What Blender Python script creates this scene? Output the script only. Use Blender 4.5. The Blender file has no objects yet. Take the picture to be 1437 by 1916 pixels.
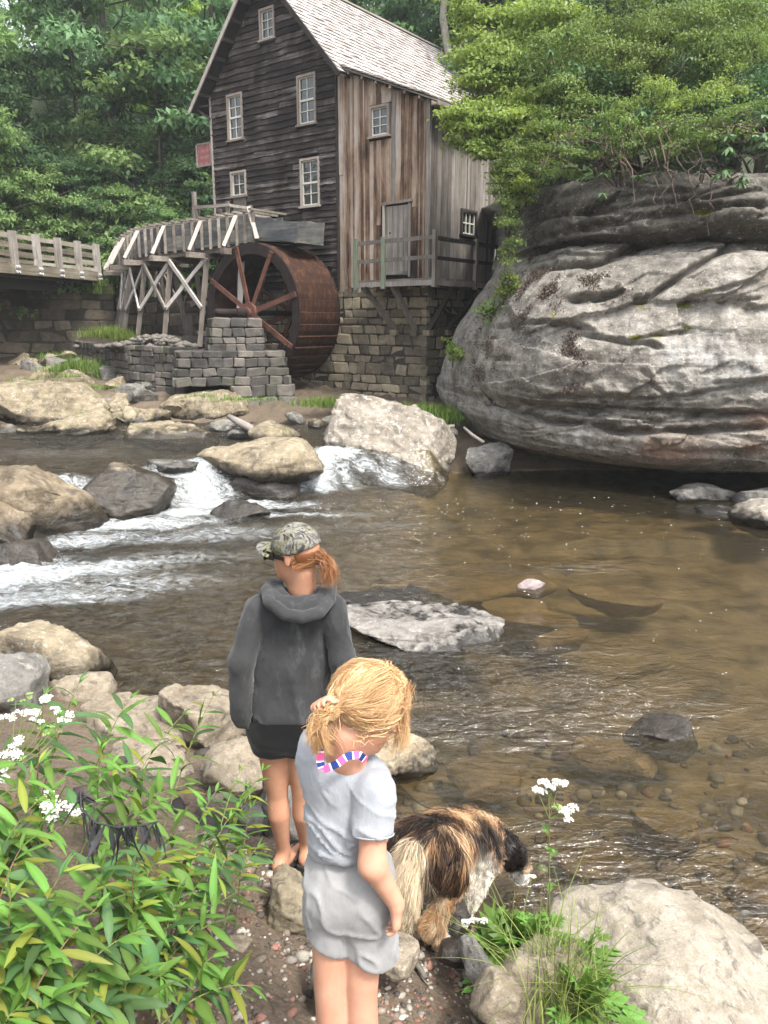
import bpy, bmesh, math, random
import numpy as np
from mathutils import Vector, Matrix, Euler

sc = bpy.context.scene
COL = sc.collection
R = math.radians
# ------------------------------------------------------------------ camera
PITCH = R(13.8); CAM = np.array([0.0, 0.0, 2.7]); FPX = 1437.0; PCX, PCY = 718.5, 958.0
cam_d = bpy.data.cameras.new('camera'); cam = bpy.data.objects.new('camera', cam_d); COL.objects.link(cam)
cam.location = CAM; cam.rotation_euler = (math.pi / 2 - PITCH, 0, 0)
cam_d.sensor_fit = 'HORIZONTAL'; cam_d.sensor_width = 36.0; cam_d.lens = 36.0
cam_d.clip_start = 0.05; cam_d.clip_end = 2000.0
sc.camera = cam
# ------------------------------------------------------------------ sky, sun, exposure (bright hazy overcast)
SUN_EL, SUN_AZ = R(58), R(140)          # azimuth from +Y, clockwise: behind the viewer, to the right
world = bpy.data.worlds.new('World'); sc.world = world; world.use_nodes = True
wn = world.node_tree; wn.nodes.clear()
sky = wn.nodes.new('ShaderNodeTexSky'); sky.sky_type = 'NISHITA'; sky.sun_disc = False
sky.sun_elevation = SUN_EL; sky.sun_rotation = SUN_AZ; sky.air_density = 1.0; sky.dust_density = 4.0; sky.ozone_density = 1.0
hsv = wn.nodes.new('ShaderNodeHueSaturation'); hsv.inputs['Saturation'].default_value = 0.32
bg = wn.nodes.new('ShaderNodeBackground'); bg.inputs['Strength'].default_value = 0.15
wo = wn.nodes.new('ShaderNodeOutputWorld')
wn.links.new(sky.outputs[0], hsv.inputs['Color']); wn.links.new(hsv.outputs[0], bg.inputs[0]); wn.links.new(bg.outputs[0], wo.inputs[0])
sun_d = bpy.data.lights.new('sun', 'SUN'); sun = bpy.data.objects.new('sun', sun_d); COL.objects.link(sun)
sun_d.energy = 1.5; sun_d.angle = R(10); sun_d.color = (1.0, 0.95, 0.87)
sd = Vector((math.sin(SUN_AZ) * math.cos(SUN_EL), math.cos(SUN_AZ) * math.cos(SUN_EL), math.sin(SUN_EL)))
sun.rotation_euler = sd.to_track_quat('Z', 'Y').to_euler(); sun.location = (20, -20, 40)
sc.view_settings.view_transform = 'Standard'; sc.view_settings.look = 'None'
sc.view_settings.gamma = 1.0; sc.view_settings.exposure = 1.85; sc.view_settings.use_curve_mapping = False
cy = sc.cycles
cy.use_denoising = True; cy.max_bounces = 6; cy.diffuse_bounces = 3; cy.glossy_bounces = 3
cy.transmission_bounces = 3; cy.transparent_max_bounces = 8; cy.caustics_reflective = False; cy.caustics_refractive = False
cy.use_adaptive_sampling = True; cy.adaptive_threshold = 0.02
# ------------------------------------------------------------------ photograph measuring helpers (pixel ray -> world point)
def ray(x, y):
    u = (x - PCX) / FPX; v = (PCY - y) / FPX
    return np.array([u, v * math.sin(PITCH) + math.cos(PITCH), v * math.cos(PITCH) - math.sin(PITCH)])
def atY(x, y, Y):
    r = ray(x, y); return CAM + r * (Y / r[1])
def atZ(x, y, z):
    r = ray(x, y); return CAM + r * ((z - CAM[2]) / r[2])
# ------------------------------------------------------------------ noise (numpy gradient noise)
_rs = np.random.RandomState(7); _perm = _rs.permutation(256); _perm = np.concatenate([_perm, _perm, _perm])
_g = _rs.normal(size=(256, 3)); _g /= np.linalg.norm(_g, axis=1)[:, None]
def pnoise(p):
    p = np.asarray(p, float); i = np.floor(p).astype(int); f = p - i; i &= 255
    u = f * f * f * (f * (f * 6 - 15) + 10); out = 0
    for dx in (0, 1):
        wx = u[:, 0] if dx else 1 - u[:, 0]
        for dy in (0, 1):
            wy = u[:, 1] if dy else 1 - u[:, 1]
            for dz in (0, 1):
                wz = u[:, 2] if dz else 1 - u[:, 2]
                h = _perm[_perm[_perm[(i[:, 0] + dx) & 255] + ((i[:, 1] + dy) & 255)] + ((i[:, 2] + dz) & 255)]
                out = out + wx * wy * wz * np.einsum('ij,ij->i', _g[h], f - np.array([dx, dy, dz]))
    return out * 1.5
def fbm(p, o=4, gain=0.5, lac=2.03):
    p = np.asarray(p, float); a = 1.0; s = 0; t = 0
    for k in range(o):
        s = s + a * pnoise(p + 17.3 * k); t += a; p = p * lac; a *= gain
    return s / t
def smooth(a, b, x):
    t = np.clip((np.asarray(x, float) - a) / (b - a), 0, 1); return t * t * (3 - 2 * t)
def interp(x, xs, ys): return np.interp(x, xs, ys)
# ------------------------------------------------------------------ objects
def link(o, parent=None):
    COL.objects.link(o)
    if parent is not None: o.parent = parent
    return o
def tag(o, label=None, cat=None, group=None, kind=None):
    if label: o['label'] = label
    if cat: o['category'] = cat
    if group: o['group'] = group
    if kind: o['kind'] = kind
    return o
def empty(name, loc=(0, 0, 0), rz=0.0, label=None, cat=None, group=None):
    o = bpy.data.objects.new(name, None); o.empty_display_size = 0.2
    o.location = loc; o.rotation_euler = (0, 0, rz); link(o); return tag(o, label, cat, group)
def mesh(name, v, f, m=None, smooth_=False, attrs=None):
    me = bpy.data.meshes.new(name)
    v = np.asarray(v, np.float32)
    if isinstance(f, np.ndarray) and f.ndim == 2:
        n, k = f.shape
        me.vertices.add(len(v)); me.vertices.foreach_set('co', v.ravel())
        me.loops.add(n * k); me.polygons.add(n)
        me.loops.foreach_set('vertex_index', f.astype(np.int32).ravel())
        me.polygons.foreach_set('loop_start', np.arange(0, n * k, k, dtype=np.int32))
        me.update(calc_edges=True); me.validate()
    else:
        me.from_pydata([tuple(map(float, q)) for q in v], [], [tuple(map(int, q)) for q in f]); me.update()
    if smooth_: me.polygons.foreach_set('use_smooth', np.ones(len(me.polygons), bool))
    if attrs:
        for an, av in attrs.items():
            av = np.asarray(av, np.float32)
            if av.ndim == 1:
                a = me.attributes.new(an, 'FLOAT', 'POINT'); a.data.foreach_set('value', av)
            else:
                if av.shape[1] == 3: av = np.concatenate([av, np.ones((len(av), 1), np.float32)], 1)
                a = me.attributes.new(an, 'FLOAT_COLOR', 'POINT'); a.data.foreach_set('color', av.ravel())
    if m: me.materials.append(m)
    return me
def obj(name, me, parent=None, loc=None, rot=None, scale=None):
    o = bpy.data.objects.new(name, me)
    if loc is not None: o.location = loc
    if rot is not None: o.rotation_euler = rot
    if scale is not None: o.scale = scale
    return link(o, parent)
def copy_of(o, parent=None):
    c = o.copy(); link(c, parent); 
    for ch in list(o.children): copy_of(ch, c)
    return c
class MB:
    """collects shapes into one mesh"""
    def __init__(s): s.v = []; s.f = []; s.n = 0
    def add(s, v, f):
        s.v.extend([tuple(q) for q in v]); s.f.extend([tuple(i + s.n for i in q) for q in f]); s.n += len(v)
    def box(s, a, b, bev=0):
        x0, y0, z0 = a; x1, y1, z1 = b
        s.add([(x0,y0,z0),(x1,y0,z0),(x1,y1,z0),(x0,y1,z0),(x0,y0,z1),(x1,y0,z1),(x1,y1,z1),(x0,y1,z1)],
              [(0,3,2,1),(4,5,6,7),(0,1,5,4),(1,2,6,5),(2,3,7,6),(3,0,4,7)])
    def beam(s, p, q, w, h, up=(0,0,1)):
        p = Vector(p); q = Vector(q); d = (q - p).normalized(); u = Vector(up)
        r = d.cross(u)
        if r.length < 1e-4: r = d.cross(Vector((1,0,0)))
        r.normalize(); u = r.cross(d)
        r *= w / 2; u *= h / 2
        s.add([p-r-u, p+r-u, p+r+u, p-r+u, q-r-u, q+r-u, q+r+u, q-r+u],
              [(0,3,2,1),(4,5,6,7),(0,1,5,4),(1,2,6,5),(2,3,7,6),(3,0,4,7)])
    def tube(s, pts, rad, n=8, cap=True):
        pts = [Vector(p) for p in pts]; m = len(pts)
        if not hasattr(rad, '__len__'): rad = [rad] * m
        base = None; rings = []
        for i, p in enumerate(pts):
            d = (pts[min(i+1, m-1)] - pts[max(i-1, 0)]).normalized()
            if base is None:
                base = d.orthogonal().normalized()
            base = (base - d * base.dot(d)).normalized(); c = d.cross(base)
            rings.append([p + (base * math.cos(2*math.pi*k/n) + c * math.sin(2*math.pi*k/n)) * rad[i] for k in range(n)])
        v = [q for r_ in rings for q in r_]; f = []
        for i in range(m - 1):
            for k in range(n):
                f.append((i*n+k, i*n+(k+1) % n, (i+1)*n+(k+1) % n, (i+1)*n+k))
        if cap: f.append(tuple(reversed(range(n)))); f.append(tuple((m-1)*n+k for k in range(n)))
        s.add(v, f)
    def build(s, name, m=None, parent=None, sm=False):
        return obj(name, mesh(name, s.v, s.f, m, sm), parent)
def grid_faces(nu, nv, wrap=False):
    i = np.arange(nu - 1)[:, None]; j = np.arange(nv if wrap else nv - 1)[None, :]
    a = i * nv + j; b = i * nv + (j + 1) % nv; c = (i + 1) * nv + (j + 1) % nv; d = (i + 1) * nv + j
    return np.stack([a, b, c, d], -1).reshape(-1, 4)
# ------------------------------------------------------------------ signed-distance modelling
def smin(a, b, k):
    h = np.clip(0.5 + 0.5 * (b - a) / k, 0, 1); return b * (1 - h) + a * h - k * h * (1 - h)
def smax(a, b, k): return -smin(-a, -b, k)
def cone(p, a, b, ra, rb):
    a = np.asarray(a, float); b = np.asarray(b, float); d = b - a; L = d @ d
    t = np.clip(((p - a) @ d) / max(L, 1e-9), 0, 1)
    return np.linalg.norm(p - a - t[:, None] * d, axis=1) - (ra + (rb - ra) * t)
def ell(p, c, r, rot=None):
    q = p - np.asarray(c, float)
    if rot is not None: q = q @ np.array(rot)      # rows of q times rotation = inverse rotation for R^T
    r = np.asarray(r, float); k0 = np.linalg.norm(q / r, axis=1); k1 = np.linalg.norm(q / (r * r), axis=1)
    return k0 * (k0 - 1) / np.maximum(k1, 1e-6)
def eul(x, y, z): return np.array(Euler((R(x), R(y), R(z))).to_matrix())
def surfnet(fn, lo, hi, h):
    lo = np.asarray(lo, float); hi = np.asarray(hi, float)
    n = np.ceil((hi - lo) / h).astype(int) + 1
    ax = [lo[i] + h * np.arange(n[i]) for i in range(3)]
    K_ = 4; cb = [np.arange(0, n[i], K_) for i in range(3)]                      # coarse blocks first, then only those near the surface
    cc = np.stack(np.meshgrid(*[lo[i] + h * (cb[i] + (K_ - 1) / 2) for i in range(3)], indexing='ij'), -1)
    cd = fn(cc.reshape(-1, 3)).reshape(cc.shape[:3]); near = np.abs(cd) < h * K_ * 1.6
    D = np.repeat(np.repeat(np.repeat(cd, K_, 0), K_, 1), K_, 2)[:n[0], :n[1], :n[2]].copy()
    mk = np.repeat(np.repeat(np.repeat(near, K_, 0), K_, 1), K_, 2)[:n[0], :n[1], :n[2]]
    I3 = np.stack(np.nonzero(mk), -1); D[mk] = fn(lo + h * I3)
    S = D < 0; cnt = np.zeros(n - 1); pos = np.zeros(tuple(n - 1) + (3,))
    cor = [(i, j, k) for i in (0, 1) for j in (0, 1) for k in (0, 1)]
    def sub(A, c): return A[c[0]:n[0]-1+c[0], c[1]:n[1]-1+c[1], c[2]:n[2]-1+c[2]]
    for c in cor:
        for a in range(3):
            if c[a]: continue
            e = list(c); e[a] = 1
            d0 = sub(D, c); d1 = sub(D, e); x = (d0 < 0) != (d1 < 0)
            t = np.where(x, d0 / np.where(x, d0 - d1, 1), 0)
            cnt += x
            for b in range(3): pos[..., b] += np.where(x, c[b] + (t if b == a else 0), 0)
    act = cnt > 0; idx = -np.ones(n - 1, int); idx[act] = np.arange(act.sum())
    cell = np.stack(np.nonzero(act), -1); V = lo + h * (cell + pos[act] / cnt[act][:, None]); F = []
    for a in range(3):
        b, c = (a + 1) % 3, (a + 2) % 3
        s0 = [slice(None)] * 3; s1 = [slice(None)] * 3; s0[a] = slice(0, -1); s1[a] = slice(1, None)
        x = S[tuple(s0)] != S[tuple(s1)]; I = np.stack(np.nonzero(x), -1)
        ok = (I[:, b] > 0) & (I[:, c] > 0) & (I[:, b] < n[b] - 1) & (I[:, c] < n[c] - 1); I = I[ok]
        def cid(db, dc):
            J = I.copy(); J[:, b] -= db; J[:, c] -= dc; return idx[J[:, 0], J[:, 1], J[:, 2]]
        q = np.stack([cid(1, 1), cid(0, 1), cid(0, 0), cid(1, 0)], -1)
        fl = S[tuple(s0)][x][ok]; q[~fl] = q[~fl][:, ::-1]; F.append(q)
    return V, np.concatenate(F)
def relax(V, F, it=2, lam=0.5):
    e = np.concatenate([F[:, [0, 1]], F[:, [1, 2]], F[:, [2, 3]], F[:, [3, 0]]]) if F.shape[1] == 4 else np.concatenate([F[:, [0, 1]], F[:, [1, 2]], F[:, [2, 0]]])
    for _ in range(it):
        s = np.zeros_like(V); c = np.zeros(len(V))
        np.add.at(s, e[:, 0], V[e[:, 1]]); np.add.at(c, e[:, 0], 1)
        np.add.at(s, e[:, 1], V[e[:, 0]]); np.add.at(c, e[:, 1], 1)
        V = V + lam * (s / np.maximum(c, 1)[:, None] - V)
    return V
def vnormals(V, F):
    n = np.zeros_like(V)
    fn = np.cross(V[F[:, 2]] - V[F[:, 0]], V[F[:, 3 if F.shape[1] == 4 else 1]] - V[F[:, 1 if F.shape[1] == 4 else 0]])
    for k in range(F.shape[1]): np.add.at(n, F[:, k], fn)
    return n / np.maximum(np.linalg.norm(n, axis=1), 1e-9)[:, None]
# ------------------------------------------------------------------ materials
class Mat:
    def __init__(s, name):
        s.m = bpy.data.materials.new(name); s.m.use_nodes = True; s.t = s.m.node_tree
        s.N = s.t.nodes; s.N.clear(); s.out = s.N.new('ShaderNodeOutputMaterial')
        s.b = s.N.new('ShaderNodeBsdfPrincipled'); s.t.links.new(s.b.outputs[0], s.out.inputs[0])
    def L(s, a, b):
        if isinstance(a, (int, float)): b.default_value = a
        elif isinstance(a, tuple): b.default_value = a if len(a) == 4 or b.type == 'VECTOR' else a + (1,)
        else: s.t.links.new(a, b)
    def pos(s): return s.N.new('ShaderNodeNewGeometry').outputs['Position']
    def normal_z(s):
        x = s.N.new('ShaderNodeSeparateXYZ'); s.L(s.N.new('ShaderNodeNewGeometry').outputs['Normal'], x.inputs[0]); return x.outputs[2]
    def obco(s): return s.N.new('ShaderNodeTexCoord').outputs['Object']
    def rnd(s): return s.N.new('ShaderNodeObjectInfo').outputs['Random']
    def attr(s, n, col=False):
        a = s.N.new('ShaderNodeAttribute'); a.attribute_name = n; return a.outputs['Color' if col else 'Fac']
    def sep(s, v):
        x = s.N.new('ShaderNodeSeparateXYZ'); s.L(v, x.inputs[0]); return x.outputs
    def map(s, v, scale=(1,1,1), rot=(0,0,0), loc=(0,0,0)):
        n = s.N.new('ShaderNodeMapping'); s.L(v, n.inputs[0]); n.inputs['Scale'].default_value = scale
        n.inputs['Rotation'].default_value = rot
        s.L(loc, n.inputs['Location']); return n.outputs[0]
    def noise(s, v, scale, detail=4, rough=0.55, dist=0.0, col=False):
        n = s.N.new('ShaderNodeTexNoise'); s.L(v, n.inputs['Vector']); n.inputs['Scale'].default_value = scale
        n.inputs['Detail'].default_value = detail; n.inputs['Roughness'].default_value = rough; n.inputs['Distortion'].default_value = dist
        return n.outputs[1 if col else 0]
    def voro(s, v, scale, feat='F1', out=0, rand=1.0):
        n = s.N.new('ShaderNodeTexVoronoi'); n.feature = feat; s.L(v, n.inputs['Vector']); n.inputs['Scale'].default_value = scale
        n.inputs['Randomness'].default_value = rand; return n.outputs[out]
    def wave(s, v, scale, dist=2, detail=2, dirn='X'):
        n = s.N.new('ShaderNodeTexWave'); s.L(v, n.inputs['Vector']); n.inputs['Scale'].default_value = scale
        n.inputs['Distortion'].default_value = dist; n.inputs['Detail'].default_value = detail; n.bands_direction = dirn; return n.outputs[1]
    def math(s, op, a, b=0.0, clamp=False):
        n = s.N.new('ShaderNodeMath'); n.operation = op; s.L(a, n.inputs[0]); s.L(b, n.inputs[1]); n.use_clamp = clamp; return n.outputs[0]
    def vmath(s, op, a, b):
        n = s.N.new('ShaderNodeVectorMath'); n.operation = op; s.L(a, n.inputs[0])
        if op == 'SCALE': s.L(b, n.inputs['Scale'])
        else: s.L(b, n.inputs[1])
        return n.outputs[0]
    def ramp(s, f, stops, interp_='LINEAR'):
        n = s.N.new('ShaderNodeValToRGB'); n.color_ramp.interpolation = interp_; e = n.color_ramp.elements
        while len(e) < len(stops): e.new(0.5)
        for k, (p, c) in enumerate(stops):
            e[k].position = p; e[k].color = (c, c, c, 1) if isinstance(c, (int, float)) else tuple(c) + (1,)
        s.L(f, n.inputs[0]); return n.outputs[0]
    def mix(s, f, a, b, mode='MIX'):
        n = s.N.new('ShaderNodeMix'); n.data_type = 'RGBA'; n.blend_type = mode
        s.L(f, n.inputs[0]); s.L(a, n.inputs[6]); s.L(b, n.inputs[7]); return n.outputs[2]
    def bump(s, h, dist=0.02, strength=1.0, normal=None):
        n = s.N.new('ShaderNodeBump'); n.inputs['Strength'].default_value = strength; n.inputs['Distance'].default_value = dist
        s.L(h, n.inputs['Height'])
        if normal is not None: s.L(normal, n.inputs['Normal'])
        return n.outputs[0]
    def done(s, color, rough=0.8, normal=None, spec=0.3, **kw):
        s.L(color, s.b.inputs['Base Color']); s.L(rough, s.b.inputs['Roughness']); s.b.inputs['Specular IOR Level'].default_value = spec
        if normal is not None: s.L(normal, s.b.inputs['Normal'])
        for k, v in kw.items(): s.L(v, s.b.inputs[k.replace('_', ' ')])
        return s.m
def plain(name, c, rough=0.7, spec=0.3, var=0.15, scale=20):
    m = Mat(name); n = m.noise(m.pos(), scale, 5)
    c0 = tuple(x * (1 - var) for x in c); c1 = tuple(min(1, x * (1 + var)) for x in c)
    return m.done(m.ramp(n, [(0.3, c0), (0.7, c1)]), rough, m.bump(n, 0.004, 0.5), spec)
def leafmat(name, c, c2, trans=0.35, var=0.25, tint=None):
    """leaf: diffuse + translucent, colour varies by leaf attribute 'v' and by object"""
    m = Mat(name); a = m.attr('v'); col = m.ramp(a, [(0.0, c), (1.0, c2)])
    r = m.rnd(); h = m.N.new('ShaderNodeHueSaturation')
    m.L(m.math('ADD', m.math('MULTIPLY', r, 0.03), 0.485), h.inputs['Hue'])
    m.L(m.math('ADD', m.math('MULTIPLY', r, var), 1 - var / 2), h.inputs['Value']); m.L(col, h.inputs['Color'])
    col = h.outputs[0]
    m.done(col, 0.55, None, 0.25)
    tr = m.N.new('ShaderNodeBsdfTranslucent'); hh = m.N.new('ShaderNodeHueSaturation'); m.L(col, hh.inputs['Color'])
    hh.inputs['Saturation'].default_value = 1.15; hh.inputs['Value'].default_value = 1.3; hh.inputs['Hue'].default_value = 0.49
    m.L(hh.outputs[0], tr.inputs[0])
    mx = m.N.new('ShaderNodeMixShader'); mx.inputs[0].default_value = trans
    m.L(m.b.outputs[0], mx.inputs[1]); m.L(tr.outputs[0], mx.inputs[2]); m.t.links.new(mx.outputs[0], m.out.inputs[0])
    return m.m
# ------------------------------------------------------------------ ground and water
def y_wl(x): return interp(x, [-12,-8,-4,-2,-1,-.4,.2,.5,.9,1.3,2,3,6,12], [8.5,8.0,6.4,5.35,4.7,4.0,3.25,2.95,2.8,2.7,2.5,2.1,1.0,-2])
def y_fall(x): return interp(x, [-14,-9,-5.5,-4.6,-3.6,-2.7,-1.8,-1,0,1.5], [8.6,9.6,10.3,10.7,11.4,11.9,12.3,12.7,13.0,13.3])
def ground_z(x, y):
    x = np.asarray(x, float); y = np.asarray(y, float)
    P3 = np.stack([x, y, x * 0], -1).reshape(-1, 3)
    n1 = fbm(P3 * 0.5, 4).reshape(x.shape); n2 = fbm(P3 * 2.6 + 9, 4).reshape(x.shape)
    t = y_wl(x) - y + 0.25 * n1
    near = interp(t, [-3,-1.2,-.5,0,.3,.6,1,1.6,2.2,3.2,5,12], [-.5,-.32,-.16,-.02,.07,.14,.25,.44,.66,1.0,1.2,1.8])
    up = smooth(-0.35, 0.4, y - y_fall(x))
    shore = interp(y + 0.8 * n1, [0,13.5,15.5,17,19,22,26,30], [.22,.22,.3,.62,.95,1.35,1.65,2.4])
    rb = smooth(-1.4, -0.3, x); bank = interp(y, [12,13.6,15,16,19,23], [-.3,-.2,.4,.75,.95,1.2])
    upz = shore * (1 - rb) + bank * rb
    z = near * (1 - up) + upz * up
    zr = interp(y, [11,13.5,15.5,16.8,18,30], [-.3,-.4,.6,3.9,4.3,6]); wr = smooth(1.6, 3.2, x - 0.25 * np.maximum(y - 17, 0))
    z = z * (1 - wr) + np.where(y > 10.5, np.maximum(z * 0 + zr, -0.6), z) * wr
    hill = np.maximum(0, y - 27 - 0.06 * x) * 0.5; hill = hill + np.maximum(0, -x - 13) * 0.35
    hill = 26 * np.tanh(hill / 26)
    z = z + hill * (1 + 0.2 * n1)
    z = z + n2 * interp(np.hypot(x, y), [0, 4, 12, 40], [.035, .05, .12, .4]) + n1 * .05
    return z
def axis(segs):
    o = []
    for a, b, n in segs: o.append(np.linspace(a, b, n, endpoint=False))
    return np.concatenate(o + [[segs[-1][1]]])
gx = axis([(-400,-80,8),(-80,-20,24),(-20,-5,40),(-5,-2.2,45),(-2.2,2.4,115),(2.4,6,45),(6,20,40),(20,80,20),(80,400,8)])
gy = axis([(-60,-4,12),(-4,0.6,24),(0.6,5.2,115),(5.2,20,130),(20,40,50),(40,90,25),(90,600,12)])
GX, GY = np.meshgrid(gx, gy, indexing='ij'); GZ = ground_z(GX, GY)
m = Mat('ground_soil'); p = m.pos(); n = m.noise(p, 3.0, 6, 0.6); n2 = m.noise(p, 45.0, 4, 0.6); v = m.voro(p, 60, out=1)
soil = m.ramp(n, [(0.3, (0.058, 0.04, 0.027)), (0.55, (0.105, 0.075, 0.048)), (0.75, (0.15, 0.115, 0.08))])
soil = m.mix(0.35, soil, m.ramp(n2, [(0.35, (0.04, 0.03, 0.022)), (0.65, (0.2, 0.165, 0.125))]))
g_ = m.ramp(m.sep(p)[1], [(0.0, 0.0), (1.0, 0.0)])
zz = m.sep(p)[2]
under = m.math('MULTIPLY', m.math('LESS_THAN', zz, 0.02), 0.75)
bedc = m.ramp(m.noise(p, 2.2, 5, 0.6, 0.4), [(0.34, (0.04, 0.033, 0.02)), (0.48, (0.15, 0.115, 0.066)), (0.68, (0.27, 0.205, 0.125))])
soil = m.mix(under, soil, bedc)
far = m.ramp(m.math('MULTIPLY', m.sep(p)[1], 0.02), [(0.5, 0.0), (0.62, 1.0)])
soil = m.mix(far, soil, m.ramp(n, [(0.3, (0.012, 0.018, 0.008)), (0.7, (0.035, 0.05, 0.018))]))
wet = m.ramp(zz, [(0.06, 0.35), (0.2, 0.85)])
M_GROUND = m.done(soil, wet, m.bump(m.math('ADD', n2, m.math('MULTIPLY', n, 2.0)), 0.012, 0.9), 0.35)
o = obj('ground', mesh('ground', np.stack([GX, GY, GZ], -1).reshape(-1, 3), grid_faces(len(gx), len(gy))[:, ::-1], M_GROUND, True))
tag(o, kind='structure')
# water: lower pool at z = 0, upper pool at z = 0.56, falling between the boulders
wx = axis([(-16,-6,70),(-6,4,250),(4,14,110)]); wy = axis([(1.6,6,130),(6,13.5,170),(13.5,20,50)])
WX, WY = np.meshgrid(wx, wy, indexing='ij'); P3 = np.stack([WX, WY, WX * 0], -1).reshape(-1, 3)
dy = WY - y_fall(WX); lip = 0.25 * fbm(P3 * np.array([1.7, 1.7, 1]), 3).reshape(WX.shape)
U = smooth(-0.32, 0.3, dy + lip) * (1 - smooth(0.7, 1.3, WX))
foam = np.zeros_like(WX)
def blob(px, py, rx, ry, a, ang=0.0, z=0.0):
    c = atZ(px, py, z); dx = WX - c[0]; dyy = WY - c[1]; ca, sa = math.cos(ang), math.sin(ang)
    u = (dx * ca + dyy * sa) / rx; w = (-dx * sa + dyy * ca) / ry
    return a * np.exp(-(u * u + w * w))
for b in [(330,962,1.0,.30,1.15,.1),(430,948,1.2,.28,1.2,.0),(240,985,1.2,.35,1.05,.2),(540,965,1.2,.16,.7,0),(150,1015,.9,.35,.8,.3),(630,903,.45,.28,1.25,-.2),(680,908,.5,.10,.7,-.1),
          (25,1085,.8,.42,1.15,.3),(110,1075,1.1,.3,.9,.25),(215,1058,1.0,.22,.75,.2),(60,1125,1.3,.3,.7,.2),(-60,1080,1.2,.8,1.0,0),(330,1010,1.4,.3,.5,.2),
          (740,985,1.5,.3,.25,0),(180,1100,1.6,.5,.5,.2),(420,1000,1.8,.5,.42,.1),(300,1050,1.6,.4,.4,.15)]:
    foam = np.maximum(foam, blob(*b))
for b in [(370,890,.55,.5,1.0,0,.4),(200,905,.8,.7,.35,0,.56),(120,850,2,.7,.25,0,.56),(350,800,1.6,.8,.22,0,.56),(600,880,.3,.5,1.2,0,.3),(185,950,.3,.5,1.0,0,.2),(20,1050,.5,.4,1.0,0,.1)]:
    foam = np.maximum(foam, blob(*b))
steep = np.exp(-((dy + lip + 0.0) / 0.33) ** 2) * (1 - smooth(0.2, .8, WX)) * smooth(-0.25, .35, fbm(P3 * 1.1 + 31, 3).reshape(WX.shape) + 0.12)
foam = np.clip(np.maximum(foam, steep * 0.85), 0, 1.2)
q = P3 * np.array([1.0, 1.5, 1]); warp = fbm(q * 0.8 + 3, 2)[:, None] * 0.6
w1 = fbm((q + warp) * 2.3, 4).reshape(WX.shape); w2 = (1 - np.abs(fbm((q + warp) * np.array([3.1, 4.2, 1]) + 40, 3)) * 2).reshape(WX.shape)
amp = 0.012 + 0.05 * np.clip(foam, 0, 1) + 0.040 * smooth(-9.5, -3, dy) * smooth(1.5, -1.5, WX) + 0.030 * blob(900, 1250, 1.4, 1.0, 1.0, -.2)
WZ = 0.56 * U + amp * (w1 * 1.1 + w2 * 0.45) + 0.05 * np.clip(foam, 0, 1) * fbm(P3 * 7, 3).reshape(WX.shape)
ripple = np.clip(.10 + 2.0 * smooth(1.2, -1.2, WX) * smooth(4.0, 5.4, WY) + blob(860, 1270, 1.3, .8, 1.1, -.2) + blob(1010, 1290, .9, .35, .7, -.3) + blob(1000, 1600, .7, .45, .5) + blob(1350, 1680, .5, .35, .5) + blob(1080, 1060, .9, .25, .6, .2) + .06*smooth(10.5, 12, WY) + .22 * fbm(P3*.9 + 60, 3).reshape(WX.shape), .04, 2.2)
m = Mat('river_water'); p = m.pos()
flow = m.map(p, (1.0, 1.9, 1.0), (0, 0, 0.12))
nb = m.noise(flow, 3.6, 4, 0.55, 1.4); nb2 = m.noise(flow, 15.0, 3, 0.6, 0.6)
rp_ = m.attr('ripple'); nrm = m.bump(m.math('MULTIPLY', m.math('ADD', nb, m.math('MULTIPLY', nb2, 0.22)), rp_), 0.13, 1.0)
fm = m.attr('foam'); fn = m.noise(m.map(p, (0.75, 2.3, 1.2), (0, 0, .15)), 6.0, 7, 0.7, 1.9); fn2 = m.noise(p, 34.0, 3, 0.6)
fmask = m.ramp(m.math('MULTIPLY', m.math('ADD', m.math('MULTIPLY', fm, 0.48), m.math('ADD', m.math('MULTIPLY', fn, 1.35), m.math('MULTIPLY', fn2, 0.35))), .5), [(.47, 0.0), (.57, .38), (.71, .92)])
fmask = m.math('MULTIPLY', fmask, m.ramp(fm, [(.10, 0.0), (.42, 1.0)]))
m.done((0.10, 0.082, 0.048), 0.6, nrm, 0.0)
tr = m.N.new('ShaderNodeBsdfTransparent'); m.L((0.87, 0.82, 0.66, 1), tr.inputs[0])
body = m.N.new('ShaderNodeMixShader'); body.inputs[0].default_value = 0.16; m.L(tr.outputs[0], body.inputs[1]); m.L(m.b.outputs[0], body.inputs[2])
gl = m.N.new('ShaderNodeBsdfGlossy'); gl.inputs['Roughness'].default_value = 0.06; m.L(nrm, gl.inputs['Normal'])
fr = m.N.new('ShaderNodeFresnel'); fr.inputs['IOR'].default_value = 1.62; m.L(nrm, fr.inputs['Normal'])
sur = m.N.new('ShaderNodeMixShader'); m.L(fr.outputs[0], sur.inputs[0]); m.L(body.outputs[0], sur.inputs[1]); m.L(gl.outputs[0], sur.inputs[2])
fb = m.N.new('ShaderNodeBsdfDiffuse'); m.L((0.50, 0.53, 0.54, 1), fb.inputs[0]); m.L(m.bump(fn, 0.08, 0.8), fb.inputs['Normal'])
ms = m.N.new('ShaderNodeMixShader'); m.L(fmask, ms.inputs[0]); m.L(sur.outputs[0], ms.inputs[1]); m.L(fb.outputs[0], ms.inputs[2])
m.t.links.new(ms.outputs[0], m.out.inputs[0]); M_WATER = m.m
o = obj('water', mesh('water', np.stack([WX, WY, WZ], -1).reshape(-1, 3), grid_faces(len(wx), len(wy))[:, ::-1], M_WATER, True, {'foam': foam.ravel(), 'ripple': ripple.ravel()}))
tag(o, kind='structure')
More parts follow.
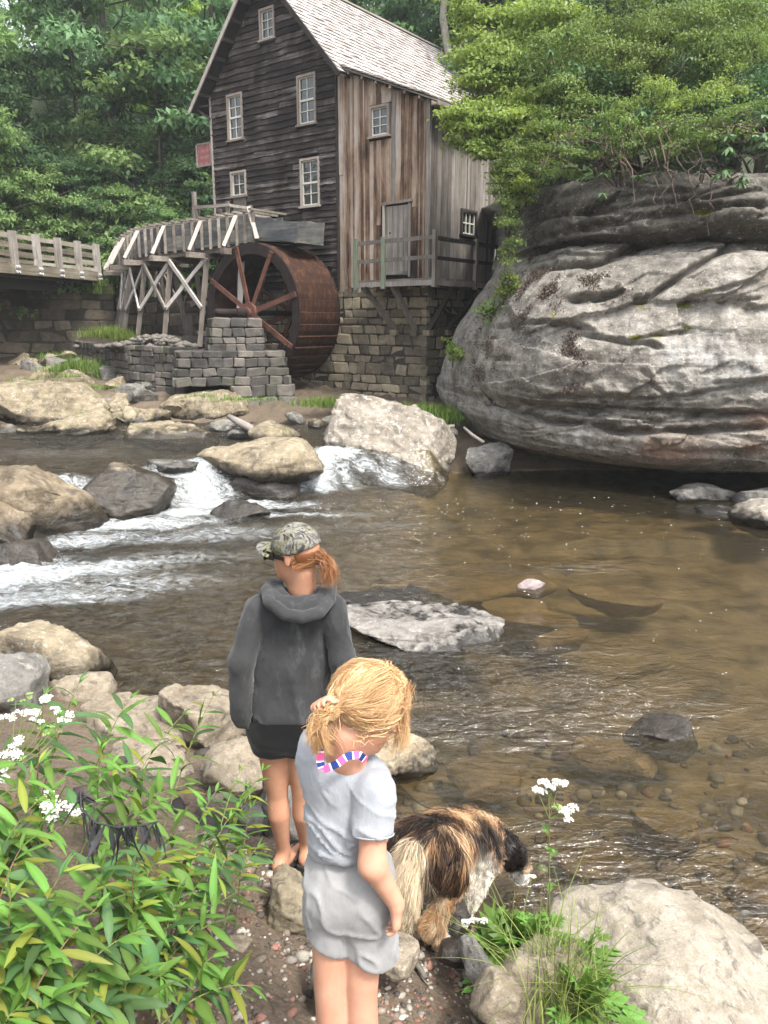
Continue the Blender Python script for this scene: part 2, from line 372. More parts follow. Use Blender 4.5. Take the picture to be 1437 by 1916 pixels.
# ------------------------------------------------------------------ the mill and its stonework
rng = random.Random(5)
KP = Vector(atY(636, 540, 20.0)); KP.z = 0.0
MROT = R(-37.4)                                  # local x = along the gable to the right (nearer), local y = away along the side
def wood(name, stops, along='x', rough=0.85, grain=26.0, rot=MROT, bumpd=0.012, rv=0.3, patch=0.35):
    m = Mat(name); r = m.rnd()
    sc_ = {'x': (0.9, grain, grain), 'z': (grain, grain, 0.9), 'y': (grain, 0.9, grain)}[along]
    p = m.map(m.pos(), (1, 1, 1), (0, 0, -rot)); off = m.vmath('SCALE', (13.0, 7.0, 29.0), r)
    p = m.vmath('ADD', p, off); g = m.noise(m.map(p, sc_), 1.0, 5, 0.62, 0.6); big = m.noise(p, 1.6, 4, 0.6)
    f = m.math('ADD', m.math('MULTIPLY', g, 0.62), m.math('ADD', m.math('MULTIPLY', big, 0.42), m.math('MULTIPLY', m.math('SUBTRACT', r, 0.5), rv)))
    f = m.math('ADD', f, m.math('MULTIPLY', m.math('SUBTRACT', m.noise(m.map(m.pos(), (1, 1, .55)), 1.15, 5, .68, .7), 0.5), patch))
    n = m.bump(g, bumpd, 0.9)
    return m.done(m.ramp(f, stops), rough, n, 0.2)
M_SIDING = wood('weathered_dark_siding', [(0.32,(.008,.006,.006)),(0.48,(.020,.0155,.014)),(0.57,(.042,.034,.03)),(0.66,(.11,.095,.088)),(0.79,(.29,.265,.255))], 'x', grain=30, rv=.14, patch=.5)
M_BOARD = wood('weathered_tan_boards', [(0.24,(.022,.017,.015)),(0.38,(.095,.058,.04)),(0.52,(.205,.138,.094)),(0.66,(.30,.24,.185)),(0.85,(.4,.37,.34))], 'z', grain=26, rv=.34, patch=.75)
M_GREYB = wood('weathered_grey_boards', [(0.2,(.05,.043,.038)),(0.42,(.12,.105,.092)),(0.6,(.2,.18,.16)),(0.82,(.33,.31,.29))], 'z', grain=26)
M_TIMBER = wood('grey_timber', [(0.2,(.06,.05,.042)),(0.45,(.14,.12,.10)),(0.65,(.23,.205,.175)),(0.85,(.36,.34,.31))], 'x', grain=14)
M_POST = wood('grey_post_timber', [(0.2,(.05,.042,.035)),(0.45,(.12,.10,.085)),(0.65,(.2,.18,.155)),(0.85,(.34,.32,.29))], 'z', grain=14)
M_PALE = wood('pale_new_timber', [(0.2,(.22,.19,.16)),(0.5,(.36,.33,.30)),(0.8,(.5,.48,.46))], 'z', grain=16)
M_DARKW = wood('dark_trim_wood', [(0.2,(.012,.010,.010)),(0.6,(.04,.034,.03)),(0.85,(.09,.08,.075))], 'z')
M_TRIM = wood('window_trim_wood', [(0.2,(.10,.075,.06)),(0.5,(.24,.2,.17)),(0.8,(.4,.37,.34))], 'z')
M_SASH = plain('cream_sash_paint', (0.52, 0.50, 0.44), 0.6)
m = Mat('old_window_glass'); M_GLASS = m.done(m.ramp(m.rnd(), [(0, (0.008, 0.014, 0.014)), (1, (0.03, 0.042, 0.04))]), 0.08, m.bump(m.noise(m.pos(), 5, 2), 0.02, 0.4), 0.9)
m = Mat('roof_shingles'); p = m.map(m.pos(), (1,1,1), (0,0,-MROT)); at = m.attr('v'); g = m.noise(m.map(p, (30, 2, 4)), 1.0, 4, 0.6); bg_ = m.noise(p, 1.1, 4)
f = m.math('ADD', m.math('MULTIPLY', at, 0.35), m.math('ADD', m.math('MULTIPLY', g, 0.35), m.math('MULTIPLY', bg_, 0.35)))
M_SHINGLE = m.done(m.ramp(f, [(0.25,(.2,.18,.165)),(0.5,(.36,.33,.31)),(0.75,(.5,.47,.45))]), 0.9, m.bump(g, 0.01, 0.6), 0.15)
def stone_mat(name, cols, moss=0.0, rough=0.85, dark=0.0):
    m = Mat(name); p = m.pos(); r = m.rnd(); n = m.noise(p, 6.0, 6, 0.62); n2 = m.noise(p, 40.0, 5, 0.6); big = m.noise(p, 0.55, 4)
    f = m.math('ADD', m.math('MULTIPLY', n, 0.6), m.math('ADD', m.math('MULTIPLY', r, 0.5), m.math('MULTIPLY', m.math('SUBTRACT', big, 0.5), 0.7)))
    c = m.ramp(f, cols); c = m.mix(0.3, c, m.ramp(n2, [(0.3, 0.05), (0.7, 0.45)]), 'OVERLAY')
    if moss:
        mk = m.math('MULTIPLY', m.ramp(m.noise(p, 1.7, 5, 0.65), [(0.52, 0.0), (0.66, 1.0)]), moss); c = m.mix(mk, c, (0.06, 0.075, 0.02))
    h = m.math('ADD', n, m.math('MULTIPLY', n2, 0.4))
    return m.done(c, rough, m.bump(h, 0.03, 0.9), 0.25)
M_STONE_T = stone_mat('tan_foundation_stone', [(0.2,(.07,.058,.046)),(0.5,(.18,.15,.11)),(0.70,(.32,.27,.19)),(0.92,(.5,.43,.31))], 0.3)
M_STONE_G = stone_mat('grey_pier_stone', [(0.2,(.035,.033,.032)),(0.5,(.085,.078,.072)),(0.75,(.15,.135,.12)),(0.98,(.24,.21,.18))], 0.3)
M_STONE_D = stone_mat('dark_abutment_stone', [(0.2,(.022,.019,.016)),(0.5,(.075,.062,.048)),(0.75,(.16,.13,.095)),(0.98,(.26,.22,.16))], 0.4)
M_MORTAR = plain('recessed_mortar', (0.045, 0.04, 0.034), 0.95, 0.1, 0.4, 12)
# templates ---------------------------------------------------------
def rbox(seed, jit=0.05, seg=1, bev=0.09):
    """unit stone: bevelled, uneven box in [-.5,.5]^3"""
    r_ = np.random.RandomState(seed); bm = bmesh.new(); bmesh.ops.create_cube(bm, size=1.0)
    bmesh.ops.bevel(bm, geom=list(bm.edges), offset=bev, segments=1, affect='EDGES')
    ph = r_.rand(6) * 6
    for v in bm.verts:
        c = np.array(v.co); v.co += Vector(r_.normal(size=3) * jit * 0.35)
        v.co.x += jit * math.sin(3 * c[2] + ph[0]); v.co.z += jit * 0.8 * math.sin(3 * c[0] + ph[1])
    bmesh.ops.triangulate(bm, faces=[f for f in bm.faces if len(f.verts) > 4])
    me = bpy.data.meshes.new('stone'); bm.to_mesh(me); bm.free(); return me
def with_mat(me, m):
    c = me.copy(); c.materials.clear(); c.materials.append(m); return c
STONE_T = [rbox(i, .06, 1, .10) for i in range(10)]
def stone_set(m): return [with_mat(s, m) for s in STONE_T]
def stone_face(parent, meshes, p0, ux, W, z0, z1, n, h=(0.17, 0.32), w=(0.24, 0.62), depth=0.16, gap=0.018, seed=1, shape=None, proud=0.02):
    """lay stones on a vertical face starting at p0 (parent space) along unit vec ux; n = outward normal"""
    r_ = random.Random(seed); z = z0; ang = math.atan2(ux[1], ux[0])
    while z < z1 - 0.05:
        hh = r_.uniform(*h)
        if z + hh > z1 - 0.1: hh = z1 - z
        x = 0.0; 
        a, b = (0, W) if shape is None else shape(z + hh / 2)
        x = a
        while x < b - 0.03:
            ww = r_.uniform(*w)
            if x + ww > b - 0.16: ww = b - x
            hs = hh * r_.uniform(.93, 1.06)
            pr = r_.uniform(0, proud)
            cx = x + ww / 2; c = (p0[0] + ux[0]*cx + n[0]*(pr - depth/2), p0[1] + ux[1]*cx + n[1]*(pr - depth/2), z + hs/2)
            obj('stone', r_.choice(meshes), parent, c, (0, r_.uniform(-.03, .03), ang), (ww - gap, depth, hs - gap))
            x += ww
        z += hh
PLANK = []
for k in range(4):
    r_ = np.random.RandomState(50 + k); nseg = 7; v = []; f = []
    for i in range(nseg):
        x = -0.5 + i / (nseg - 1); j = r_.normal() * 0.05; jt = r_.normal() * 0.03
        v += [(x, -0.5, -0.5 + j), (x, 0.5, -0.5 + j), (x, 0.5, 0.5 + jt), (x, -0.5, 0.5 + jt)]
    for i in range(nseg - 1):
        a = 4 * i; b = a + 4
        for q in range(4): f.append((a + q, b + q, b + (q + 1) % 4, a + (q + 1) % 4))
    f += [(0, 1, 2, 3), tuple(4 * (nseg - 1) + q for q in (3, 2, 1, 0))]
    bmx = mesh('plank', v, f); bb = bmesh.new(); bb.from_mesh(bmx); bmesh.ops.recalc_face_normals(bb, faces=bb.faces); bb.to_mesh(bmx); bb.free(); PLANK.append(bmx)
_pc = {}
def plank(name, m, parent, p, q, w, t, up=(0, 0, 1)):
    """a plank from p to q; w measured along 'up', t across"""
    key = m.name
    if key not in _pc: _pc[key] = [with_mat(s, m) for s in PLANK]
    p = Vector(p); q = Vector(q); d = q - p; L = d.length; d.normalize(); u = Vector(up); y = u.cross(d)
    if y.length < 1e-4: y = Vector((0, 1, 0)).cross(d)
    y.normalize(); u = d.cross(y)
    M_ = Matrix((d, y, u)).transposed(); o = obj(name, rng.choice(_pc[key]), parent, (p + q) / 2, M_.to_euler(), (L, t, w)); return o
# mill body ---------------------------------------------------------
mill = empty('grist_mill', KP, MROT, 'three storey weathered wooden grist mill with pale shingle roof on stone base', 'mill')
XL, XP, YB, YS = -4.46, 2.65, 7.4, 3.35
ZB = 3.5; ZE = 8.72; ZR = 11.2; XM = XL / 2
def roof_z(x): return ZR - 0.06 - abs(x - XM) * (ZR - ZE) / (abs(XM) + 0.02)
b = MB()
b.add([(XL,.03,ZB),(0,.03,ZB),(0,.03,ZE-.1),(XM,.03,ZR-.12),(XL,.03,ZE-.1),(XL,YB,ZB),(0,YB,ZB),(0,YB,ZE-.1),(XM,YB,ZR-.12),(XL,YB,ZE-.1)],
      [(0,1,2,3,4),(9,8,7,6,5),(0,5,6,1),(1,6,7,2),(4,9,5,0),(2,7,8,3),(3,8,9,4)])
b.build('wall', M_DARKW, mill)
b = MB(); b.add([(.002,.03,ZB),(XP-.03,.03,ZB),(XP-.03,.03,7.38),(.002,.03,8.45),(.002,YS,ZB),(XP-.03,YS,ZB),(XP-.03,YS,7.38),(.002,YS,8.45)],
      [(0,1,2,3),(7,6,5,4),(0,4,5,1),(1,5,6,2),(2,6,7,3),(3,7,4,0)])
b.build('lean_to_wall', M_DARKW, mill)
def window(parent, x0, x1, z0, z1, cols, rows, plane='y', c=0.0, split=False, fr=0.055, trim=M_TRIM, bars=0.018):
    """window with frame, sill, sashes and separate panes; plane 'y' faces -y at y=c, plane 'x' faces +x at x=c"""
    def P(u, d, z): return (u, c - d, z) if plane == 'y' else (c + d, u, z)
    def bx(name, u0, u1, za, zb, d0, d1, m, par):
        a = P(u0, d0, za); b_ = P(u1, d1, zb); k = MB(); k.box(tuple(map(min, a, b_)), tuple(map(max, a, b_))); return k.build(name, m, par)
    w = bx('window', x0 - fr, x0, z0, z1, 0, .07, trim, parent)
    # the frame is one mesh: two jambs and a head
    k = MB()
    for (u0, u1, za, zb) in ((x0-fr, x0, z0-.02, z1+fr), (x1, x1+fr, z0-.02, z1+fr), (x0, x1, z1, z1+fr)):
        a = P(u0, -.02, za); b_ = P(u1, .065, zb); k.box(tuple(map(min, a, b_)), tuple(map(max, a, b_)))
    old = w.data; w.data = mesh('window', k.v, k.f, trim); bpy.data.meshes.remove(old)
    bx('sill', x0-fr-.03, x1+fr+.03, z0-.065, z0-.021, -.02, .1, trim, w)
    k = MB()
    def bar(u0, u1, za, zb, d=.02):
        a = P(u0, -.03, za); b_ = P(u1, d, zb); k.box(tuple(map(min, a, b_)), tuple(map(max, a, b_)))
    s = .028
    bar(x0, x0+s, z0, z1); bar(x1-s, x1, z0, z1); bar(x0+s, x1-s, z0, z0+s); bar(x0+s, x1-s, z1-s, z1)
    iw = (x1-x0-2*s)/cols; ih = (z1-z0-2*s)/rows
    for i in range(1, cols): bar(x0+s+iw*i-bars/2, x0+s+iw*i+bars/2, z0+s, z1-s, .016)
    for j in range(1, rows):
        th = bars if not (split and j == rows//2) else .045
        bar(x0+s, x1-s, z0+s+ih*j-th/2, z0+s+ih*j+th/2, .018 if th == bars else .03)
    k.build('sash', M_SASH if plane == 'y' or True else trim, w)
    for i in range(cols):
        for j in range(rows):
            bx('pane', x0+s+iw*i, x0+s+iw*(i+1), z0+s+ih*j, z0+s+ih*(j+1), -.02, -.008, M_GLASS, w)
    return w
WIN = [(-2.43,-2.01,9.58,10.2,2,3,False),(-3.76,-3.27,7.45,8.48,2,4,True),(-1.21,-.7,7.47,8.5,2,4,True),(-1.17,-.63,5.58,6.62,2,4,True)]
for a, b_, z0, z1, c_, r_, sp in WIN: window(mill, a, b_, z0, z1, c_, r_, 'y', 0.0, sp)
door = MB(); door.box((-3.74, -.04, 4.75), (-3.24, 0.0, 6.05)); dr = door.build('door', M_GREYB, mill)
window(mill, -3.74, -3.24, 6.05, 6.6, 2, 2, 'y', 0.0)
HOLES = [(a-.055, b_+.055, z0-.065, z1+.055) for a, b_, z0, z1, *_ in WIN] + [(-3.795, -3.185, 4.75, 6.655)]
# horizontal siding on the gable, board by board
ch = 0.148; z = ZB
while z < ZR - 0.2:
    zt = z + ch; zm = z + ch / 2
    x0, x1 = XL, 0.0
    if zm > ZE - .1:
        k = (ZR - zm - .1) / ((ZR - ZE) / abs(XM)); x0, x1 = XM - k, XM + k
    if x1 - x0 < 0.1: break
    iv = [(x0, x1)]
    for (a, b_, za, zb) in HOLES:
        if zb > z + .03 and za < zt - .03:
            iv = [s_ for (p_, q_) in iv for s_ in ((p_, min(q_, a)), (max(p_, b_), q_)) if s_[1] - s_[0] > 0.03]
    for (p_, q_) in iv:
        cuts = [p_]
        while q_ - cuts[-1] > 1.9: cuts.append(cuts[-1] + rng.uniform(0.9, 2.0))
        cuts.append(q_)
        for a, b_ in zip(cuts, cuts[1:]):
            o = plank('siding_board', M_SIDING, mill, (a + .003, -.022, zm), (b_ - .003, -.022, zm + rng.uniform(-.006, .006)), ch * 1.2, .022, (0, .24, 1))
    z = zt
plank('corner_board', M_DARKW, mill, (-.0, -.03, ZB), (-.0, -.03, 8.5), .05, .075, (1, 0, 0))
plank('corner_board', M_TRIM, mill, (XL-.01, -.03, ZB), (XL-.01, -.03, 8.6), .06, .06, (1, 0, 0))
# vertical boards on the lean-to
HW = (1.0, 1.6, 6.8, 7.55); HD = (1.38, 2.2, 3.72, 5.44)
x = 0.04; window(mill, 1.07, 1.53, 6.9, 7.47, 2, 3, 'y', -.02)
while x < XP - .04:
    w = min(rng.uniform(.085, .16), XP - .02 - x); xc = x + w / 2; zt = 8.5 - .41 * xc; iv = [(3.56 - rng.uniform(0, .14), zt)]
    for (a, b_, za, zb) in (HW, HD):
        if a < xc < b_: iv = [s_ for (p_, q_) in iv for s_ in ((p_, min(q_, za)), (max(p_, zb), q_)) if s_[1] - s_[0] > .05]
    for p_, q_ in iv:
        cuts = [p_, q_]
        if q_ - p_ > 2.5 and rng.random() < .45: cuts.insert(1, rng.uniform(p_ + 1, q_ - 1))
        for a, b_ in zip(cuts, cuts[1:]):
            plank('wall_board', M_BOARD if rng.random() < .84 else M_GREYB, mill, (xc, -.005 - rng.uniform(0, .02), a + .004), (xc + rng.uniform(-.01, .01), -.005 - rng.uniform(0, .015), b_ - .004), w - .008, .028, (1, 0, 0))
    if rng.random() < .55 and not (HD[0]-.1 < x + w < HD[1]+.1) and not (HW[0]-.1 < x + w < HW[1]+.1):
        plank('batten', M_BOARD, mill, (x + w, -.045, 3.6), (x + w, -.045, 8.48 - .41 * (x + w)), .035, .02, (1, 0, 0))
    x += w
y = 0.06
while y < YS - .02:
    w = min(rng.uniform(.1, .17), YS - y); yc = y + w / 2
    iv = [(3.5, 7.4)]
    if 1.3 < yc < 2.05: iv = [(3.5, 4.7), (5.36, 7.4)]
    for p_, q_ in iv:
        plank('wall_board', M_GREYB, mill, (XP - .01 + rng.uniform(0, .012), yc, p_ + .003), (XP - .01 + rng.uniform(0, .012), yc, q_), w - .009, .028, (0, 1, 0))
    y += w
window(mill, 1.38, 1.98, 4.8, 5.3, 3, 2, 'x', XP, trim=M_DARKW, bars=.028)
plank('corner_post', M_GREYB, mill, (XP + .005, -.035, 3.4), (XP + .005, -.035, 7.45), .09, .07, (1, 0, 0))
plank('corner_board', M_GREYB, mill, (XP + .02, 1.62, 5.37), (XP + .02, 1.62, 7.4), .06, .03, (0, 1, 0))
dr2 = MB(); dr2.box((1.47, -.03, 3.8), (2.11, .02, 5.34)); d2 = dr2.build('door', M_GREYB, mill)
for xx in (1.60, 1.75, 1.91):
    k = MB(); k.box((xx - .072, -.042, 3.82), (xx + .07, -.031, 5.33)); k.build('plank', M_GREYB, d2)
k = MB(); k.box((2.0, -.042, 3.82), (2.1, -.031, 5.33)); k.build('plank', M_GREYB, d2)
k = MB(); k.tube([(1.6, -.04, 4.75), (1.6, -.055, 4.75)], .02, 8); k.build('latch_hole', M_DARKW, d2)
plank('door_head', M_TRIM, mill, (1.36, -.05, 5.4), (2.24, -.05, 5.42), .06, .05)
plank('door_jamb', M_TRIM, mill, (1.42, -.045, 3.75), (1.42, -.045, 5.37), .06, .04, (1, 0, 0))
plank('door_jamb', M_GREYB, mill, (2.16, -.045, 3.75), (2.16, -.045, 5.37), .06, .04, (1, 0, 0))
plank('door_step', M_GREYB, mill, (1.45, -.12, 3.84), (2.1, -.12, 3.84), .07, .16)
# roof: separate shingle courses on both slopes ----------------------
slope = math.atan2(ZR - ZE, abs(XM) + .02); rl = (abs(XM) + .42) / math.cos(slope); nrow = 24; rp = rl / nrow; RY0, RY1 = -.42, YB + .35
def course(seed, y0=RY0, y1=RY1, rp=rp):
    r_ = np.random.RandomState(seed); v = []; f = []; at = []; y = y0
    while y < y1:
        w = r_.uniform(.09, .2); w = min(w, y1 - y); g = .004; dz = r_.uniform(-.004, .008); dl = r_.normal() * .012; n0 = len(v)
        a, b_ = y + g, y + w - g; L0 = -rp * 1.25; L1 = dl; t = .016 + r_.uniform(0, .01); a1 = r_.rand()
        v += [(L0, a, 0), (L0, b_, 0), (L1, b_, .02 + dz), (L1, a, .02 + dz), (L0, a, t*.5), (L0, b_, t*.5), (L1, b_, .02 + dz + t), (L1, a, .02 + dz + t)]
        f += [(n0+q[0], n0+q[1], n0+q[2], n0+q[3]) for q in ((0,3,2,1),(4,5,6,7),(0,1,5,4),(1,2,6,5),(2,3,7,6),(3,0,4,7))]; at += [a1] * 8; y += w
    me = mesh('shingle_course', v, f, M_SHINGLE, False, {'v': at}); bb = bmesh.new(); bb.from_mesh(me); bmesh.ops.recalc_face_normals(bb, faces=bb.faces); bb.to_mesh(me); bb.free(); return me
CO = [course(200 + k) for k in range(8)]
for sgn in (1, -1):
    deck = MB(); dx = math.cos(slope) * rl; dz = math.sin(slope) * rl
    xr = XM; v = [(xr, RY0+.02, ZR-.03), (xr + sgn*dx, RY0+.02, ZR-.03-dz), (xr + sgn*dx, RY1-.02, ZR-.03-dz), (xr, RY1-.02, ZR-.03)]
    v2 = [(a, b_, c - .035) for a, b_, c in v]
    deck.add(v + v2, [(0,1,2,3),(7,6,5,4),(0,4,5,1),(1,5,6,2),(2,6,7,3),(3,7,4,0)]); rf = deck.build('roof', M_DARKW, mill)
    for i in range(nrow):
        d = rp * (i + 1); o = obj('shingle_course', CO[(i * 3 + (sgn > 0)) % 8], rf, (XM + sgn * math.cos(slope) * d, 0, ZR - math.sin(slope) * d + .0), None)
        o.rotation_euler = (0, slope if sgn > 0 else math.pi - slope, 0)
        if sgn < 0: o.rotation_euler = (0, slope, math.pi); o.location.y = RY0 + RY1
    for i in range(7):
        d = .35 + i * .5
        k = MB(); k.beam((XM + sgn*math.cos(slope)*d, RY0+.03, ZR-.12-math.sin(slope)*d), (XM + sgn*math.cos(slope)*d, .02, ZR-.12-math.sin(slope)*d), .07, .09); k.build('lookout', M_DARKW, rf)
    k = MB(); k.beam((XM + sgn*.02, RY0+.0, ZR-.06), (XM + sgn*dx, RY0+.0, ZR-.06-dz), .035, .1); k.build('bargeboard', M_DARKW if sgn > 0 else M_TRIM, rf)
k = MB(); k.beam((XM, RY0, ZR+.035), (XM, RY1, ZR+.035), .16, .04); k.build('ridge_cap', M_SHINGLE, mill)
# lean-to roof and gutters
sl = MB(); a = math.atan(.41)
v = [(-.15, -.22, 8.63), (XP+.3, -.22, 8.63-.41*(XP+.45)), (XP+.3, YS+.2, 8.63-.41*(XP+.45)), (-.0, YS+.2, 8.6)]
sl.add(v + [(p_[0], p_[1], p_[2]-.03) for p_ in v], [(0,1,2,3),(7,6,5,4),(0,4,5,1),(1,5,6,2),(2,6,7,3),(3,7,4,0)])
lr = sl.build('lean_to_roof', M_TIMBER, mill); cs = course(333, -.26, YS+.24, .2)
for i in range(15):
    d = .2 * (i + 1); obj('shingle_course', cs, lr, (-.15 + math.cos(a)*d, 0, 8.65 - math.sin(a)*d), (0, a, 0))
for i in range(7):
    k = MB(); xx = .1 + i*.4; k.beam((xx, -.2, 8.56-.41*(xx+.15)), (xx, .1, 8.56-.41*(xx+.15)), .06, .06); k.build('rafter_end', M_TRIM, lr)
k = MB(); zg = 8.6-.41*(XP+.45)-.12; xg = XP + .36
k.add([(xg-.09,-.35,zg+.1),(xg-.09,-.35,zg),(xg+.07,-.35,zg),(xg+.07,-.35,zg+.1),(xg-.07,-.35,zg+.1),(xg-.07,-.35,zg+.02),(xg+.05,-.35,zg+.02),(xg+.05,-.35,zg+.1)] +
      [(xg-.09,2.3,zg+.1),(xg-.09,2.3,zg),(xg+.07,2.3,zg),(xg+.07,2.3,zg+.1),(xg-.07,2.3,zg+.1),(xg-.07,2.3,zg+.02),(xg+.05,2.3,zg+.02),(xg+.05,2.3,zg+.1)],
      [(0,1,9,8),(1,2,10,9),(2,3,11,10),(3,7,15,11),(7,6,14,15),(6,5,13,14),(5,4,12,13),(4,0,8,12),(0,4,5,1),(1,5,6,2),(2,6,7,3)])
k.build('gutter', M_TIMBER, mill)
k = MB(); k.beam((XL-.5, -.3, 8.46), (XL-.5, YB, 8.5), .16, .12); k.beam((XL-.5, -.25, 8.4), (XL, -.05, 8.05), .06, .06); k.beam((XL-.55, -.28, 8.37), (XL, -.1, 8.37), .06, .05); k.build('gutter', M_DARKW, mill)
# stone foundation
ST_T = stone_set(M_STONE_T)
fd = MB(); fd.box((XL, .02, .2), (XP - .02, YB, ZB - .01)); fnd = fd.build('foundation', M_MORTAR, mill)
stone_face(fnd, ST_T, (-3.2, .02), (1, 0), 3.2 + XP, .55, ZB + .06, (0, -1), seed=3, h=(.17, .3), w=(.24, .58), proud=.05)
stone_face(fnd, ST_T, (XP - .02, 0), (0, 1), 3.3, .55, ZB + .02, (1, 0), seed=4, w=(.3, .6))
# balcony
bal = MB(); DF, DS = -.85, XP + .78; ZD = 3.66
bal_o = empty('balcony', (0, 0, 0)); bal_o.parent = mill
for i in range(6): plank('deck_plank', M_TIMBER, bal_o, (1.22, DF + .07 + i*.142, ZD-.02), (DS, DF + .07 + i*.142, ZD-.02), .04, .135)
for i in range(5): plank('deck_plank', M_TIMBER, bal_o, (DS - .07 - i*.15, .01, ZD-.02), (DS - .07 - i*.15, 2.85, ZD-.02), .04, .142)
plank('deck_beam', M_GREYB, bal_o, (1.2, DF-.02, ZD-.1), (DS+.02, DF-.02, ZD-.1), .11, .05)
plank('deck_beam', M_GREYB, bal_o, (DS, DF+.01, ZD-.1), (DS, 2.9, ZD-.1), .11, .05)
M_GREENP = wood('lichen_green_post', [(0.2,(.06,.07,.05)),(0.5,(.15,.18,.125)),(0.8,(.27,.3,.22))], 'z', grain=14)
POSTS = [(1.25, DF), (2.05, DF), (DS, DF), (DS, .85), (DS, 1.95), (DS, 2.85)]
for i, (x, y) in enumerate(POSTS):
    plank('rail_post', M_GREENP if i < 2 else M_POST, bal_o, (x, y - .04, ZD - .2), (x, y - .04, 4.57 + (.06 if i == 2 else 0)), .085, .085, (1, 0, 0))
for zz_, hh in ((4.47, .085), (4.07, .08)):
    plank('rail', M_GREYB, bal_o, (1.2, DF - .01, zz_), (DS, DF - .01, zz_ + .02), hh, .04)
    plank('rail', M_DARKW, bal_o, (DS - .01, DF, zz_), (DS - .01, 2.9, zz_), hh, .04)
for (x, y, ex, ey) in ((1.35, DF+.1, 1.75, 0), (2.2, DF+.1, 2.35, 0), (DS-.1, .05, XP, .1), (DS-.08, 1.3, XP, .9), (DS-.08, 2.6, XP, 2.2)):
    plank('brace', M_DARKW if x > 3 else M_POST, bal_o, (x, y, ZD - .12), (ex, ey - (.03 if ey == 0 else 0), 2.55), .1, .1, (1, 0, 0))
    k = MB(); k.box((ex-.09, ey-.14, 2.42), (ex+.09, ey+.02, 2.55)); k.build('corbel', M_STONE_T, bal_o)
# small landing with rail by the half-glazed door
land = empty('landing', (0, 0, 0)); land.parent = mill
for x, y in ((-4.2, -.9), (-3.0, -.9), (-4.2, -.1), (-3.0, -.1)): plank('rail_post', M_POST, land, (x, y, 4.5), (x, y, 5.75), .08, .08, (1, 0, 0))
plank('rail', M_TIMBER, land, (-4.35, -.92, 5.7), (-2.9, -.92, 5.66), .07, .05); plank('rail', M_TIMBER, land, (-4.35, -.92, 5.02), (-2.9, -.92, 5.0), .1, .05)
plank('rail', M_TIMBER, land, (-3.0, -.92, 5.66), (-3.0, 0, 5.66), .07, .05)
for i in range(6): plank('deck_plank', M_TIMBER, land, (-4.35, -.85 + i*.15, 4.75), (-2.9, -.85 + i*.15, 4.75), .04, .14)
plank('rail_post', M_POST, land, (-4.3, -.9, 4.5), (-4.3, -.9, 6.1), .09, .09, (1, 0, 0))
# hanging sign
def mloc(x, y, z): return KP + Matrix.Rotation(MROT, 3, 'Z') @ Vector((x, y, z))
sg = empty('hanging_sign', mloc(XL - .34, -.05, 6.9), MROT, 'square wooden sign with faded red panel hanging off the mill gable', 'sign')
m = Mat('faded_red_sign_paint'); p = m.obco(); nn = m.noise(p, 14, 5); rows = m.sep(p)[2]
letters = m.math('MULTIPLY', m.ramp(m.noise(m.map(p, (26, 1, 3)), 1.0, 2), [(0.47, 0.0), (0.52, 1.0)]), m.ramp(m.math('FRACT', m.math('MULTIPLY', rows, 6.2)), [(0.25, 0.0), (0.3, 1.0), (0.7, 1.0), (0.75, 0.0)]))
M_RED = m.done(m.mix(m.math('MULTIPLY', letters, .6), m.ramp(nn, [(0.3, (.16, .05, .05)), (0.7, (.26, .10, .10))]), (.33, .2, .19)), .8)
k = MB(); k.box((-.25, -.015, .05), (.25, .015, .55)); k.build('panel', M_RED, sg)
for (a, b_) in (((-.3, 0, 0), (-.3, 0, .6)), ((.28, 0, 0), (.28, 0, .6)), ((-.27, 0, .03), (.27, 0, .03)), ((-.27, 0, .58), (.27, 0, .58))):
    k = MB(); k.beam(a, b_, .05, .05, (0, 1, 0) if a[0] == b_[0] else (0, 0, 1)); k.build('frame_rail', M_TIMBER, sg)
k = MB(); k.tube([(.45, 0, .76), (-.5, 0, .74)], .014, 6); k.tube([(-.2, 0, .6), (-.2, 0, .75)], .008, 5); k.tube([(.2, 0, .6), (.2, 0, .755)], .008, 5); k.tube([(.4, 0, 1.2), (-.3, 0, .75)], .007, 5)
k.build('iron_bracket', plain('black_iron', (.02, .018, .016), .6), sg)
# water wheel ---------------------------------------------------------
WC = mloc(-1.37, -1.02, 2.95); RW = 1.63
wheel = empty('water_wheel', WC, MROT, 'large rusty iron water wheel with eight red spokes', 'water wheel')
def rust(name, c0, c1, c2, streak=0.0):
    m = Mat(name); p = m.pos(); n = m.noise(p, 5, 6, 0.65); st = m.noise(m.map(p, (14, 14, 1.2)), 1.0, 4, .6)
    f = m.math('ADD', m.math('MULTIPLY', n, .55), m.math('MULTIPLY', st, .45))
    return m.done(m.ramp(f, [(.3, c0), (.52, c1), (.72, c2)]), .75, m.bump(n, .006, .6), .3, Metallic=0.25)
M_RUST = rust('rusted_drum_plate', (.012, .007, .006), (.045, .02, .012), (.15, .07, .034))
M_RIM = rust('dark_iron_rim', (.008, .006, .006), (.02, .013, .012), (.042, .026, .021))
M_SPOKE = rust('red_oxide_spoke', (.05, .021, .015), (.115, .05, .035), (.2, .10, .07))
def annulus(r0, r1, y0, y1, n=72):
    v = []; f = []
    for k_ in range(n):
        a = 2*math.pi*k_/n; c, s = math.cos(a), math.sin(a)
        v += [(r0*c, y0, r0*s), (r1*c, y0, r1*s), (r1*c, y1, r1*s), (r0*c, y1, r0*s)]
    for k_ in range(n):
        a = 4*k_; b_ = 4*((k_+1) % n)
        for q in range(4): f.append((a+q, a+(q+1) % 4, b_+(q+1) % 4, b_+q))
    me = mesh('rim', v, f); bb = bmesh.new(); bb.from_mesh(me); bmesh.ops.recalc_face_normals(bb, faces=bb.faces); bb.to_mesh(me); bb.free(); return me
YF_, YR_ = -.73, .72
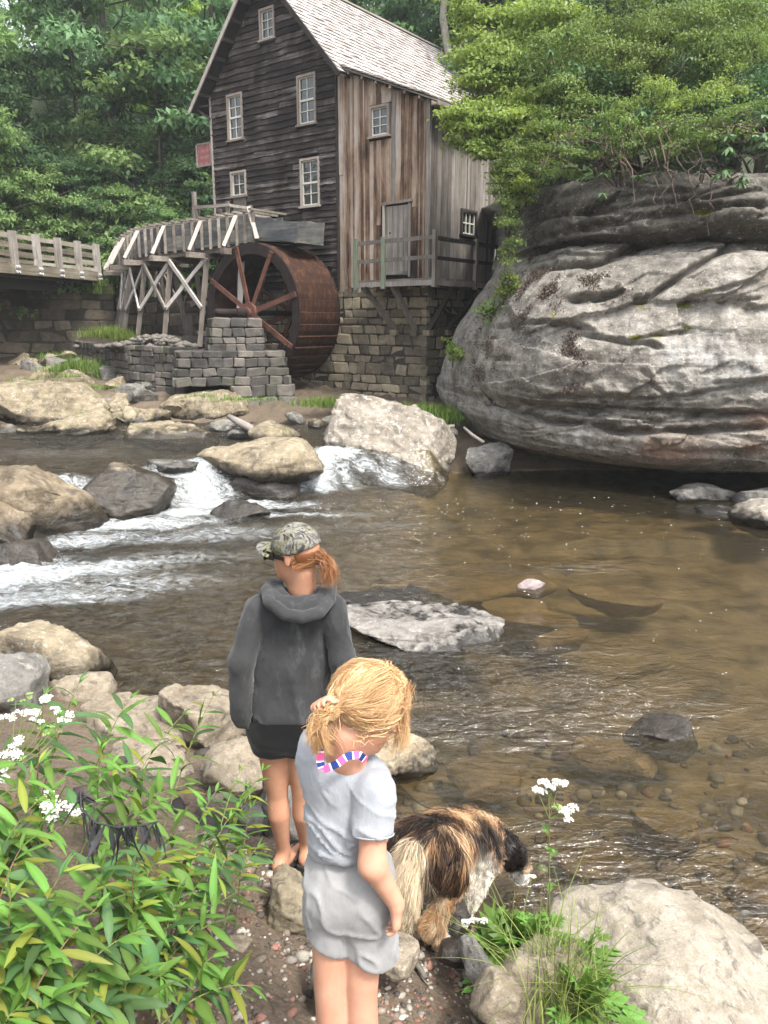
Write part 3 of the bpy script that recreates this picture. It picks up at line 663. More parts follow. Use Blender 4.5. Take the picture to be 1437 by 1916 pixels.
rim = annulus(RW - .25, RW, YF_, YF_ + .03); rim.materials.append(M_RIM)
obj('rim', rim, wheel); obj('rim', rim, wheel, (0, YR_ - YF_ - .03, 0))
NP_ = 36
def bucket(n=NP_):
    """one curved bucket plate between the two rims: outer plate lapping the next, with an inner sole"""
    a = 2*math.pi/n; v = []; f = []
    prof = [(RW - .035, -.02*a), (RW - .004, .5*a), (RW + .016, 1.0*a), (RW - .10, 1.12*a), (RW - .23, 1.0*a), (RW - .235, .0)]
    for (r_, t) in prof:
        for y in (YF_ + .03, YR_ - .03): v.append((r_*math.cos(t), y, r_*math.sin(t)))
    for i in range(len(prof) - 1): f.append((2*i, 2*i+1, 2*i+3, 2*i+2))
    vi = [(x - .008*(x/RW), y, z - .008*(z/RW)) for x, y, z in v]; n0 = len(v)
    f += [tuple(n0 + q for q in reversed(g_)) for g_ in f]
    return mesh('bucket', v + vi, f, M_RUST)
bk = bucket()
for i in range(NP_): obj('bucket', bk, wheel, (0, 0, 0), (0, -2*math.pi*i/NP_, 0))
for y in (YF_ - .03, YR_ + .0):
    for i in range(8):
        a = 2*math.pi*(i + .33)/8; k = MB()
        k.beam((.1*math.cos(a), y, .1*math.sin(a)), ((RW-.03)*math.cos(a), y, (RW-.03)*math.sin(a)), .12, .035, (0, 1, 0)); sp_ = k.build('spoke', M_SPOKE, wheel)
        if y < 0:
            for rr in (RW - .18, RW - .07):
                for q in (-.03, .03):
                    k = MB(); c = (rr*math.cos(a) - q*math.sin(a), rr*math.sin(a) + q*math.cos(a)); k.tube([(c[0], y - .016, c[1]), (c[0], y - .04, c[1])], .014, 6); k.build('bolt', M_RIM, sp_)
k = MB(); k.tube([(0, -1.85, 0), (0, -1.2, 0), (0, -1.19, 0), (0, 1.0, 0)], [.085, .085, .07, .07], 16); k.build('axle', M_RIM, wheel, True)
k = MB(); k.tube([(0, -.93, 0), (0, -.92, 0), (0, -.84, 0), (0, -.835, 0), (0, -.745, 0)], [.08, .13, .13, .25, .25], 16); hb = k.build('hub', M_SPOKE, wheel)
k = MB(); k.tube([(0, -1.25, 0), (0, -.95, 0)], .115, 14); k.build('bearing', M_RIM, wheel)
k = MB(); k.tube([(0, .72, 0), (0, .82, 0)], .25, 16); k.build('hub', M_SPOKE, wheel)
# ------------------------------------------------------------------ wheel pier, walls, bridge, flume
ST_G = stone_set(M_STONE_G); ST_D = stone_set(M_STONE_D)
pc = mloc(-1.37, -2.15, 0)
pier = empty('wheel_pier', (pc.x - .05, pc.y, .6), R(16), 'stepped grey stone pier carrying the wheel axle', 'pier')
def pier_block(x0, x1, y0, y1, z0, z1, bat, seed, h):
    z0 -= .6; z1 -= .6
    k = MB(); i = .05; db = bat
    k.add([(x0-db+i,y0-db+i,z0),(x1+db-i,y0-db+i,z0),(x1+db-i,y1,z0),(x0-db+i,y1,z0),(x0+i,y0+i,z1-.02),(x1-i,y0+i,z1-.02),(x1-i,y1,z1-.02),(x0+i,y1,z1-.02)],
          [(0,3,2,1),(4,5,6,7),(0,1,5,4),(1,2,6,5),(2,3,7,6),(3,0,4,7)]); c = k.build('core', M_MORTAR, pier)
    r_ = random.Random(seed); z = z0
    while z < z1 - .03:
        hh = r_.uniform(*h)
        if z + hh > z1 - .09: hh = z1 - z
        t = (z + hh/2 - z0) / (z1 - z0); e = db * (1 - t)
        for (a, b_, fn_, dirn) in ((x0-e, x1+e, lambda u, d: (u, y0-e-d, 0), 0), (y0-e, y1, lambda u, d: (x1+e+d, u, 0), 1), (y0-e, y1, lambda u, d: (x0-e-d, u, 0), 1)):
            u = a
            while u < b_ - .02:
                w = r_.uniform(.2, .46)
                if u + w > b_ - .14: w = b_ - u
                pr = r_.uniform(-.06, -.02); q = fn_(u + w/2, pr)
                obj('stone', r_.choice(ST_G), c, (q[0], q[1], z + hh/2), (0, r_.uniform(-.035, .035) if dirn == 0 else 0, dirn*math.pi/2), (w - .012, .2, hh*r_.uniform(.94, 1.05) - .012)); u += w
        z += hh
    k = MB(); k.box((x0+.03, y0+.03, z1-.03), (x1-.03, y1, z1-.008)); k.build('cap_bed', M_STONE_G, c)
pier_block(-.62, .46, -.5, .45, 2.06, 2.83, .09, 11, (.13, .22))
pier_block(-1.42, .92, -.85, .5, 1.28, 2.08, .16, 12, (.17, .27))
pier_block(-.25, 1.12, -1.0, .5, .5, 1.30, .15, 13, (.2, .34))
# curved retaining wall
rw = [atY(140,640,25.5), atY(168,640,23.6), atY(200,660,21.6), atY(240,690,20.3), atY(290,700,19.5), atY(345,700,18.9)]
wall = empty('retaining_wall', (rw[3][0], rw[3][1], 1.0), 0, 'low curved mossy stone wall under the flume trestle', 'stone wall')
o_ = np.array([rw[3][0], rw[3][1]]); s_ = 0
for a, b_ in zip(rw, rw[1:]):
    d = (b_ - a)[:2]; L = np.linalg.norm(d); u = d / L; n = (u[1], -u[0]); s_ += 1
    k = MB(); P0 = a[:2] - o_; c0 = P0 + u*0; e = np.array(n)
    q = [P0 + e*(-.04), P0 + u*L + e*(-.04), P0 + u*L - e*.5, P0 - e*.5]
    k.add([(x_, y_, -.6) for x_, y_ in q] + [(x_, y_, 1.12) for x_, y_ in q], [(3,2,1,0),(4,5,6,7),(0,1,5,4),(1,2,6,5),(2,3,7,6),(3,0,4,7)])
    c = k.build('core', M_MORTAR, wall)
    stone_face(c, ST_G, P0, u, L, -.35, 1.16, n, h=(.13, .24), w=(.2, .44), seed=60 + s_, proud=.04)
# terrace of soil behind it, and the loose cobbles lying there
tz = [(*(p_[:2] + np.array([-.1, .25])), 2.08) for p_ in rw] + [(*mloc(-2.2, -1.9, 0)[:2], 2.0), (*mloc(-4.6, .5, 0)[:2], 2.3), (*atY(150, 500, 27.)[:2], 2.4)]
ti = len(tz); cen = np.mean(np.array(tz), 0); k = MB(); k.add(tz + [tuple(cen)], [((i+1) % ti, i, ti) for i in range(ti)][::-1])
k.add([(x_, y_, z_) for x_, y_, z_ in tz] + [(x_, y_, z_ - 1.6) for x_, y_, z_ in tz], [(i, (i+1) % ti, ti + (i+1) % ti, ti + i) for i in range(ti)])
tag(k.build('terrace', plain('terrace_soil', (.05, .042, .03), .95, .1, .4, 6)), kind='structure')
# back wall of the wheel yard
bw0, bw1 = atY(212, 500, 26.6), np.array(mloc(-4.46, .1, 0))
bwall = empty('yard_wall', (*bw0[:2], 1.4), 0, 'dark shaded stone wall behind the flume trestle', 'stone wall')
d = (bw1 - bw0)[:2]; L = np.linalg.norm(d); u = d / L; n = (u[1], -u[0])
k = MB(); q = [(0, 0), tuple(u*L), tuple(u*L - np.array(n)*.5), tuple(-np.array(n)*.5)]
k.add([(x_, y_, -.2) for x_, y_ in q] + [(x_, y_, 2.1) for x_, y_ in q], [(3,2,1,0),(4,5,6,7),(0,1,5,4),(1,2,6,5),(2,3,7,6),(3,0,4,7)]); c = k.build('core', M_MORTAR, bwall)
stone_face(c, ST_D, (0, 0), u, L, 0.3, 2.12, n, h=(.24, .4), w=(.4, .9), seed=77)
# bridge -------------------------------------------------------------
b0, b1 = atY(14, 432, 22.8), atY(172, 458, 26.5); bd = (b1 - b0)[:2]; BL = np.linalg.norm(bd); bd /= BL
bridge = empty('road_bridge', (*b1[:2], 4.0), math.atan2(bd[1], bd[0]) , 'timber railed bridge over the shaded channel at left', 'bridge')
# local x runs along the bridge away from the viewer, local -y is the side facing the creek
def bp(i): return -i * BL / 4
M_BRW = wood('bridge_timber', [(0.2,(.055,.046,.036)),(0.45,(.14,.12,.09)),(0.65,(.24,.215,.17)),(0.85,(.36,.34,.3))], 'x', grain=14, rot=math.atan2(bd[1], bd[0]))
M_BRP = wood('bridge_post_timber', [(0.2,(.075,.065,.055)),(0.45,(.16,.14,.12)),(0.65,(.27,.245,.22)),(0.85,(.38,.36,.33))], 'z', grain=14)
M_ZINC = plain('galvanised_bolt', (.5, .5, .5), .4)
for i in range(-0, 9):
    po = plank('rail_post', M_BRP, bridge, (bp(i), -.14, .18), (bp(i), -.14, 1.22), .17, .15, (1, 0, 0))
    for zz_ in (.12, .26):
        for q in (-.05, .05): k = MB(); k.tube([(bp(i)+q, -.2, zz_), (bp(i)+q, -.245, zz_)], .034, 8); k.build('bolt', M_ZINC, bridge)
for zz_, hh in ((1.1, .13), (.86, .15), (.62, .15), (.42, .1)):
    for i in (0, 3, 6): plank('rail', M_BRW, bridge, (bp(i + 3) + .004, -.04, zz_), (bp(i) - .004 + (.1 if i == 0 else 0), -.04, zz_), hh, .05)
k = MB(); k.box((bp(12), -.18, .06), (.1, -.0, .34)); k.build('edge_beam', M_BRW, bridge)
k = MB(); k.box((bp(12), .0, .0), (.1, 6.0, .26)); k.build('deck', plain('dark_deck_underside', (.05, .045, .038), .9), bridge)
for q in (.7, 2.2, 3.7, 5.2):
    k = MB(); k.box((bp(12), q, -.3), (.1, q + .25, -.002)); k.build('girder', plain('girder_paint', (.06, .055, .05), .8), bridge)
# approach fence beyond the bridge end
f0, f1 = atY(176, 470, 27.2), atY(250, 470, 29.0)
fence = empty('approach_fence', (*f0[:2], 3.9), 0, 'low rail fence continuing from the bridge behind the flume', 'fence')
d = (f1 - f0)
for zz_ in (.55, .9, 1.2): plank('rail', M_BRW, fence, (0, 0, zz_), (d[0], d[1], zz_), .13, .05)
for t in (0.02, .5, .98): plank('rail_post', M_BRP, fence, (d[0]*t, d[1]*t + .08, 0), (d[0]*t, d[1]*t + .08, 1.3), .12, .12, (1, 0, 0))
# abutment
a0, a1 = atY(-120, 600, 24.8), atY(216, 600, 27.0); d = (a1 - a0)[:2]; L = np.linalg.norm(d); u = d / L; n = (u[1], -u[0])
ab = empty('bridge_abutment', (*a0[:2], 1.2), 0, 'tall coursed sandstone abutment under the bridge end', 'stone wall')
k = MB(); q = [(0, 0), tuple(u*L), tuple(u*L - np.array(n)*3), tuple(-np.array(n)*3)]
k.add([(x_, y_, -.4) for x_, y_ in q] + [(x_, y_, 2.72) for x_, y_ in q], [(3,2,1,0),(4,5,6,7),(0,1,5,4),(1,2,6,5),(2,3,7,6),(3,0,4,7)]); c = k.build('core', M_MORTAR, ab)
stone_face(c, ST_D, (0, 0), u, L, -.2, 2.75, n, h=(.3, .4), w=(.5, 1.1), seed=81, proud=.04)
# flume ---------------------------------------------------------------
fp = [atY(556,449,18.9), atY(478,446,19.7), atY(447,452,20.1), atY(414,462,20.5), atY(382,470,20.9), atY(348,474,21.3), atY(314,478,21.7), atY(290,481,22.1), atY(266,486,22.6), atY(252,492,23.3), atY(240,498,24.2), atY(232,503,25.3), atY(226,507,26.4), atY(221,511,27.6)]
fz = [4.62, 4.68] + [4.66 - .012*i for i in range(12)]
fl = empty('wooden_flume', (fp[4][0], fp[4][1], 2.1), 0, 'raised wooden flume trough on trestle legs leading to the wheel', 'flume')
O = np.array([fp[4][0], fp[4][1], 2.1]); pts = [np.array([p_[0], p_[1], z_]) - O for p_, z_ in zip(fp, fz)]
def nrm2(i):
    d = pts[min(i+1, len(pts)-1)] - pts[max(i-1, 0)]; d = d[:2] / np.linalg.norm(d[:2]); return np.array([d[1], -d[0], 0])   # pointing away from the viewer
M_TROUGH = wood('damp_trough_boards', [(0.2,(.028,.03,.034)),(0.45,(.075,.078,.082)),(0.62,(.15,.145,.125)),(0.85,(.3,.29,.25))], 'x', grain=10, rot=R(-30))
def up_(a): return Vector(a)
WF = .95
for i in range(1, len(pts) - 1):
    a, b_ = pts[i], pts[i+1]; na, nb_ = nrm2(i), nrm2(i+1)
    for hgt, zz_ in ((.3, .16), (.29, .46)):
        plank('trough_board', M_TROUGH, fl, up_(a + [0,0,zz_]), up_(b_ + [0,0,zz_]), hgt, .05)
        plank('trough_board', M_TROUGH, fl, up_(a + na*WF + [0,0,zz_]), up_(b_ + nb_*WF + [0,0,zz_]), hgt, .05)
    plank('trough_floor', M_TROUGH, fl, up_(a + na*WF/2 - [0,0,.02]), up_(b_ + nb_*WF/2 - [0,0,.02]), .05, WF + .1)
    plank('stringer', M_TIMBER, fl, up_(a + na*.1 - [0,0,.12]), up_(b_ + nb_*.1 - [0,0,.12]), .14, .1)
    plank('stringer', M_TIMBER, fl, up_(a + na*(WF-.1) - [0,0,.12]), up_(b_ + nb_*(WF-.1) - [0,0,.12]), .14, .1)
    for q_ in (0.0, .5):
        c = a + (b_ - a)*q_; nn_ = na; nn_ = nn_/np.linalg.norm(nn_)
        plank('upright', M_TIMBER, fl, up_(c - nn_*.055 - [0,0,.1]), up_(c - nn_*.055 + [0,0,.66]), .075, .06, (1, .3, 0))
        plank('cross_tie', M_TIMBER, fl, up_(c - nn_*.16 + [0,0,.68]), up_(c + nn_*(WF+.1) + [0,0,.68]), .05, .09)
# spout over the wheel
a, b_ = pts[0], pts[1]; na = nrm2(0)
plank('spout_board', M_TROUGH, fl, up_(a + [0,0,.12]), up_(b_ + [.0,0,.3]), .44, .05); plank('spout_board', M_TROUGH, fl, up_(a + na*WF + [0,0,.2]), up_(b_ + na*WF + [0,0,.3]), .44, .05)
plank('trough_floor', M_TROUGH, fl, up_(a + na*WF/2 - [0,0,.06]), up_(b_ + na*WF/2 - [0,0,.0]), .05, WF)
plank('sluice_board', M_PALE, fl, up_(b_ - na*.06 + [.1,-.1,.0]), up_(b_ - na*.06 + [-.12,.1,.75]), .1, .06, (1, .3, 0))
# bents: legs, caps, knee braces and X bracing (front face and back face)
LEG = [(2, 427, 583, 2.83, 'pier'), (4, 356, 648, 2.1, ''), (6, 303, 643, 2.1, ''), (8, 250, 639, 2.1, ''), (10, 224, 633, 2.1, ''), (11, 212, 632, 2.2, ''), (12, 205, 628, 2.25, '')]
tops = []; feet = []
for i, px_, py_, zf, kd in LEG:
    c = pts[i]; nn_ = nrm2(i); top = c + nn_*.08 - [0, 0, .28]
    sp = 1.0 if kd else 1.25
    ft = c - nn_*(.1 if kd else .33) + np.array([0, 0, zf - O[2] - c[2]])
    bt = c + nn_*(WF-.05) - [0, 0, .28]; bf = c + nn_*(WF + .3) + np.array([0, 0, zf - O[2] - c[2]])
    plank('leg', M_POST if not kd else M_PALE, fl, up_(ft), up_(top), .13, .13, (1, .3, 0))
    if not kd: plank('leg', M_POST, fl, up_(bf), up_(bt), .13, .13, (1, .3, 0))
    plank('bent_cap', M_TIMBER, fl, up_(c - nn_*.55 - [0, 0, .24]), up_(c + nn_*(WF+.4) - [0, 0, .24]), .14, .14)
    plank('knee_brace', M_PALE, fl, up_(c - nn_*.5 - [0, 0, .14]), up_(c - nn_*.07 + [0, 0, .6]), .09, .09, (1, .3, 0))
    tops.append((top, bt)); feet.append((ft, bf))
for i in range(1, len(LEG) - 1):
    for side in (0, 1):
        t0, f0_ = tops[i][side], feet[i][side]; t1, f1_ = tops[i+1][side], feet[i+1][side]; off = np.array([0, -.09, 0]) if side == 0 else np.array([0, .09, 0])
        plank('cross_brace', M_PALE if (side == 0) else M_TIMBER, fl, up_(t0 + off), up_(t1 + (f1_ - t1)*.56 + off), .1, .05)
        plank('cross_brace', M_PALE if (side == 0 and i % 2) else M_TIMBER, fl, up_(t1 + off*1.7), up_(t0 + (f0_ - t0)*.56 + off*1.7), .1, .05)
# stone steps and timber baulks in the shade behind the wheel
stp = empty('yard_steps', mloc(-4.2, -1.2, 1.6), MROT, 'pale stone steps in the shade beside the wheel', 'steps')
for i in range(8): obj('step', random.Random(i).choice(ST_T), stp, (0, i*.16, i*.2), (0, 0, 0), (1.0, .3, .19))
tb = empty('timber_frame', mloc(-3.3, -1.6, 2.0), MROT, 'dark timber baulks low behind the wheel', 'timbers')
for a, b_ in (((-.9, 0, .3), (.9, 0, .3)), ((-.9, .5, .62), (.9, .4, .62)), ((-.8, .1, -.1), (-.8, .1, .9)), ((-1.2, .6, 1.2), (1.0, .9, 2.1)), ((-1.4, 1.0, .5), (.2, 1.0, 2.0))):
    plank('baulk', M_DARKW if a[0] != -1.2 else M_TIMBER, tb, a, b_, .16, .16)
# ------------------------------------------------------------------ rock
def _ord(n): return str(n) + ('th' if 10 <= n % 100 <= 20 else {1: 'st', 2: 'nd', 3: 'rd'}.get(n % 10, 'th'))
ORD = [_ord(i + 1) for i in range(60)]
def rock_mat(name, cols, wetz=None, lichen=0.5, allwet=False, scale=1.0, moss=0.0, wetw=0.1):
    m = Mat(name); p = m.pos(); r = m.rnd(); q = m.vmath('ADD', p, m.vmath('SCALE', (31.0, 17.0, 5.0), r))
    big = m.noise(q, 1.5*scale, 5, 0.6, 0.5); mid = m.noise(q, 7*scale, 6, 0.65); fine = m.noise(q, 55*scale, 4, 0.7)
    st = m.noise(m.map(q, (1.2, 1.2, 9), (0.12, 0.1, 0)), 1.6*scale, 5, 0.6, 0.4)
    f = m.math('ADD', m.math('MULTIPLY', big, 0.45), m.math('ADD', m.math('MULTIPLY', mid, 0.4), m.math('MULTIPLY', st, 0.25)))
    c = m.ramp(f, cols)
    c = m.mix(0.35, c, m.ramp(fine, [(0.3, 0.15), (0.7, 0.75)]), 'OVERLAY')
    nz = m.normal_z()
    if lichen:
        lk = m.math('MULTIPLY', m.ramp(m.noise(q, 13*scale, 5, 0.7), [(0.56, 0.0), (0.64, 1.0)]), lichen); c = m.mix(lk, c, (0.52, 0.50, 0.43))
        dk = m.math('MULTIPLY', m.ramp(m.noise(q, 4.2*scale, 6, 0.72, 0.8), [(0.53, 0.0), (0.64, 1.0)]), 0.72); c = m.mix(dk, c, (0.05, 0.044, 0.038))
    if moss:
        mk = m.math('MULTIPLY', m.math('MULTIPLY', m.ramp(m.noise(q, 3*scale, 5, 0.7), [(0.5, 0.0), (0.62, 1.0)]), m.ramp(nz, [(0.3, 0.0), (0.7, 1.0)])), moss); c = m.mix(mk, c, (0.075, 0.085, 0.02))
    rough = 0.88
    if allwet:
        rough = m.ramp(mid, [(0.35, 0.16), (0.7, 0.5)])
    elif wetz is not None:
        zz = m.math('ADD', m.sep(p)[2], m.math('MULTIPLY', m.math('SUBTRACT', mid, 0.5), 0.28))
        zz = m.math('ADD', zz, m.math('MULTIPLY', m.math('SUBTRACT', big, 0.5), 0.3))
        w = m.ramp(m.math('MULTIPLY', m.math('SUBTRACT', zz, wetz - wetw), 0.5/wetw), [(0.2, 1.0), (0.8, 0.0)])
        c = m.mix(m.math('MULTIPLY', w, 0.86), c, m.mix(0.5, (0.012, 0.010, 0.008), c, 'MULTIPLY'))
        rough = m.ramp(w, [(0.0, 0.88), (1.0, 0.2)])
    h = m.math('ADD', m.math('MULTIPLY', mid, 1.0), m.math('ADD', m.math('MULTIPLY', fine, 0.22), m.math('MULTIPLY', st, 0.6)))
    return m.done(c, rough, m.bump(h, 0.035/scale, 0.85), 0.35)
TAN = [(0.34,(.05,.04,.027)),(0.45,(.125,.10,.066)),(0.57,(.22,.18,.12)),(0.72,(.33,.285,.205))]
GRY = [(0.34,(.035,.032,.029)),(0.45,(.085,.079,.072)),(0.57,(.155,.147,.133)),(0.72,(.26,.25,.23))]
PALE = [(0.34,(.06,.05,.04)),(0.45,(.14,.12,.095)),(0.57,(.235,.208,.17)),(0.72,(.35,.32,.275))]
DRK = [(0.3,(.010,.009,.008)),(0.5,(.028,.024,.02)),(0.75,(.07,.06,.05))]
MR_TAN_U = rock_mat('tan_sandstone_upper', TAN, .72, .35, moss=.5); MR_TAN_L = rock_mat('tan_sandstone_lower', TAN, .3, .3, wetw=.16)
MR_PALE_L = rock_mat('pale_lichen_boulder', PALE, .2, .75, scale=.9); MR_GRY_U = rock_mat('grey_sandstone_upper', GRY, .6, .3, moss=.3)
MR_GRY_L = rock_mat('grey_sandstone_lower', GRY, .12, .25); MR_WET = rock_mat('wet_black_rock', DRK, None, 0, True)
MR_BLK = rock_mat('mostly_wet_boulder', TAN, .70, .1, wetw=.1); TANB = [(0.34,(.03,.024,.017)),(0.45,(.08,.062,.04)),(0.57,(.16,.125,.082)),(0.72,(.26,.22,.155))]; MR_BRN = rock_mat('dark_brown_boulder', TANB, .34, .15, wetw=.2); MR_HALF = rock_mat('half_wet_boulder', TAN, .46, .25, wetw=.16); MR_NEAR = rock_mat('near_tan_rock', [(0.34,(.055,.043,.03)),(0.45,(.125,.10,.07)),(0.57,(.20,.166,.12)),(0.72,(.29,.25,.19))], .04, .2, scale=2.2, wetw=.05)
MR_SMOOTH = rock_mat('smooth_tan_boulder', [(0.33,(.10,.082,.06)),(0.45,(.18,.154,.117)),(0.58,(.25,.22,.175)),(0.74,(.33,.30,.25))], .06, .22, scale=2.6, wetw=.05)
MR_BED = rock_mat('brown_river_bed_rock', [(0.3,(.06,.04,.022)),(0.5,(.14,.095,.05)),(0.75,(.26,.19,.11))], None, 0)
def rock_mesh(seed, dims, k=3.0, ncut=9, sub=4, amp=.11, fine=.04, cutr=(.58, .9), strata=0.0, flat=None, mat_=None):
    r_ = np.random.RandomState(seed); bm = bmesh.new(); bmesh.ops.create_icosphere(bm, subdivisions=sub, radius=1.0)
    V = np.array([v.co[:] for v in bm.verts]); F = np.array([[v.index for v in f.verts] for f in bm.faces]); bm.free()
    V = V / (np.sum(np.abs(V) ** k, 1) ** (1 / k))[:, None]
    V = V + 0.16 * np.stack([fbm(V * .9 + r_.rand(3) * 50, 2) for _ in range(3)], -1)
    for _ in range(ncut):
        n = r_.normal(size=3); n[2] = n[2] * .7 + .15; n /= np.linalg.norm(n); d = r_.uniform(*cutr); e = V @ n - d
        V = V - np.outer(np.maximum(e, 0) * .92, n)
    if flat is not None: V[:, 2] = np.where(V[:, 2] > flat, flat + (V[:, 2] - flat) * .12, V[:, 2])
    D = np.array(dims) / 2; X = V * D; s = float(np.mean(D)); N = vnormals(X, F)
    off = r_.rand(3) * 90
    disp = amp * s * fbm(X / s * 1.7 + off, 4) + fine * s * fbm(X / s * 6 + off, 4) - .05 * s * np.exp(-np.abs(fbm(X / s * np.array([1.3, 1.3, 1.9]) + off + 7, 3)) * 26)
    if strata: disp = disp + strata * s * fbm(X / s * np.array([.8, .8, 7]) + off, 3)
    X = X + N * disp[:, None]
    return mesh('rock', X, F, mat_, True)
def boulder(name, label, px, py, z, wm, dm, hm, m, seed, rot=(0, 0, 0), sink=.3, group=None, cat='boulder', **kw):
    """front foot of the boulder seen at pixel (px,py) on level z; size in metres"""
    c = atZ(px, py, z); o = obj(name, rock_mesh(seed, (wm, dm, hm), mat_=m, **kw), None, (c[0] * (1 + dm*.5/max(c[1],1)), c[1] + dm*.42, z + hm*(.5 - sink)), tuple(R(a) for a in rot))
    return tag(o, label, cat, group)
G1 = 'boulders along the far side of the creek'; G2 = 'boulders in the falls'
boulder('boulder','long smooth tan boulder at the far left water edge',100,800,.5,3.2,1.7,1.25,MR_TAN_U,1,(0,3,4),.25,G1,sub=5)
boulder('boulder','low tan boulder against the foot of the stone pier',395,795,.5,2.3,1.5,.95,MR_TAN_U,2,(0,-6,8),.3,G1,sub=5,cutr=(.75,.95))
boulder('boulder','sloping tan ledge rock left of the upper pool',128,822,.5,2.0,1.2,.7,MR_TAN_U,3,(6,-8,10),.35,G1,sub=5,strata=.1)
boulder('boulder','flat tan slab at the back of the upper pool',325,828,.5,1.9,1.1,.62,MR_TAN_U,4,(4,4,-4),.3,G1,sub=5,flat=.35)
boulder('boulder','thin tan slab half sunk left of the upper pool',195,815,.5,.95,.6,.35,MR_TAN_U,41,(0,0,8),.35,G1,flat=.3)
boulder('boulder','overhanging tan boulder between the two falls',483,925,.08,2.3,1.5,.74,MR_HALF,5,(0,-5,-8),-.02,G2,sub=5,k=2.5,ncut=5,strata=.05)
boulder('boulder','black wet rock under the overhanging boulder',470,935,.0,1.6,1.1,.5,MR_WET,51,(0,0,5),.3,G2)
boulder('boulder','largest pale lichen spotted boulder right of the falls',715,906,-.05,2.75,1.7,1.62,MR_PALE_L,8,(4,17,-10),.16,G2,sub=6,ncut=7,cutr=(.6,.9))
boulder('boulder','rounded black wet boulder split by the falls',258,972,.0,1.7,1.4,.76,MR_BLK,7,(-4,14,-10),.2,G2,sub=5,k=2.4)
boulder('boulder','large brown boulder left of the falls',70,1012,.0,1.9,1.3,1.1,MR_BRN,9,(0,10,10),.22,G2,sub=5)
boulder('boulder','brown boulder at the left edge below the falls',10,1035,.0,1.05,.9,.75,MR_BRN,10,(0,14,0),.22,G2,sub=5)
boulder('boulder','flat black wet ledge at the left edge in foam',45,1065,.0,1.15,.7,.36,MR_WET,12,(0,5,6),.35,G2)
boulder('boulder','small black rock ringed by white water',447,972,.0,1.0,.55,.32,MR_WET,13,(0,4,-6),.4,G2)
boulder('boulder','low dark slab at the lip of the main fall',328,880,.5,1.0,.5,.28,MR_GRY_U,14,(0,2,0),.35,G2,flat=.3)
boulder('boulder','tan rocks with driftwood behind the falls',505,842,.5,1.15,.9,.7,MR_TAN_U,15,(0,8,0),.3,G1)
boulder('boulder','angular grey stone between pale boulder and cliff',912,898,-.05,.98,.8,.8,MR_GRY_L,16,(0,-10,20),.2,None,sub=5,ncut=9,cutr=(.5,.8))
for i, (px, py, z, w, d, h, mm, lb) in enumerate([
    (20,705,1.0,1.6,1.2,.5,MR_TAN_U,'flat tan rock at far left below the bridge'),(130,712,1.0,2.4,1.4,.45,MR_TAN_U,'broad tan ledge below the bridge abutment'),
    (160,700,1.15,1.0,.8,.5,MR_GRY_U,'grey block on the ledge near the curved wall'),(205,706,1.1,.85,.7,.55,MR_GRY_U,'dark grey block left of the curved wall foot'),
    (265,760,.8,.8,.7,.6,MR_GRY_U,'dark square rock below the curved wall'),(310,742,.9,1.2,.9,.6,MR_GRY_U,'dark grey slab leaning at the pier foot'),
    (250,792,.6,.7,.6,.5,MR_TAN_U,'tan stone between long boulder and low slab'),(300,790,.6,.7,.6,.4,MR_TAN_U,'small tan stone right of the low pier boulder'),
    (40,668,1.5,1.7,1.1,.6,MR_GRY_U,'brown slab in the shade under the bridge'),(95,690,1.3,1.0,.8,.4,MR_TAN_U,'small tan rock in shade under the bridge'),
    (225,775,.7,.8,.7,.6,MR_TAN_U,'mossy stone at the right end of the long boulder'),(420,812,.55,.6,.5,.35,MR_GRY_U,'small grey stone by the driftwood log'),
    (455,825,.55,.5,.5,.3,MR_GRY_U,'small dark stone by the driftwood log'),(15,815,.5,.9,.6,.3,MR_TAN_U,'low tan rock at the left edge of the upper pool'),
    (625,795,.62,.5,.4,.25,MR_GRY_U,'small stone in the wheel pit'),(555,790,.62,.45,.4,.25,MR_GRY_U,'small flat stone below the wheel'),(590,800,.6,.4,.35,.22,MR_TAN_U,'little tan stone in front of the wheel pit'),
    (815,800,.75,.3,.25,.2,MR_PALE_L,'small pale stone at the grass edge'),(840,815,.65,.4,.3,.22,MR_GRY_U,'small grey stone beside the cliff foot')]):
    boulder('rock', lb, px, py, z, w, d, h, mm, 300 + i, (random.Random(i).uniform(-8, 8), random.Random(i+9).uniform(-8, 8), random.Random(i+5).uniform(-40, 40)), .25, 'loose rocks on the far bank', 'rock', sub=4, ncut=9, cutr=(.5, .85))
MR_SLAB = rock_mat('pale_pool_slab', [(0.34,(.06,.054,.047)),(0.45,(.12,.11,.098)),(0.57,(.185,.172,.155)),(0.72,(.27,.255,.235))], .05, .3, scale=1.5, wetw=.04)
xr = random.Random(14); XR = [rock_mesh(900 + i, (1, 1, 1), sub=4, ncut=10, cutr=(.5, .85), mat_=mm) for i, mm in enumerate([MR_TAN_U, MR_GRY_U, MR_TAN_U, MR_GRY_U])]
SPOT = ['under the bridge end', 'on the tan ledge', 'below the curved wall', 'beside the long boulder', 'at the pool margin']
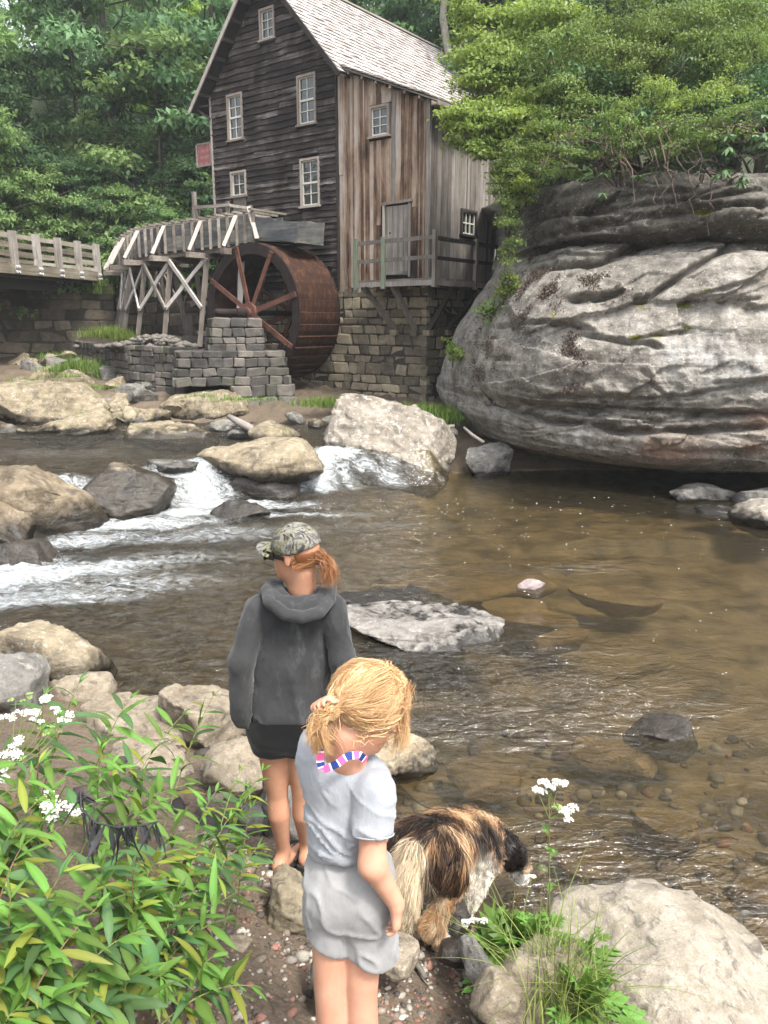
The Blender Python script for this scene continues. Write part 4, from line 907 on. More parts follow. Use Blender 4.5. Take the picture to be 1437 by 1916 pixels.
for i, px in enumerate(sorted(xr.uniform(-20, 330) for _ in range(46))):
    Yr = xr.uniform(16.3, 24.5); x_ = (px - 718)/1480*Yr; z_ = float(ground_z(np.array([x_]), np.array([Yr]))[0]); w_ = xr.uniform(.35, 1.15)*(1 if Yr < 21 else 1.3)
    o = obj('rock', XR[i % 4], None, (x_, Yr, z_ + .02), (xr.uniform(-.2, .2), xr.uniform(-.2, .2), xr.uniform(0, 6)), (w_, w_*xr.uniform(.6, .9), w_*xr.uniform(.35, .6)))
    tag(o, ('tan' if i % 2 == 0 else 'grey') + (' large' if w_ > .8 else ' small') + ' loose rock, ' + ORD[i] + ' from the left ' + (SPOT[0] if Yr > 22.5 and px < 150 else SPOT[2] if Yr > 19 and px > 200 else SPOT[1] if Yr > 19 else SPOT[4] if Yr < 17.3 else SPOT[3]), 'rock', 'loose rocks scattered on the far left shore')
# mid-pool slab and drowned slabs
boulder('slab','flat grey sandstone slab in the middle of the pool',800,1218,-.02,1.75,1.05,.3,MR_SLAB,20,(-3,2,-4),.27,None,'rock slab',sub=5,flat=.2,amp=.1)
boulder('slab','thin wet rock shelf behind the flat pool slab',740,1140,-.04,1.3,.6,.26,MR_GRY_L,26,(0,2,-3),.42,None,'rock slab',sub=5,flat=.15,amp=.1)
boulder('rock','small pinkish stone poking above the pool',992,1106,-.02,.32,.2,.14,rock_mat('pinkish_stone',[(0.3,(.17,.135,.13)),(0.7,(.32,.265,.26))],None,.2),21,(0,0,0),.3,None,'rock')
for i, (px, py, w, d, h, lb) in enumerate([(880,1110,2.2,1.0,.4,'dark drowned ledge behind the pool slab'),(1000,1175,.9,.5,.3,'brown drowned slab right of the flat slab'),(1050,1200,.6,.28,.25,'small brown drowned slab in clear water'),
    (1150,1130,1.0,.6,.3,'brown drowned rock right of the drowned ledge'),(960,1150,.8,.5,.3,'brown drowned plate beside the drowned ledge'),(1230,1400,.5,.35,.35,'dark drowned rock breaking the surface'),(1350,1720,.13,.2,.3,'slim brown drowned stone near the big boulder'),
    (1240,1560,.4,.3,.3,'brown drowned rock in the shallows at right'),(1150,1420,.6,.3,.25,'dark drowned rock in the pool'),(1400,1680,.3,.2,.2,'drowned stone at the right edge'),(1420,1760,.25,.2,.2,'dark stone in water beside the smooth boulder'),(900,1480,.5,.4,.2,'brown drowned rock beyond the dog'),(1100,1650,.4,.3,.2,'brown drowned stone right of the flower')]):
    boulder('drowned_rock', lb, px, py, -.13 if i != 5 else -.05, w, d, h, MR_WET if i == 5 else MR_BED, 400 + i, (0, 0, random.Random(i).uniform(-30, 30)), .62 if i not in (0, 5) else (.52 if i == 0 else .45), 'drowned rocks in the pool', 'rock', sub=4, flat=.3)
# right edge
boulder('rock','pale rock at the right edge under the cliff',1428,995,-.02,1.0,.8,.5,MR_PALE_L,30,(0,-6,0),.3,None,'rock'); boulder('rock','flat grey rock at the right edge by the cliff shade',1350,968,-.02,.9,.5,.22,MR_GRY_L,31,(0,2,0),.35,None,'rock',flat=.3)
boulder('rock','dark rock in the shade under the cliff lip',1310,942,-.02,1.1,.7,.4,MR_GRY_L,32,(0,2,10),.3,None,'rock'); boulder('rock','grey rock behind the right edge slab',1420,950,-.02,.9,.7,.4,MR_GRY_L,33,(0,2,10),.3,None,'rock')
# near bank
G3 = 'rocks on the near bank'
boulder('boulder','brown rounded boulder at the left water edge',95,1318,-.05,1.12,.8,.66,MR_TAN_L,34,(-6,8,-8),.2,G3,sub=5,k=2.6)
boulder('boulder','purplish grey rock at the left edge behind flowers',8,1400,.0,.7,.7,.62,MR_GRY_L,35,(0,4,0),.2,G3,sub=5)
boulder('rock','small tan rock below the brown rounded boulder',150,1345,-.05,.55,.4,.34,MR_NEAR,36,(0,-5,0),.25,G3,'rock')
boulder('rock','little brown stone at the water beside the shrub',228,1352,-.05,.35,.25,.22,MR_NEAR,37,(0,0,0),.3,G3,'rock')
boulder('boulder','peaked tan rock left of the woman in the grey hoodie',395,1440,-.05,.62,.75,.62,MR_NEAR,38,(0,-10,-20),.22,G3,sub=5,ncut=9,cutr=(.45,.8))
boulder('boulder','broad flat tan rock behind the willow shrub',300,1430,.0,1.0,.8,.42,MR_NEAR,39,(0,5,10),.3,G3,sub=5,flat=.4)
boulder('boulder','flat tan slab beneath the willow stems',290,1560,.08,.75,.75,.36,MR_NEAR,40,(8,4,20),.25,G3,sub=5,flat=.4)
boulder('boulder','tan rock at the woman\'s left heel',450,1530,.1,.42,.5,.42,MR_NEAR,42,(0,-4,10),.3,G3,sub=5)
boulder('rock','grey upright stone beside the woman\'s calf',540,1585,.14,.36,.4,.46,MR_GRY_L,43,(0,0,0),.3,G3,'rock',sub=5,ncut=9,cutr=(.5,.8))
boulder('rock','dark grey stone left of the sandalled foot',470,1590,.14,.25,.25,.3,MR_GRY_L,49,(0,0,0),.3,G3,'rock')
boulder('boulder','tan rock with wet foot at the waterline behind the girl',742,1490,-.03,.46,.5,.34,rock_mat('waterline_rock',TAN,.1,.35,scale=2.2,wetw=.07),44,(0,-8,15),.15,G3,sub=5,ncut=9,cutr=(.5,.8))
boulder('rock','rounded brown stone on the path left of the girl',548,1762,.36,.24,.3,.24,rock_mat('brown_path_stone',[(0.3,(.06,.05,.038)),(0.5,(.15,.125,.085)),(0.75,(.27,.23,.15))],None,.1,scale=4),45,(10,20,30),.22,G3,'rock',sub=5,k=2.3)
boulder('rock','grey stone hidden behind the girl\'s shin',612,1900,.55,.12,.3,.2,MR_GRY_L,46,(0,0,0),.3,G3,'rock')
boulder('rock','flat tan stone right of the girl\'s knees',735,1830,.42,.2,.2,.1,MR_NEAR,47,(0,5,10),.3,G3,'rock',flat=.3)
boulder('rock','wet dark stone at the dog\'s hind foot',835,1760,.14,.16,.24,.17,MR_WET,48,(20,0,30),.25,G3,'rock',ncut=9,cutr=(.5,.8))
boulder('rock','dark flat stone right of the driftwood stick',855,1808,.24,.17,.12,.09,MR_WET,50,(0,0,0),.3,G3,'rock')
boulder('rock','long grey slate stone pointing at the leafy plant',890,1880,.36,.11,.34,.12,MR_GRY_L,52,(14,10,35),.25,G3,'rock',ncut=9,cutr=(.5,.8))
boulder('rock','brown stone block at the bottom beside gravel',925,1925,.46,.2,.2,.16,MR_NEAR,53,(0,0,20),.3,G3,'rock')
boulder('rock','square tan stone under the shrub at the path edge',372,1770,.4,.26,.25,.2,MR_NEAR,54,(0,0,35),.3,G3,'rock',sub=5,ncut=9,cutr=(.5,.8))
boulder('rock','thin tan stone sunk in the path gravel',430,1795,.5,.2,.12,.07,MR_NEAR,55,(0,0,-5),.4,G3,'rock')
c = atZ(1262, 1830, .25)
big = obj('boulder', rock_mesh(61, (1.12, .9, .6), k=2.1, ncut=3, sub=6, amp=.09, fine=.012, cutr=(.82, .95), mat_=MR_SMOOTH), None, (c[0] + .03, c[1] - .03, .13), (R(4), R(17), R(-28)))
tag(big, 'big smooth tan boulder at the bottom right corner', 'boulder', G3)
boulder('boulder','darker boulder lobe under the grass at bottom right',1010,1960,.35,.42,.4,.36,MR_NEAR,62,(0,0,10),.3,G3,sub=5,k=2.3)
# ------------------------------------------------------------------ the cliff
def cliff_front(x): return interp(x, [1.0, 1.7, 2.5, 3.6, 5.6, 9, 14, 20], [15.2, 13.9, 12.9, 12.35, 11.4, 10.8, 10.6, 10.5])
PROF = np.array([(3.6,-.6),(2.9,-.05),(1.6,.16),(.5,.30),(.16,.42),(-.02,.55),(-.14,.8),(-.1,1.08),(.1,1.28),(.2,1.34),(.02,1.42),(-.1,1.6),(-.16,1.9),(-.1,2.3),(.06,2.7),(.3,3.1),(.62,3.45),(.98,3.7),(1.45,3.88),(1.6,3.96),(1.12,4.05),(1.05,4.3),(1.2,4.6),(1.45,4.85),(2.1,5.1),(3.4,5.3),(5.5,5.5)])
seg = np.concatenate([[0], np.cumsum(np.linalg.norm(np.diff(PROF, axis=0), axis=1))])
tt = np.concatenate([np.linspace(0, seg[3], 16, endpoint=False), np.linspace(seg[3], seg[-4], 235, endpoint=False), np.linspace(seg[-4], seg[-1], 25)])
py_, pz_ = np.interp(tt, seg, PROF[:, 0]), np.interp(tt, seg, PROF[:, 1])
xe = np.concatenate([np.linspace(0, 5.2, 300), np.linspace(5.22, 18, 90)[1:]])
def xleft(z): return interp(z, [-.6, .2, .7, 1.3, 1.9, 2.6, 3.2, 3.8, 4.4, 5.5], [1.9, 1.65, 1.3, 1.18, 1.3, 1.55, 1.95, 2.35, 2.45, 2.4])
Z0, E = np.meshgrid(pz_, xe, indexing='ij'); DY0 = np.repeat(py_[:, None], len(xe), 1)
X0 = xleft(Z0) + E; lipz = interp(X0, [1, 2, 2.6, 3.4, 4.4, 5.6, 8, 18], [.38, .32, .28, .16, .08, .16, .1, .1]); Z0 = Z0 + lipz * np.exp(-((Z0 - .5) / .5) ** 2)
Y0 = cliff_front(X0) + DY0 + 2.6 * (1 - np.sqrt(1 - np.clip(1 - E / 1.3, 0, 1) ** 2))
Pq = np.stack([X0, Y0, Z0], -1).reshape(-1, 3)
wz = Z0 - .06 * (X0 - 3) + .22 * fbm(Pq * .7 + 5, 3).reshape(X0.shape)
def strat(sc_, off): return fbm(np.stack([X0 * .55 + off, Y0 * .4, wz * sc_], -1).reshape(-1, 3), 4, .55).reshape(X0.shape)
lay = np.abs(strat(3.0, 3.)) ; lay2 = strat(8.0, 11.)
wl = np.exp(-((Z0 - 1.35) / .42) ** 2) + smooth(3.5, 3.9, Z0) * 1.3 + .35
disp = .20 * fbm(Pq * .6 + 70, 3).reshape(X0.shape) + .07 * fbm(Pq * 1.9 + 20, 4).reshape(X0.shape) + .05 * fbm(Pq * 6 + 33, 4).reshape(X0.shape)
disp = disp - .10 * (wl - .35) * np.exp(-lay * 14) + .03 * wl * lay2
def cells(n, sx, sz, seed, amp, tilt):
    """angular fractured blocks: a tilted plane for each cell of an uneven pattern"""
    r_ = np.random.RandomState(seed); S_ = np.stack([r_.uniform(.8, 20, n), r_.uniform(-.3, 5.6, n)], -1); a_ = r_.normal(size=n) * amp; g_ = r_.normal(size=(n, 2)) * tilt; out = np.zeros(X0.size); xx = X0.ravel() + .14 * fbm(Pq * 1.6 + seed, 3); zz = (Z0 - .06 * (X0 - 3)).ravel() + .06 * fbm(Pq * 2.2 + seed + 4, 3)
    for i in range(0, len(xx), 20000):
        dx = (xx[i:i+20000, None] - S_[None, :, 0]) / sx; dz = (zz[i:i+20000, None] - S_[None, :, 1]) / sz; k = np.argmin(dx*dx + dz*dz, 1); j = np.arange(len(k))
        out[i:i+20000] = a_[k] + g_[k, 0] * dx[j, k] * .5 + g_[k, 1] * dz[j, k] * .5
    return out.reshape(X0.shape)
disp = disp + cells(110, 1.5, .5, 1, .10, .10) * smooth(.2, .6, Z0) + cells(700, .55, .2, 2, .035, .05) * (.4 + .8*wl/2.0)
def crack(pl, D, w, S, back=.0):
    """pl: pixel polyline; carve a groove and let the rock above it stand proud by S"""
    global disp
    q = []
    for (a, b_) in pl:
        Y = 12.6
        for _ in range(6):
            t = atY(a, b_, Y); Y = float(cliff_front(t[0]) + np.interp(t[2], pz_[16:], py_[16:]))
        q.append((t[0], t[2]))
    q = np.array(q); q = q[np.argsort(q[:, 0])]; zc = np.interp(X0, q[:, 0], q[:, 1]) + .035 * fbm(Pq * 3.3 + 8, 3).reshape(X0.shape)
    fade = smooth(q[0, 0] - .1, q[0, 0] + .15, X0) * (1 - smooth(q[-1, 0] - .15, q[-1, 0] + .1, X0)); dz = Z0 - zc
    disp += fade * (-D * np.exp(-(dz / w) ** 2) + S * smooth(0, .04, dz) * np.exp(-np.maximum(dz, 0) / .38))
def cp(*a): return [(800 + x * .4433, 300 + y * .4433) for x, y in a]
crack(cp((480,450),(640,452),(740,430),(860,378),(1060,312),(1240,300),(1437,300)), .30, .06, .22)
crack(cp((590,605),(700,592),(830,560)), .25, .05, .18); crack(cp((860,598),(930,590),(1080,480),(1250,380),(1310,320)), .22, .05, .14)
crack(cp((180,920),(270,1010),(430,1062),(520,1092),(650,1102),(820,1140),(1000,1142),(1437,1122)), .28, .05, .16)
crack(cp((450,1012),(560,1002),(850,1012),(1100,992),(1437,932)), .10, .03, .07); crack(cp((1200,945),(1437,925)), .1, .03, .05)
crack(cp((300,702),(470,690),(620,692),(700,722)), .14, .03, .10); crack(cp((650,730),(850,772),(985,792)), .12, .03, .10); crack(cp((840,770),(1000,735),(1130,715)), .08, .03, .06)
crack(cp((270,850),(360,845)), .16, .04, .08); crack(cp((1000,1065),(1200,1080),(1437,1060)), .09, .025, .05); crack(cp((560,1050),(760,1085),(1000,1100)), .08, .025, .04)
crack(cp((1240,590),(1437,570)), .1, .03, .06); crack(cp((1060,600),(1437,500)), .08, .03, .05); crack(cp((880,900),(960,960),(1000,1000)), .08, .04, .04)
crack(cp((440,390),(700,360),(900,330)), .16, .04, .12); crack(cp((440,330),(800,270),(1100,230),(1437,190)), .16, .05, .14); crack(cp((480,240),(800,210),(1437,120)), .12, .05, .12)
Y1 = Y0 - disp; Z1 = Z0 + .25 * disp * (Z0 > .4)
# attributes painted where the photograph shows stains, moss and rust on the stone
def spot(lst):
    a = np.zeros_like(X0)
    for (u, v, ru, rv) in lst:
        pxl = (800 + u*.4433, 300 + v*.4433); Y = 12.6
        for _ in range(6):
            t = atY(pxl[0], pxl[1], Y); Y = float(cliff_front(t[0]) + np.interp(t[2], pz_[16:], py_[16:]))
        s = Y / 1480 * .4433; a = np.maximum(a, np.exp(-((X0 - t[0]) / (ru*s)) ** 2 - ((Z1 - t[2]) / (rv*s)) ** 2))
    return a.ravel()
mossA = spot([(870,745,38,12),(965,740,40,8),(1050,722,40,7),(1110,708,22,10),(1090,615,40,12),(1160,550,30,7),(1240,580,12,9),(520,650,8,16),(900,620,20,7),(1150,225,35,18)])
rustA = spot([(1050,1235,135,75),(960,1220,80,60),(1400,1090,80,50),(1380,1210,60,40)])
whiteA = spot([(1170,840,130,110),(1040,820,90,60),(1290,900,160,90),(620,1180,60,60),(890,1200,40,50),(480,760,60,40)])
F = grid_faces(len(tt), len(xe)); V = np.stack([X0, Y1, Z1], -1).reshape(-1, 3)
# close the left end by sweeping it back into the hill
nb_ = 10; L0 = np.arange(len(tt)) * len(xe); ext = []
for k_ in range(1, nb_): 
    q = V[L0].copy(); q[:, 0] += .05*k_ + .12*fbm(q*1.3 + k_, 2); q[:, 1] += .45*k_; ext.append(q)
base = len(V); V = np.concatenate([V] + ext); cols = [L0] + [base + i*len(tt) + np.arange(len(tt)) for i in range(nb_ - 1)]
fe = [np.stack([a[:-1], a[1:], b_[1:], b_[:-1]], -1) for a, b_ in zip(cols, cols[1:])]; F = np.concatenate([F] + fe)
pad = np.zeros(len(V) - base)
m = Mat('cliff_sandstone'); p = m.pos(); big = m.noise(p, .9, 5, .6, .6); mid = m.noise(p, 4.5, 6, .66); fine = m.noise(p, 34, 5, .7)
strat_ = m.noise(m.map(p, (.7, .7, 9), (0, .05, 0)), 1.4, 6, .62, .5); streak = m.noise(m.map(p, (2.6, 2.6, .5)), 1.0, 5, .65, .8)
f = m.math('ADD', m.math('MULTIPLY', big, .38), m.math('ADD', m.math('MULTIPLY', mid, .55), m.math('MULTIPLY', strat_, .13)))
c = m.ramp(f, [(.35,(.05,.044,.036)),(.45,(.13,.118,.10)),(.55,(.225,.207,.178)),(.70,(.37,.35,.315))])
c = m.mix(.3, c, m.ramp(fine, [(.3, .12), (.7, .8)]), 'OVERLAY')
c = m.mix(m.math('MULTIPLY', m.ramp(streak, [(.54, 0.0), (.68, 1.0)]), .5), c, (.06, .05, .045))
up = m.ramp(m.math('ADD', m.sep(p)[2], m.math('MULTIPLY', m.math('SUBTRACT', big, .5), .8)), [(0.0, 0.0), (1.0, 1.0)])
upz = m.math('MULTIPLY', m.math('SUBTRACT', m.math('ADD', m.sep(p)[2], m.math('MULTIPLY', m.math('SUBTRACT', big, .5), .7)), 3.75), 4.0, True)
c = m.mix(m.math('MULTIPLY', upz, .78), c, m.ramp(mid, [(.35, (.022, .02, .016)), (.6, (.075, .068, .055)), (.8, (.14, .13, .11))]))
c = m.mix(m.math('MULTIPLY', m.attr('white'), m.ramp(mid, [(.35, .05), (.6, .5)])), c, (.45, .45, .44))
c = m.mix(m.math('MULTIPLY', m.attr('rust'), m.ramp(mid, [(.3, .35), (.6, .9)])), c, m.ramp(fine, [(.3, (.12, .065, .04)), (.7, (.25, .15, .10))]))
mm_ = m.ramp(m.math('MULTIPLY', m.attr('moss'), m.math('ADD', m.math('MULTIPLY', m.noise(p, 12, 5, .7), 1.6), .1)), [(.35, 0.0), (.55, 1.0)])
c = m.mix(mm_, c, m.ramp(fine, [(.3, (.05, .055, .010)), (.7, (.17, .17, .03))]))
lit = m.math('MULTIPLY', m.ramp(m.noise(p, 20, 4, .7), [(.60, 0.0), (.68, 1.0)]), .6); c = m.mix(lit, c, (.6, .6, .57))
h = m.math('ADD', mid, m.math('ADD', m.math('MULTIPLY', fine, .3), m.math('MULTIPLY', strat_, .15)))
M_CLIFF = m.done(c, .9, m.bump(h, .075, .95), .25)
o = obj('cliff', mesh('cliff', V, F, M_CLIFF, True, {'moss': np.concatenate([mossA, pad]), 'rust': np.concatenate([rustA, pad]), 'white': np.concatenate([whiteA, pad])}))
tag(o, 'huge layered grey sandstone outcrop overhanging the pool at right', 'rock outcrop')
CL_V, CL_X, CL_Y, CL_Z = V, X0, Y1, Z1
# ------------------------------------------------------------------ foliage
def leaves(P, D, Nn, L, W, rs, vv=None, fold=.18):
    """P base points, D leaf direction, Nn leaf normal; returns verts, tris, attr"""
    n = len(P); D = D / np.linalg.norm(D, axis=1)[:, None]; S = np.cross(D, Nn); S /= np.maximum(np.linalg.norm(S, axis=1), 1e-6)[:, None]; U = np.cross(S, D)
    L = np.broadcast_to(L, (n,))[:, None]; W = np.broadcast_to(W, (n,))[:, None]
    mid = P + D * L * .45; f = U * W * fold
    V = np.stack([P, mid - S * W * .5 + f, P + D * L - U * L * .08, mid + S * W * .5 + f], 1).reshape(-1, 3)
    i = np.arange(n)[:, None] * 4; F = np.concatenate([i + np.array([[0, 1, 2]]), i + np.array([[0, 2, 3]])], 0)
    a = np.repeat(rs.rand(n) if vv is None else vv, 4); return V, F, a
def crown_leaves(cl, n, L, rs, up=.5, droop=.25, shell=.55, ratio=.55, flat=.75):
    """cl: array of clumps (x,y,z,r)"""
    cl = np.asarray(cl, float); w = cl[:, 3] ** 2; k = rs.choice(len(cl), n, p=w / w.sum()); d = rs.normal(size=(n, 3)); d /= np.linalg.norm(d, axis=1)[:, None]
    d[:, 2] = np.where(d[:, 2] < -.25, -d[:, 2] * .6, d[:, 2])
    rad = (shell + (1 - shell) * rs.rand(n) ** .5) * (1 + .25 * rs.normal(size=n))
    P = cl[k, :3] + d * (cl[k, 3] * rad)[:, None] * np.array([1, 1, flat])
    Dn = d * .3 + rs.normal(size=(n, 3)) * .7; Dn[:, 2] -= droop * 1.2; Nn = rs.normal(size=(n, 3)) * .38 + d * .75; Nn[:, 2] += up
    tone = rs.rand(len(cl))[k] * .5 + rs.rand(n) * .5
    l = L * rs.uniform(.6, 1.3, n); return leaves(P, Dn, Nn, l, l * ratio, rs, tone)
def limb(mb, a, b, r0, r1, rs, n=5, wob=.08, sides=6):
    a = np.asarray(a, float); b = np.asarray(b, float); L = np.linalg.norm(b - a); pts = [a + (b - a) * t + (rs.normal(size=3) * wob * L * math.sin(math.pi * t)) for t in np.linspace(0, 1, n)]
    mb.tube(pts, list(np.linspace(r0, r1, n)), sides, True); return pts
def bark(name, c0, c1):
    m = Mat(name); p = m.pos(); n = m.noise(m.map(p, (9, 9, 2)), 1.5, 5, .65); return m.done(m.ramp(n, [(.3, c0), (.7, c1)]), .95, m.bump(n, .02, 1.0), .15)
M_BARK = bark('tree_bark', (.035, .028, .022), (.12, .10, .082)); M_BARKP = bark('pale_bark', (.16, .145, .125), (.34, .32, .29)); M_TWIG = bark('dead_twig', (.05, .036, .028), (.15, .115, .095))
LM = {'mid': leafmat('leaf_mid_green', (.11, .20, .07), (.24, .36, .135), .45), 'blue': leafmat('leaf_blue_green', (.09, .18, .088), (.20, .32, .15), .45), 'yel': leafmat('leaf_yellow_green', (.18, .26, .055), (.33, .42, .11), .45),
      'dark': leafmat('leaf_dark_green', (.04, .09, .038), (.11, .185, .075), .4), 'maple': leafmat('leaf_maple', (.12, .185, .042), (.27, .35, .10), .45), 'shrub': leafmat('leaf_shrub', (.075, .13, .034), (.21, .285, .085), .4),
      'rhodo': leafmat('leaf_rhododendron', (.05, .105, .04), (.14, .22, .10), .2), 'will': leafmat('leaf_willow', (.05, .12, .022), (.14, .25, .05), .3, .75), 'grass': leafmat('grass_blade', (.07, .13, .02), (.19, .27, .06), .35)}
def tree_proto(seed, H, Rc, kind, n, leaf, base=.16):
    rs = np.random.RandomState(seed); cl = []; tb = MB(); lean = rs.normal(size=2) * .04 * H
    trunk = [np.array([lean[0]*t, lean[1]*t, H*.95*t]) for t in np.linspace(0, 1, 8)]; tb.tube(trunk, list(np.linspace(.03*H*.55, .02, 8)), 8)
    nb = 26
    for i in range(nb):
        t = base + (1 - base) * (i + rs.rand()) / nb; c = np.array([lean[0]*t, lean[1]*t, H*.95*t]); a = i * 2.4 + rs.rand()
        prof = math.sin(math.pi * min(1, (t - base) / (1 - base) * .82 + .17)) ** .7; Lb = Rc * prof * rs.uniform(.65, 1.12)
        e = c + np.array([math.cos(a)*Lb, math.sin(a)*Lb, Lb * rs.uniform(.02, .4)]); pp = limb(tb, c, e, .012*H*.5*(1.1 - t), .015, rs, 4, .05, 5)
        for q in np.linspace(.4, 1.0, 3): cl.append([*(c + (e - c) * q + rs.normal(size=3) * .12 * Rc), Rc * rs.uniform(.13, .24) * (1.15 - .35*q)])
    for i in range(6): cl.append([lean[0] + rs.normal()*.22*Rc, lean[1] + rs.normal()*.22*Rc, H * rs.uniform(.86, 1.0), Rc * .2])
    V, F, a = crown_leaves(cl, n, leaf, rs, flat=.62)
    return mesh('trunk', tb.v, tb.f, M_BARK, True), mesh('crown', V, F, LM[kind], False, {'v': a})
PROTO = [(tree_proto(1, 13, 4.4, 'mid', 15000, .27), 13), (tree_proto(2, 14, 4.6, 'blue', 16000, .26), 14), (tree_proto(3, 12, 4.2, 'yel', 14000, .25), 12), (tree_proto(4, 13, 4.2, 'dark', 15000, .27), 13), (tree_proto(5, 9, 4.2, 'mid', 14000, .24, .06), 9)]
KIND = ['tall mid green', 'tall blue green', 'yellow green', 'dark green', 'low spreading green']
def plant_tree(pi, x, y, s, rz, where, z=None):
    (tr, cr), H = PROTO[pi]; z = float(ground_z(np.array([x]), np.array([y]))[0]) - .3 if z is None else z
    e = empty('broadleaf_tree', (x, y, z), rz, KIND[pi] + ' broadleaf tree, ' + where, 'tree', 'trees on the wooded hillside'); e.scale = (s, s, s * random.Random(int(x*77+y*13)).uniform(.9, 1.12))
    obj('trunk', tr, e); obj('crown', cr, e); return e
tr_ = random.Random(9)
rows = [(28.5, 5, -22, -3, 4.2), (32, 3, -25, -1, 4.6), (37, 0, -28, 14, 5.2), (43, 0, -31, 20, 5.8), (50, 0, -34, 26, 6.4), (58, 0, -40, 32, 7.4)]
for (Y, _, xa, xb, st) in rows:
    x = xa; cnt_ = 0
    while x < xb:
        yy = Y + tr_.uniform(-2, 2); xx = x + tr_.uniform(-1, 1); px = 718 + 1480 * xx / yy
        pi = tr_.choice([0, 0, 1, 1, 3, 3, 2, 4]) if Y > 30 else tr_.choice([4, 1, 3, 3, 0])
        if 300 < px < 480 and Y > 40: pi = 2 if tr_.random() < .6 else pi
        s = tr_.uniform(.78, 1.1) * (1.0 if Y < 45 else 1.15)
        if px < 150 and Y > 34: s *= .5
        if Y < 30 and (px > 500 or px < 120): s *= .7
        cnt_ = cnt_ + 1; where = ORD[cnt_ - 1] + ' from left, ' + {28.5: 'front', 32: 'second', 37: 'third', 43: 'fourth', 50: 'fifth', 58: 'rearmost'}[Y] + ' row of the wood'
        if not (px > 480 and Y < 30.5): plant_tree(pi, xx, yy, s, tr_.uniform(0, 6.28), where)
        x += st * tr_.uniform(.75, 1.2)
for (x, y, s, pi, w) in [(9.5, 21, .8, 3, 'behind the shrubs on the cliff top'), (13, 19, .85, 3, 'above the right end of the cliff'), (7.2, 23.5, .8, 0, 'between mill and cliff top'), (5.6, 27, .95, 3, 'rising behind the maple beside the roof'), (16.5, 22, .95, 1, 'behind the far right cliff shrubs'), (11, 26, 1.0, 1, 'on the slope high above the cliff'), (3.5, 30, .95, 3, 'just behind the far end of the mill roof'), (-.5, 33, 1.0, 3, 'directly behind the roof ridge')]:
    plant_tree(pi, x, y, s, x * 3, w)
# low bushes that close the wood's edge above the bridge and flume
for i in range(13):
    px = -60 + i * 40 + tr_.uniform(-12, 12); c = atY(px, 440, 28.3 + tr_.uniform(-.8, 1.4)); o = plant_tree(4 if i % 2 else 3, c[0], c[1], tr_.uniform(.34, .48), tr_.uniform(0, 6), ORD[i] + ' from left of the low edge above the bridge', 3.2 + tr_.uniform(-.3, .6))
# bare grey snag behind the roof
sn = MB(); rs = np.random.RandomState(3); c = atY(846, 110, 27.0); P0 = np.array([c[0], c[1], 4.0])
pp = limb(sn, P0, P0 + [-.35, 0, 11.5], .2, .08, rs, 8, .02); limb(sn, P0 + [.05, 0, 6.6], P0 + [1.1, 0, 9.2], .05, .015, rs); limb(sn, P0 + [.05, 0, 5.0], P0 + [.9, 0, 6.4], .04, .012, rs)
tag(sn.build('dead_tree', M_BARKP, None, True), 'bare pale dead tree trunk behind the mill roof', 'dead tree')
# maple beside the mill ------------------------------------------------
rs = np.random.RandomState(21)
def spray_tree(name, label, cat, base, stems, sprays, n, leaf, kind, group=None, ratio=.6, rcl=(.25, .5), up=.6, droop=.35, barkm=M_BARK, flat=.35, rs=rs):
    """stems: polylines [(p,q,r0,r1)], sprays: list of (start, end, radius) branch lines that carry leaf clumps"""
    e = empty(name, base, 0, label, cat, group); B_ = np.array(base); tb = MB(); cl = []
    for (p_, q_, r0, r1) in stems: limb(tb, np.array(p_) - B_, np.array(q_) - B_, r0, r1, rs, 7, .03, 7)
    for (p_, q_, rr) in sprays:
        p_ = np.array(p_) - B_; q_ = np.array(q_) - B_; limb(tb, p_, q_, .02, .006, rs, 5, .05, 4)
        m_ = max(3, int(np.linalg.norm(q_ - p_) / (rr * .5)))
        for t in np.linspace(.25, 1.02, m_): cl.append([*(p_ + (q_ - p_) * t + rs.normal(size=3) * rr * .35), rr * rs.uniform(.55, 1.1)])
    obj('trunk', mesh('trunk', tb.v, tb.f, barkm, True), e)
    V, F, a = crown_leaves(cl, n, leaf, rs, up, droop, .35, ratio, flat); obj('crown', mesh('crown', V, F, LM[kind], False, {'v': a}), e); return e
mb0 = np.array([4.6, 17.2, 4.2]); st = [(mb0, mb0 + [-.3, -.3, 4.6], .11, .05), (mb0 + [-.2, -.1, 2], mb0 + [-1.4, -.6, 5.2], .05, .02), (mb0, mb0 + [.6, -.3, 5.5], .07, .03), (mb0, mb0 + [-.5, -.8, 3.0], .05, .02)]
sp = []
for (px, py, Y, r_) in [(860,90,15.8,.5),(875,40,16.2,.5),(905,110,15.6,.55),(850,20,16.4,.45),(915,55,16,.6),(940,130,15.6,.55),(960,60,16,.6),(880,150,15.6,.45),(930,190,15.2,.5),(900,170,15.4,.4),(990,30,16,.6),(1000,110,15.8,.6),(965,210,15.2,.5),(1010,170,15.4,.55),(940,10,16.3,.5),(1040,60,16,.6),
                        (838,218,14.8,.28),(865,212,14.7,.3),(895,235,14.6,.34),(850,262,14.6,.24),(880,275,14.6,.28),(920,265,14.6,.32),(905,300,14.5,.22),(945,240,14.7,.35),(930,215,14.9,.35),(835,245,14.7,.14),(855,240,14.65,.2)]:
    e_ = atY(px, py, Y); s_ = mb0 + np.array([-.4, -.4, 3.4]) if py < 150 else mb0 + np.array([-.5, -.9, 2.6]); s_ = e_ + (s_ - e_) * min(1, 1.0 / np.linalg.norm(s_ - e_) * 1.15); sp.append((s_, e_, r_))
spray_tree('maple_tree', 'bright yellow green maple reaching across the mill roof', 'tree', tuple(mb0), st, sp, 26000, .085, 'maple', flat=.38)
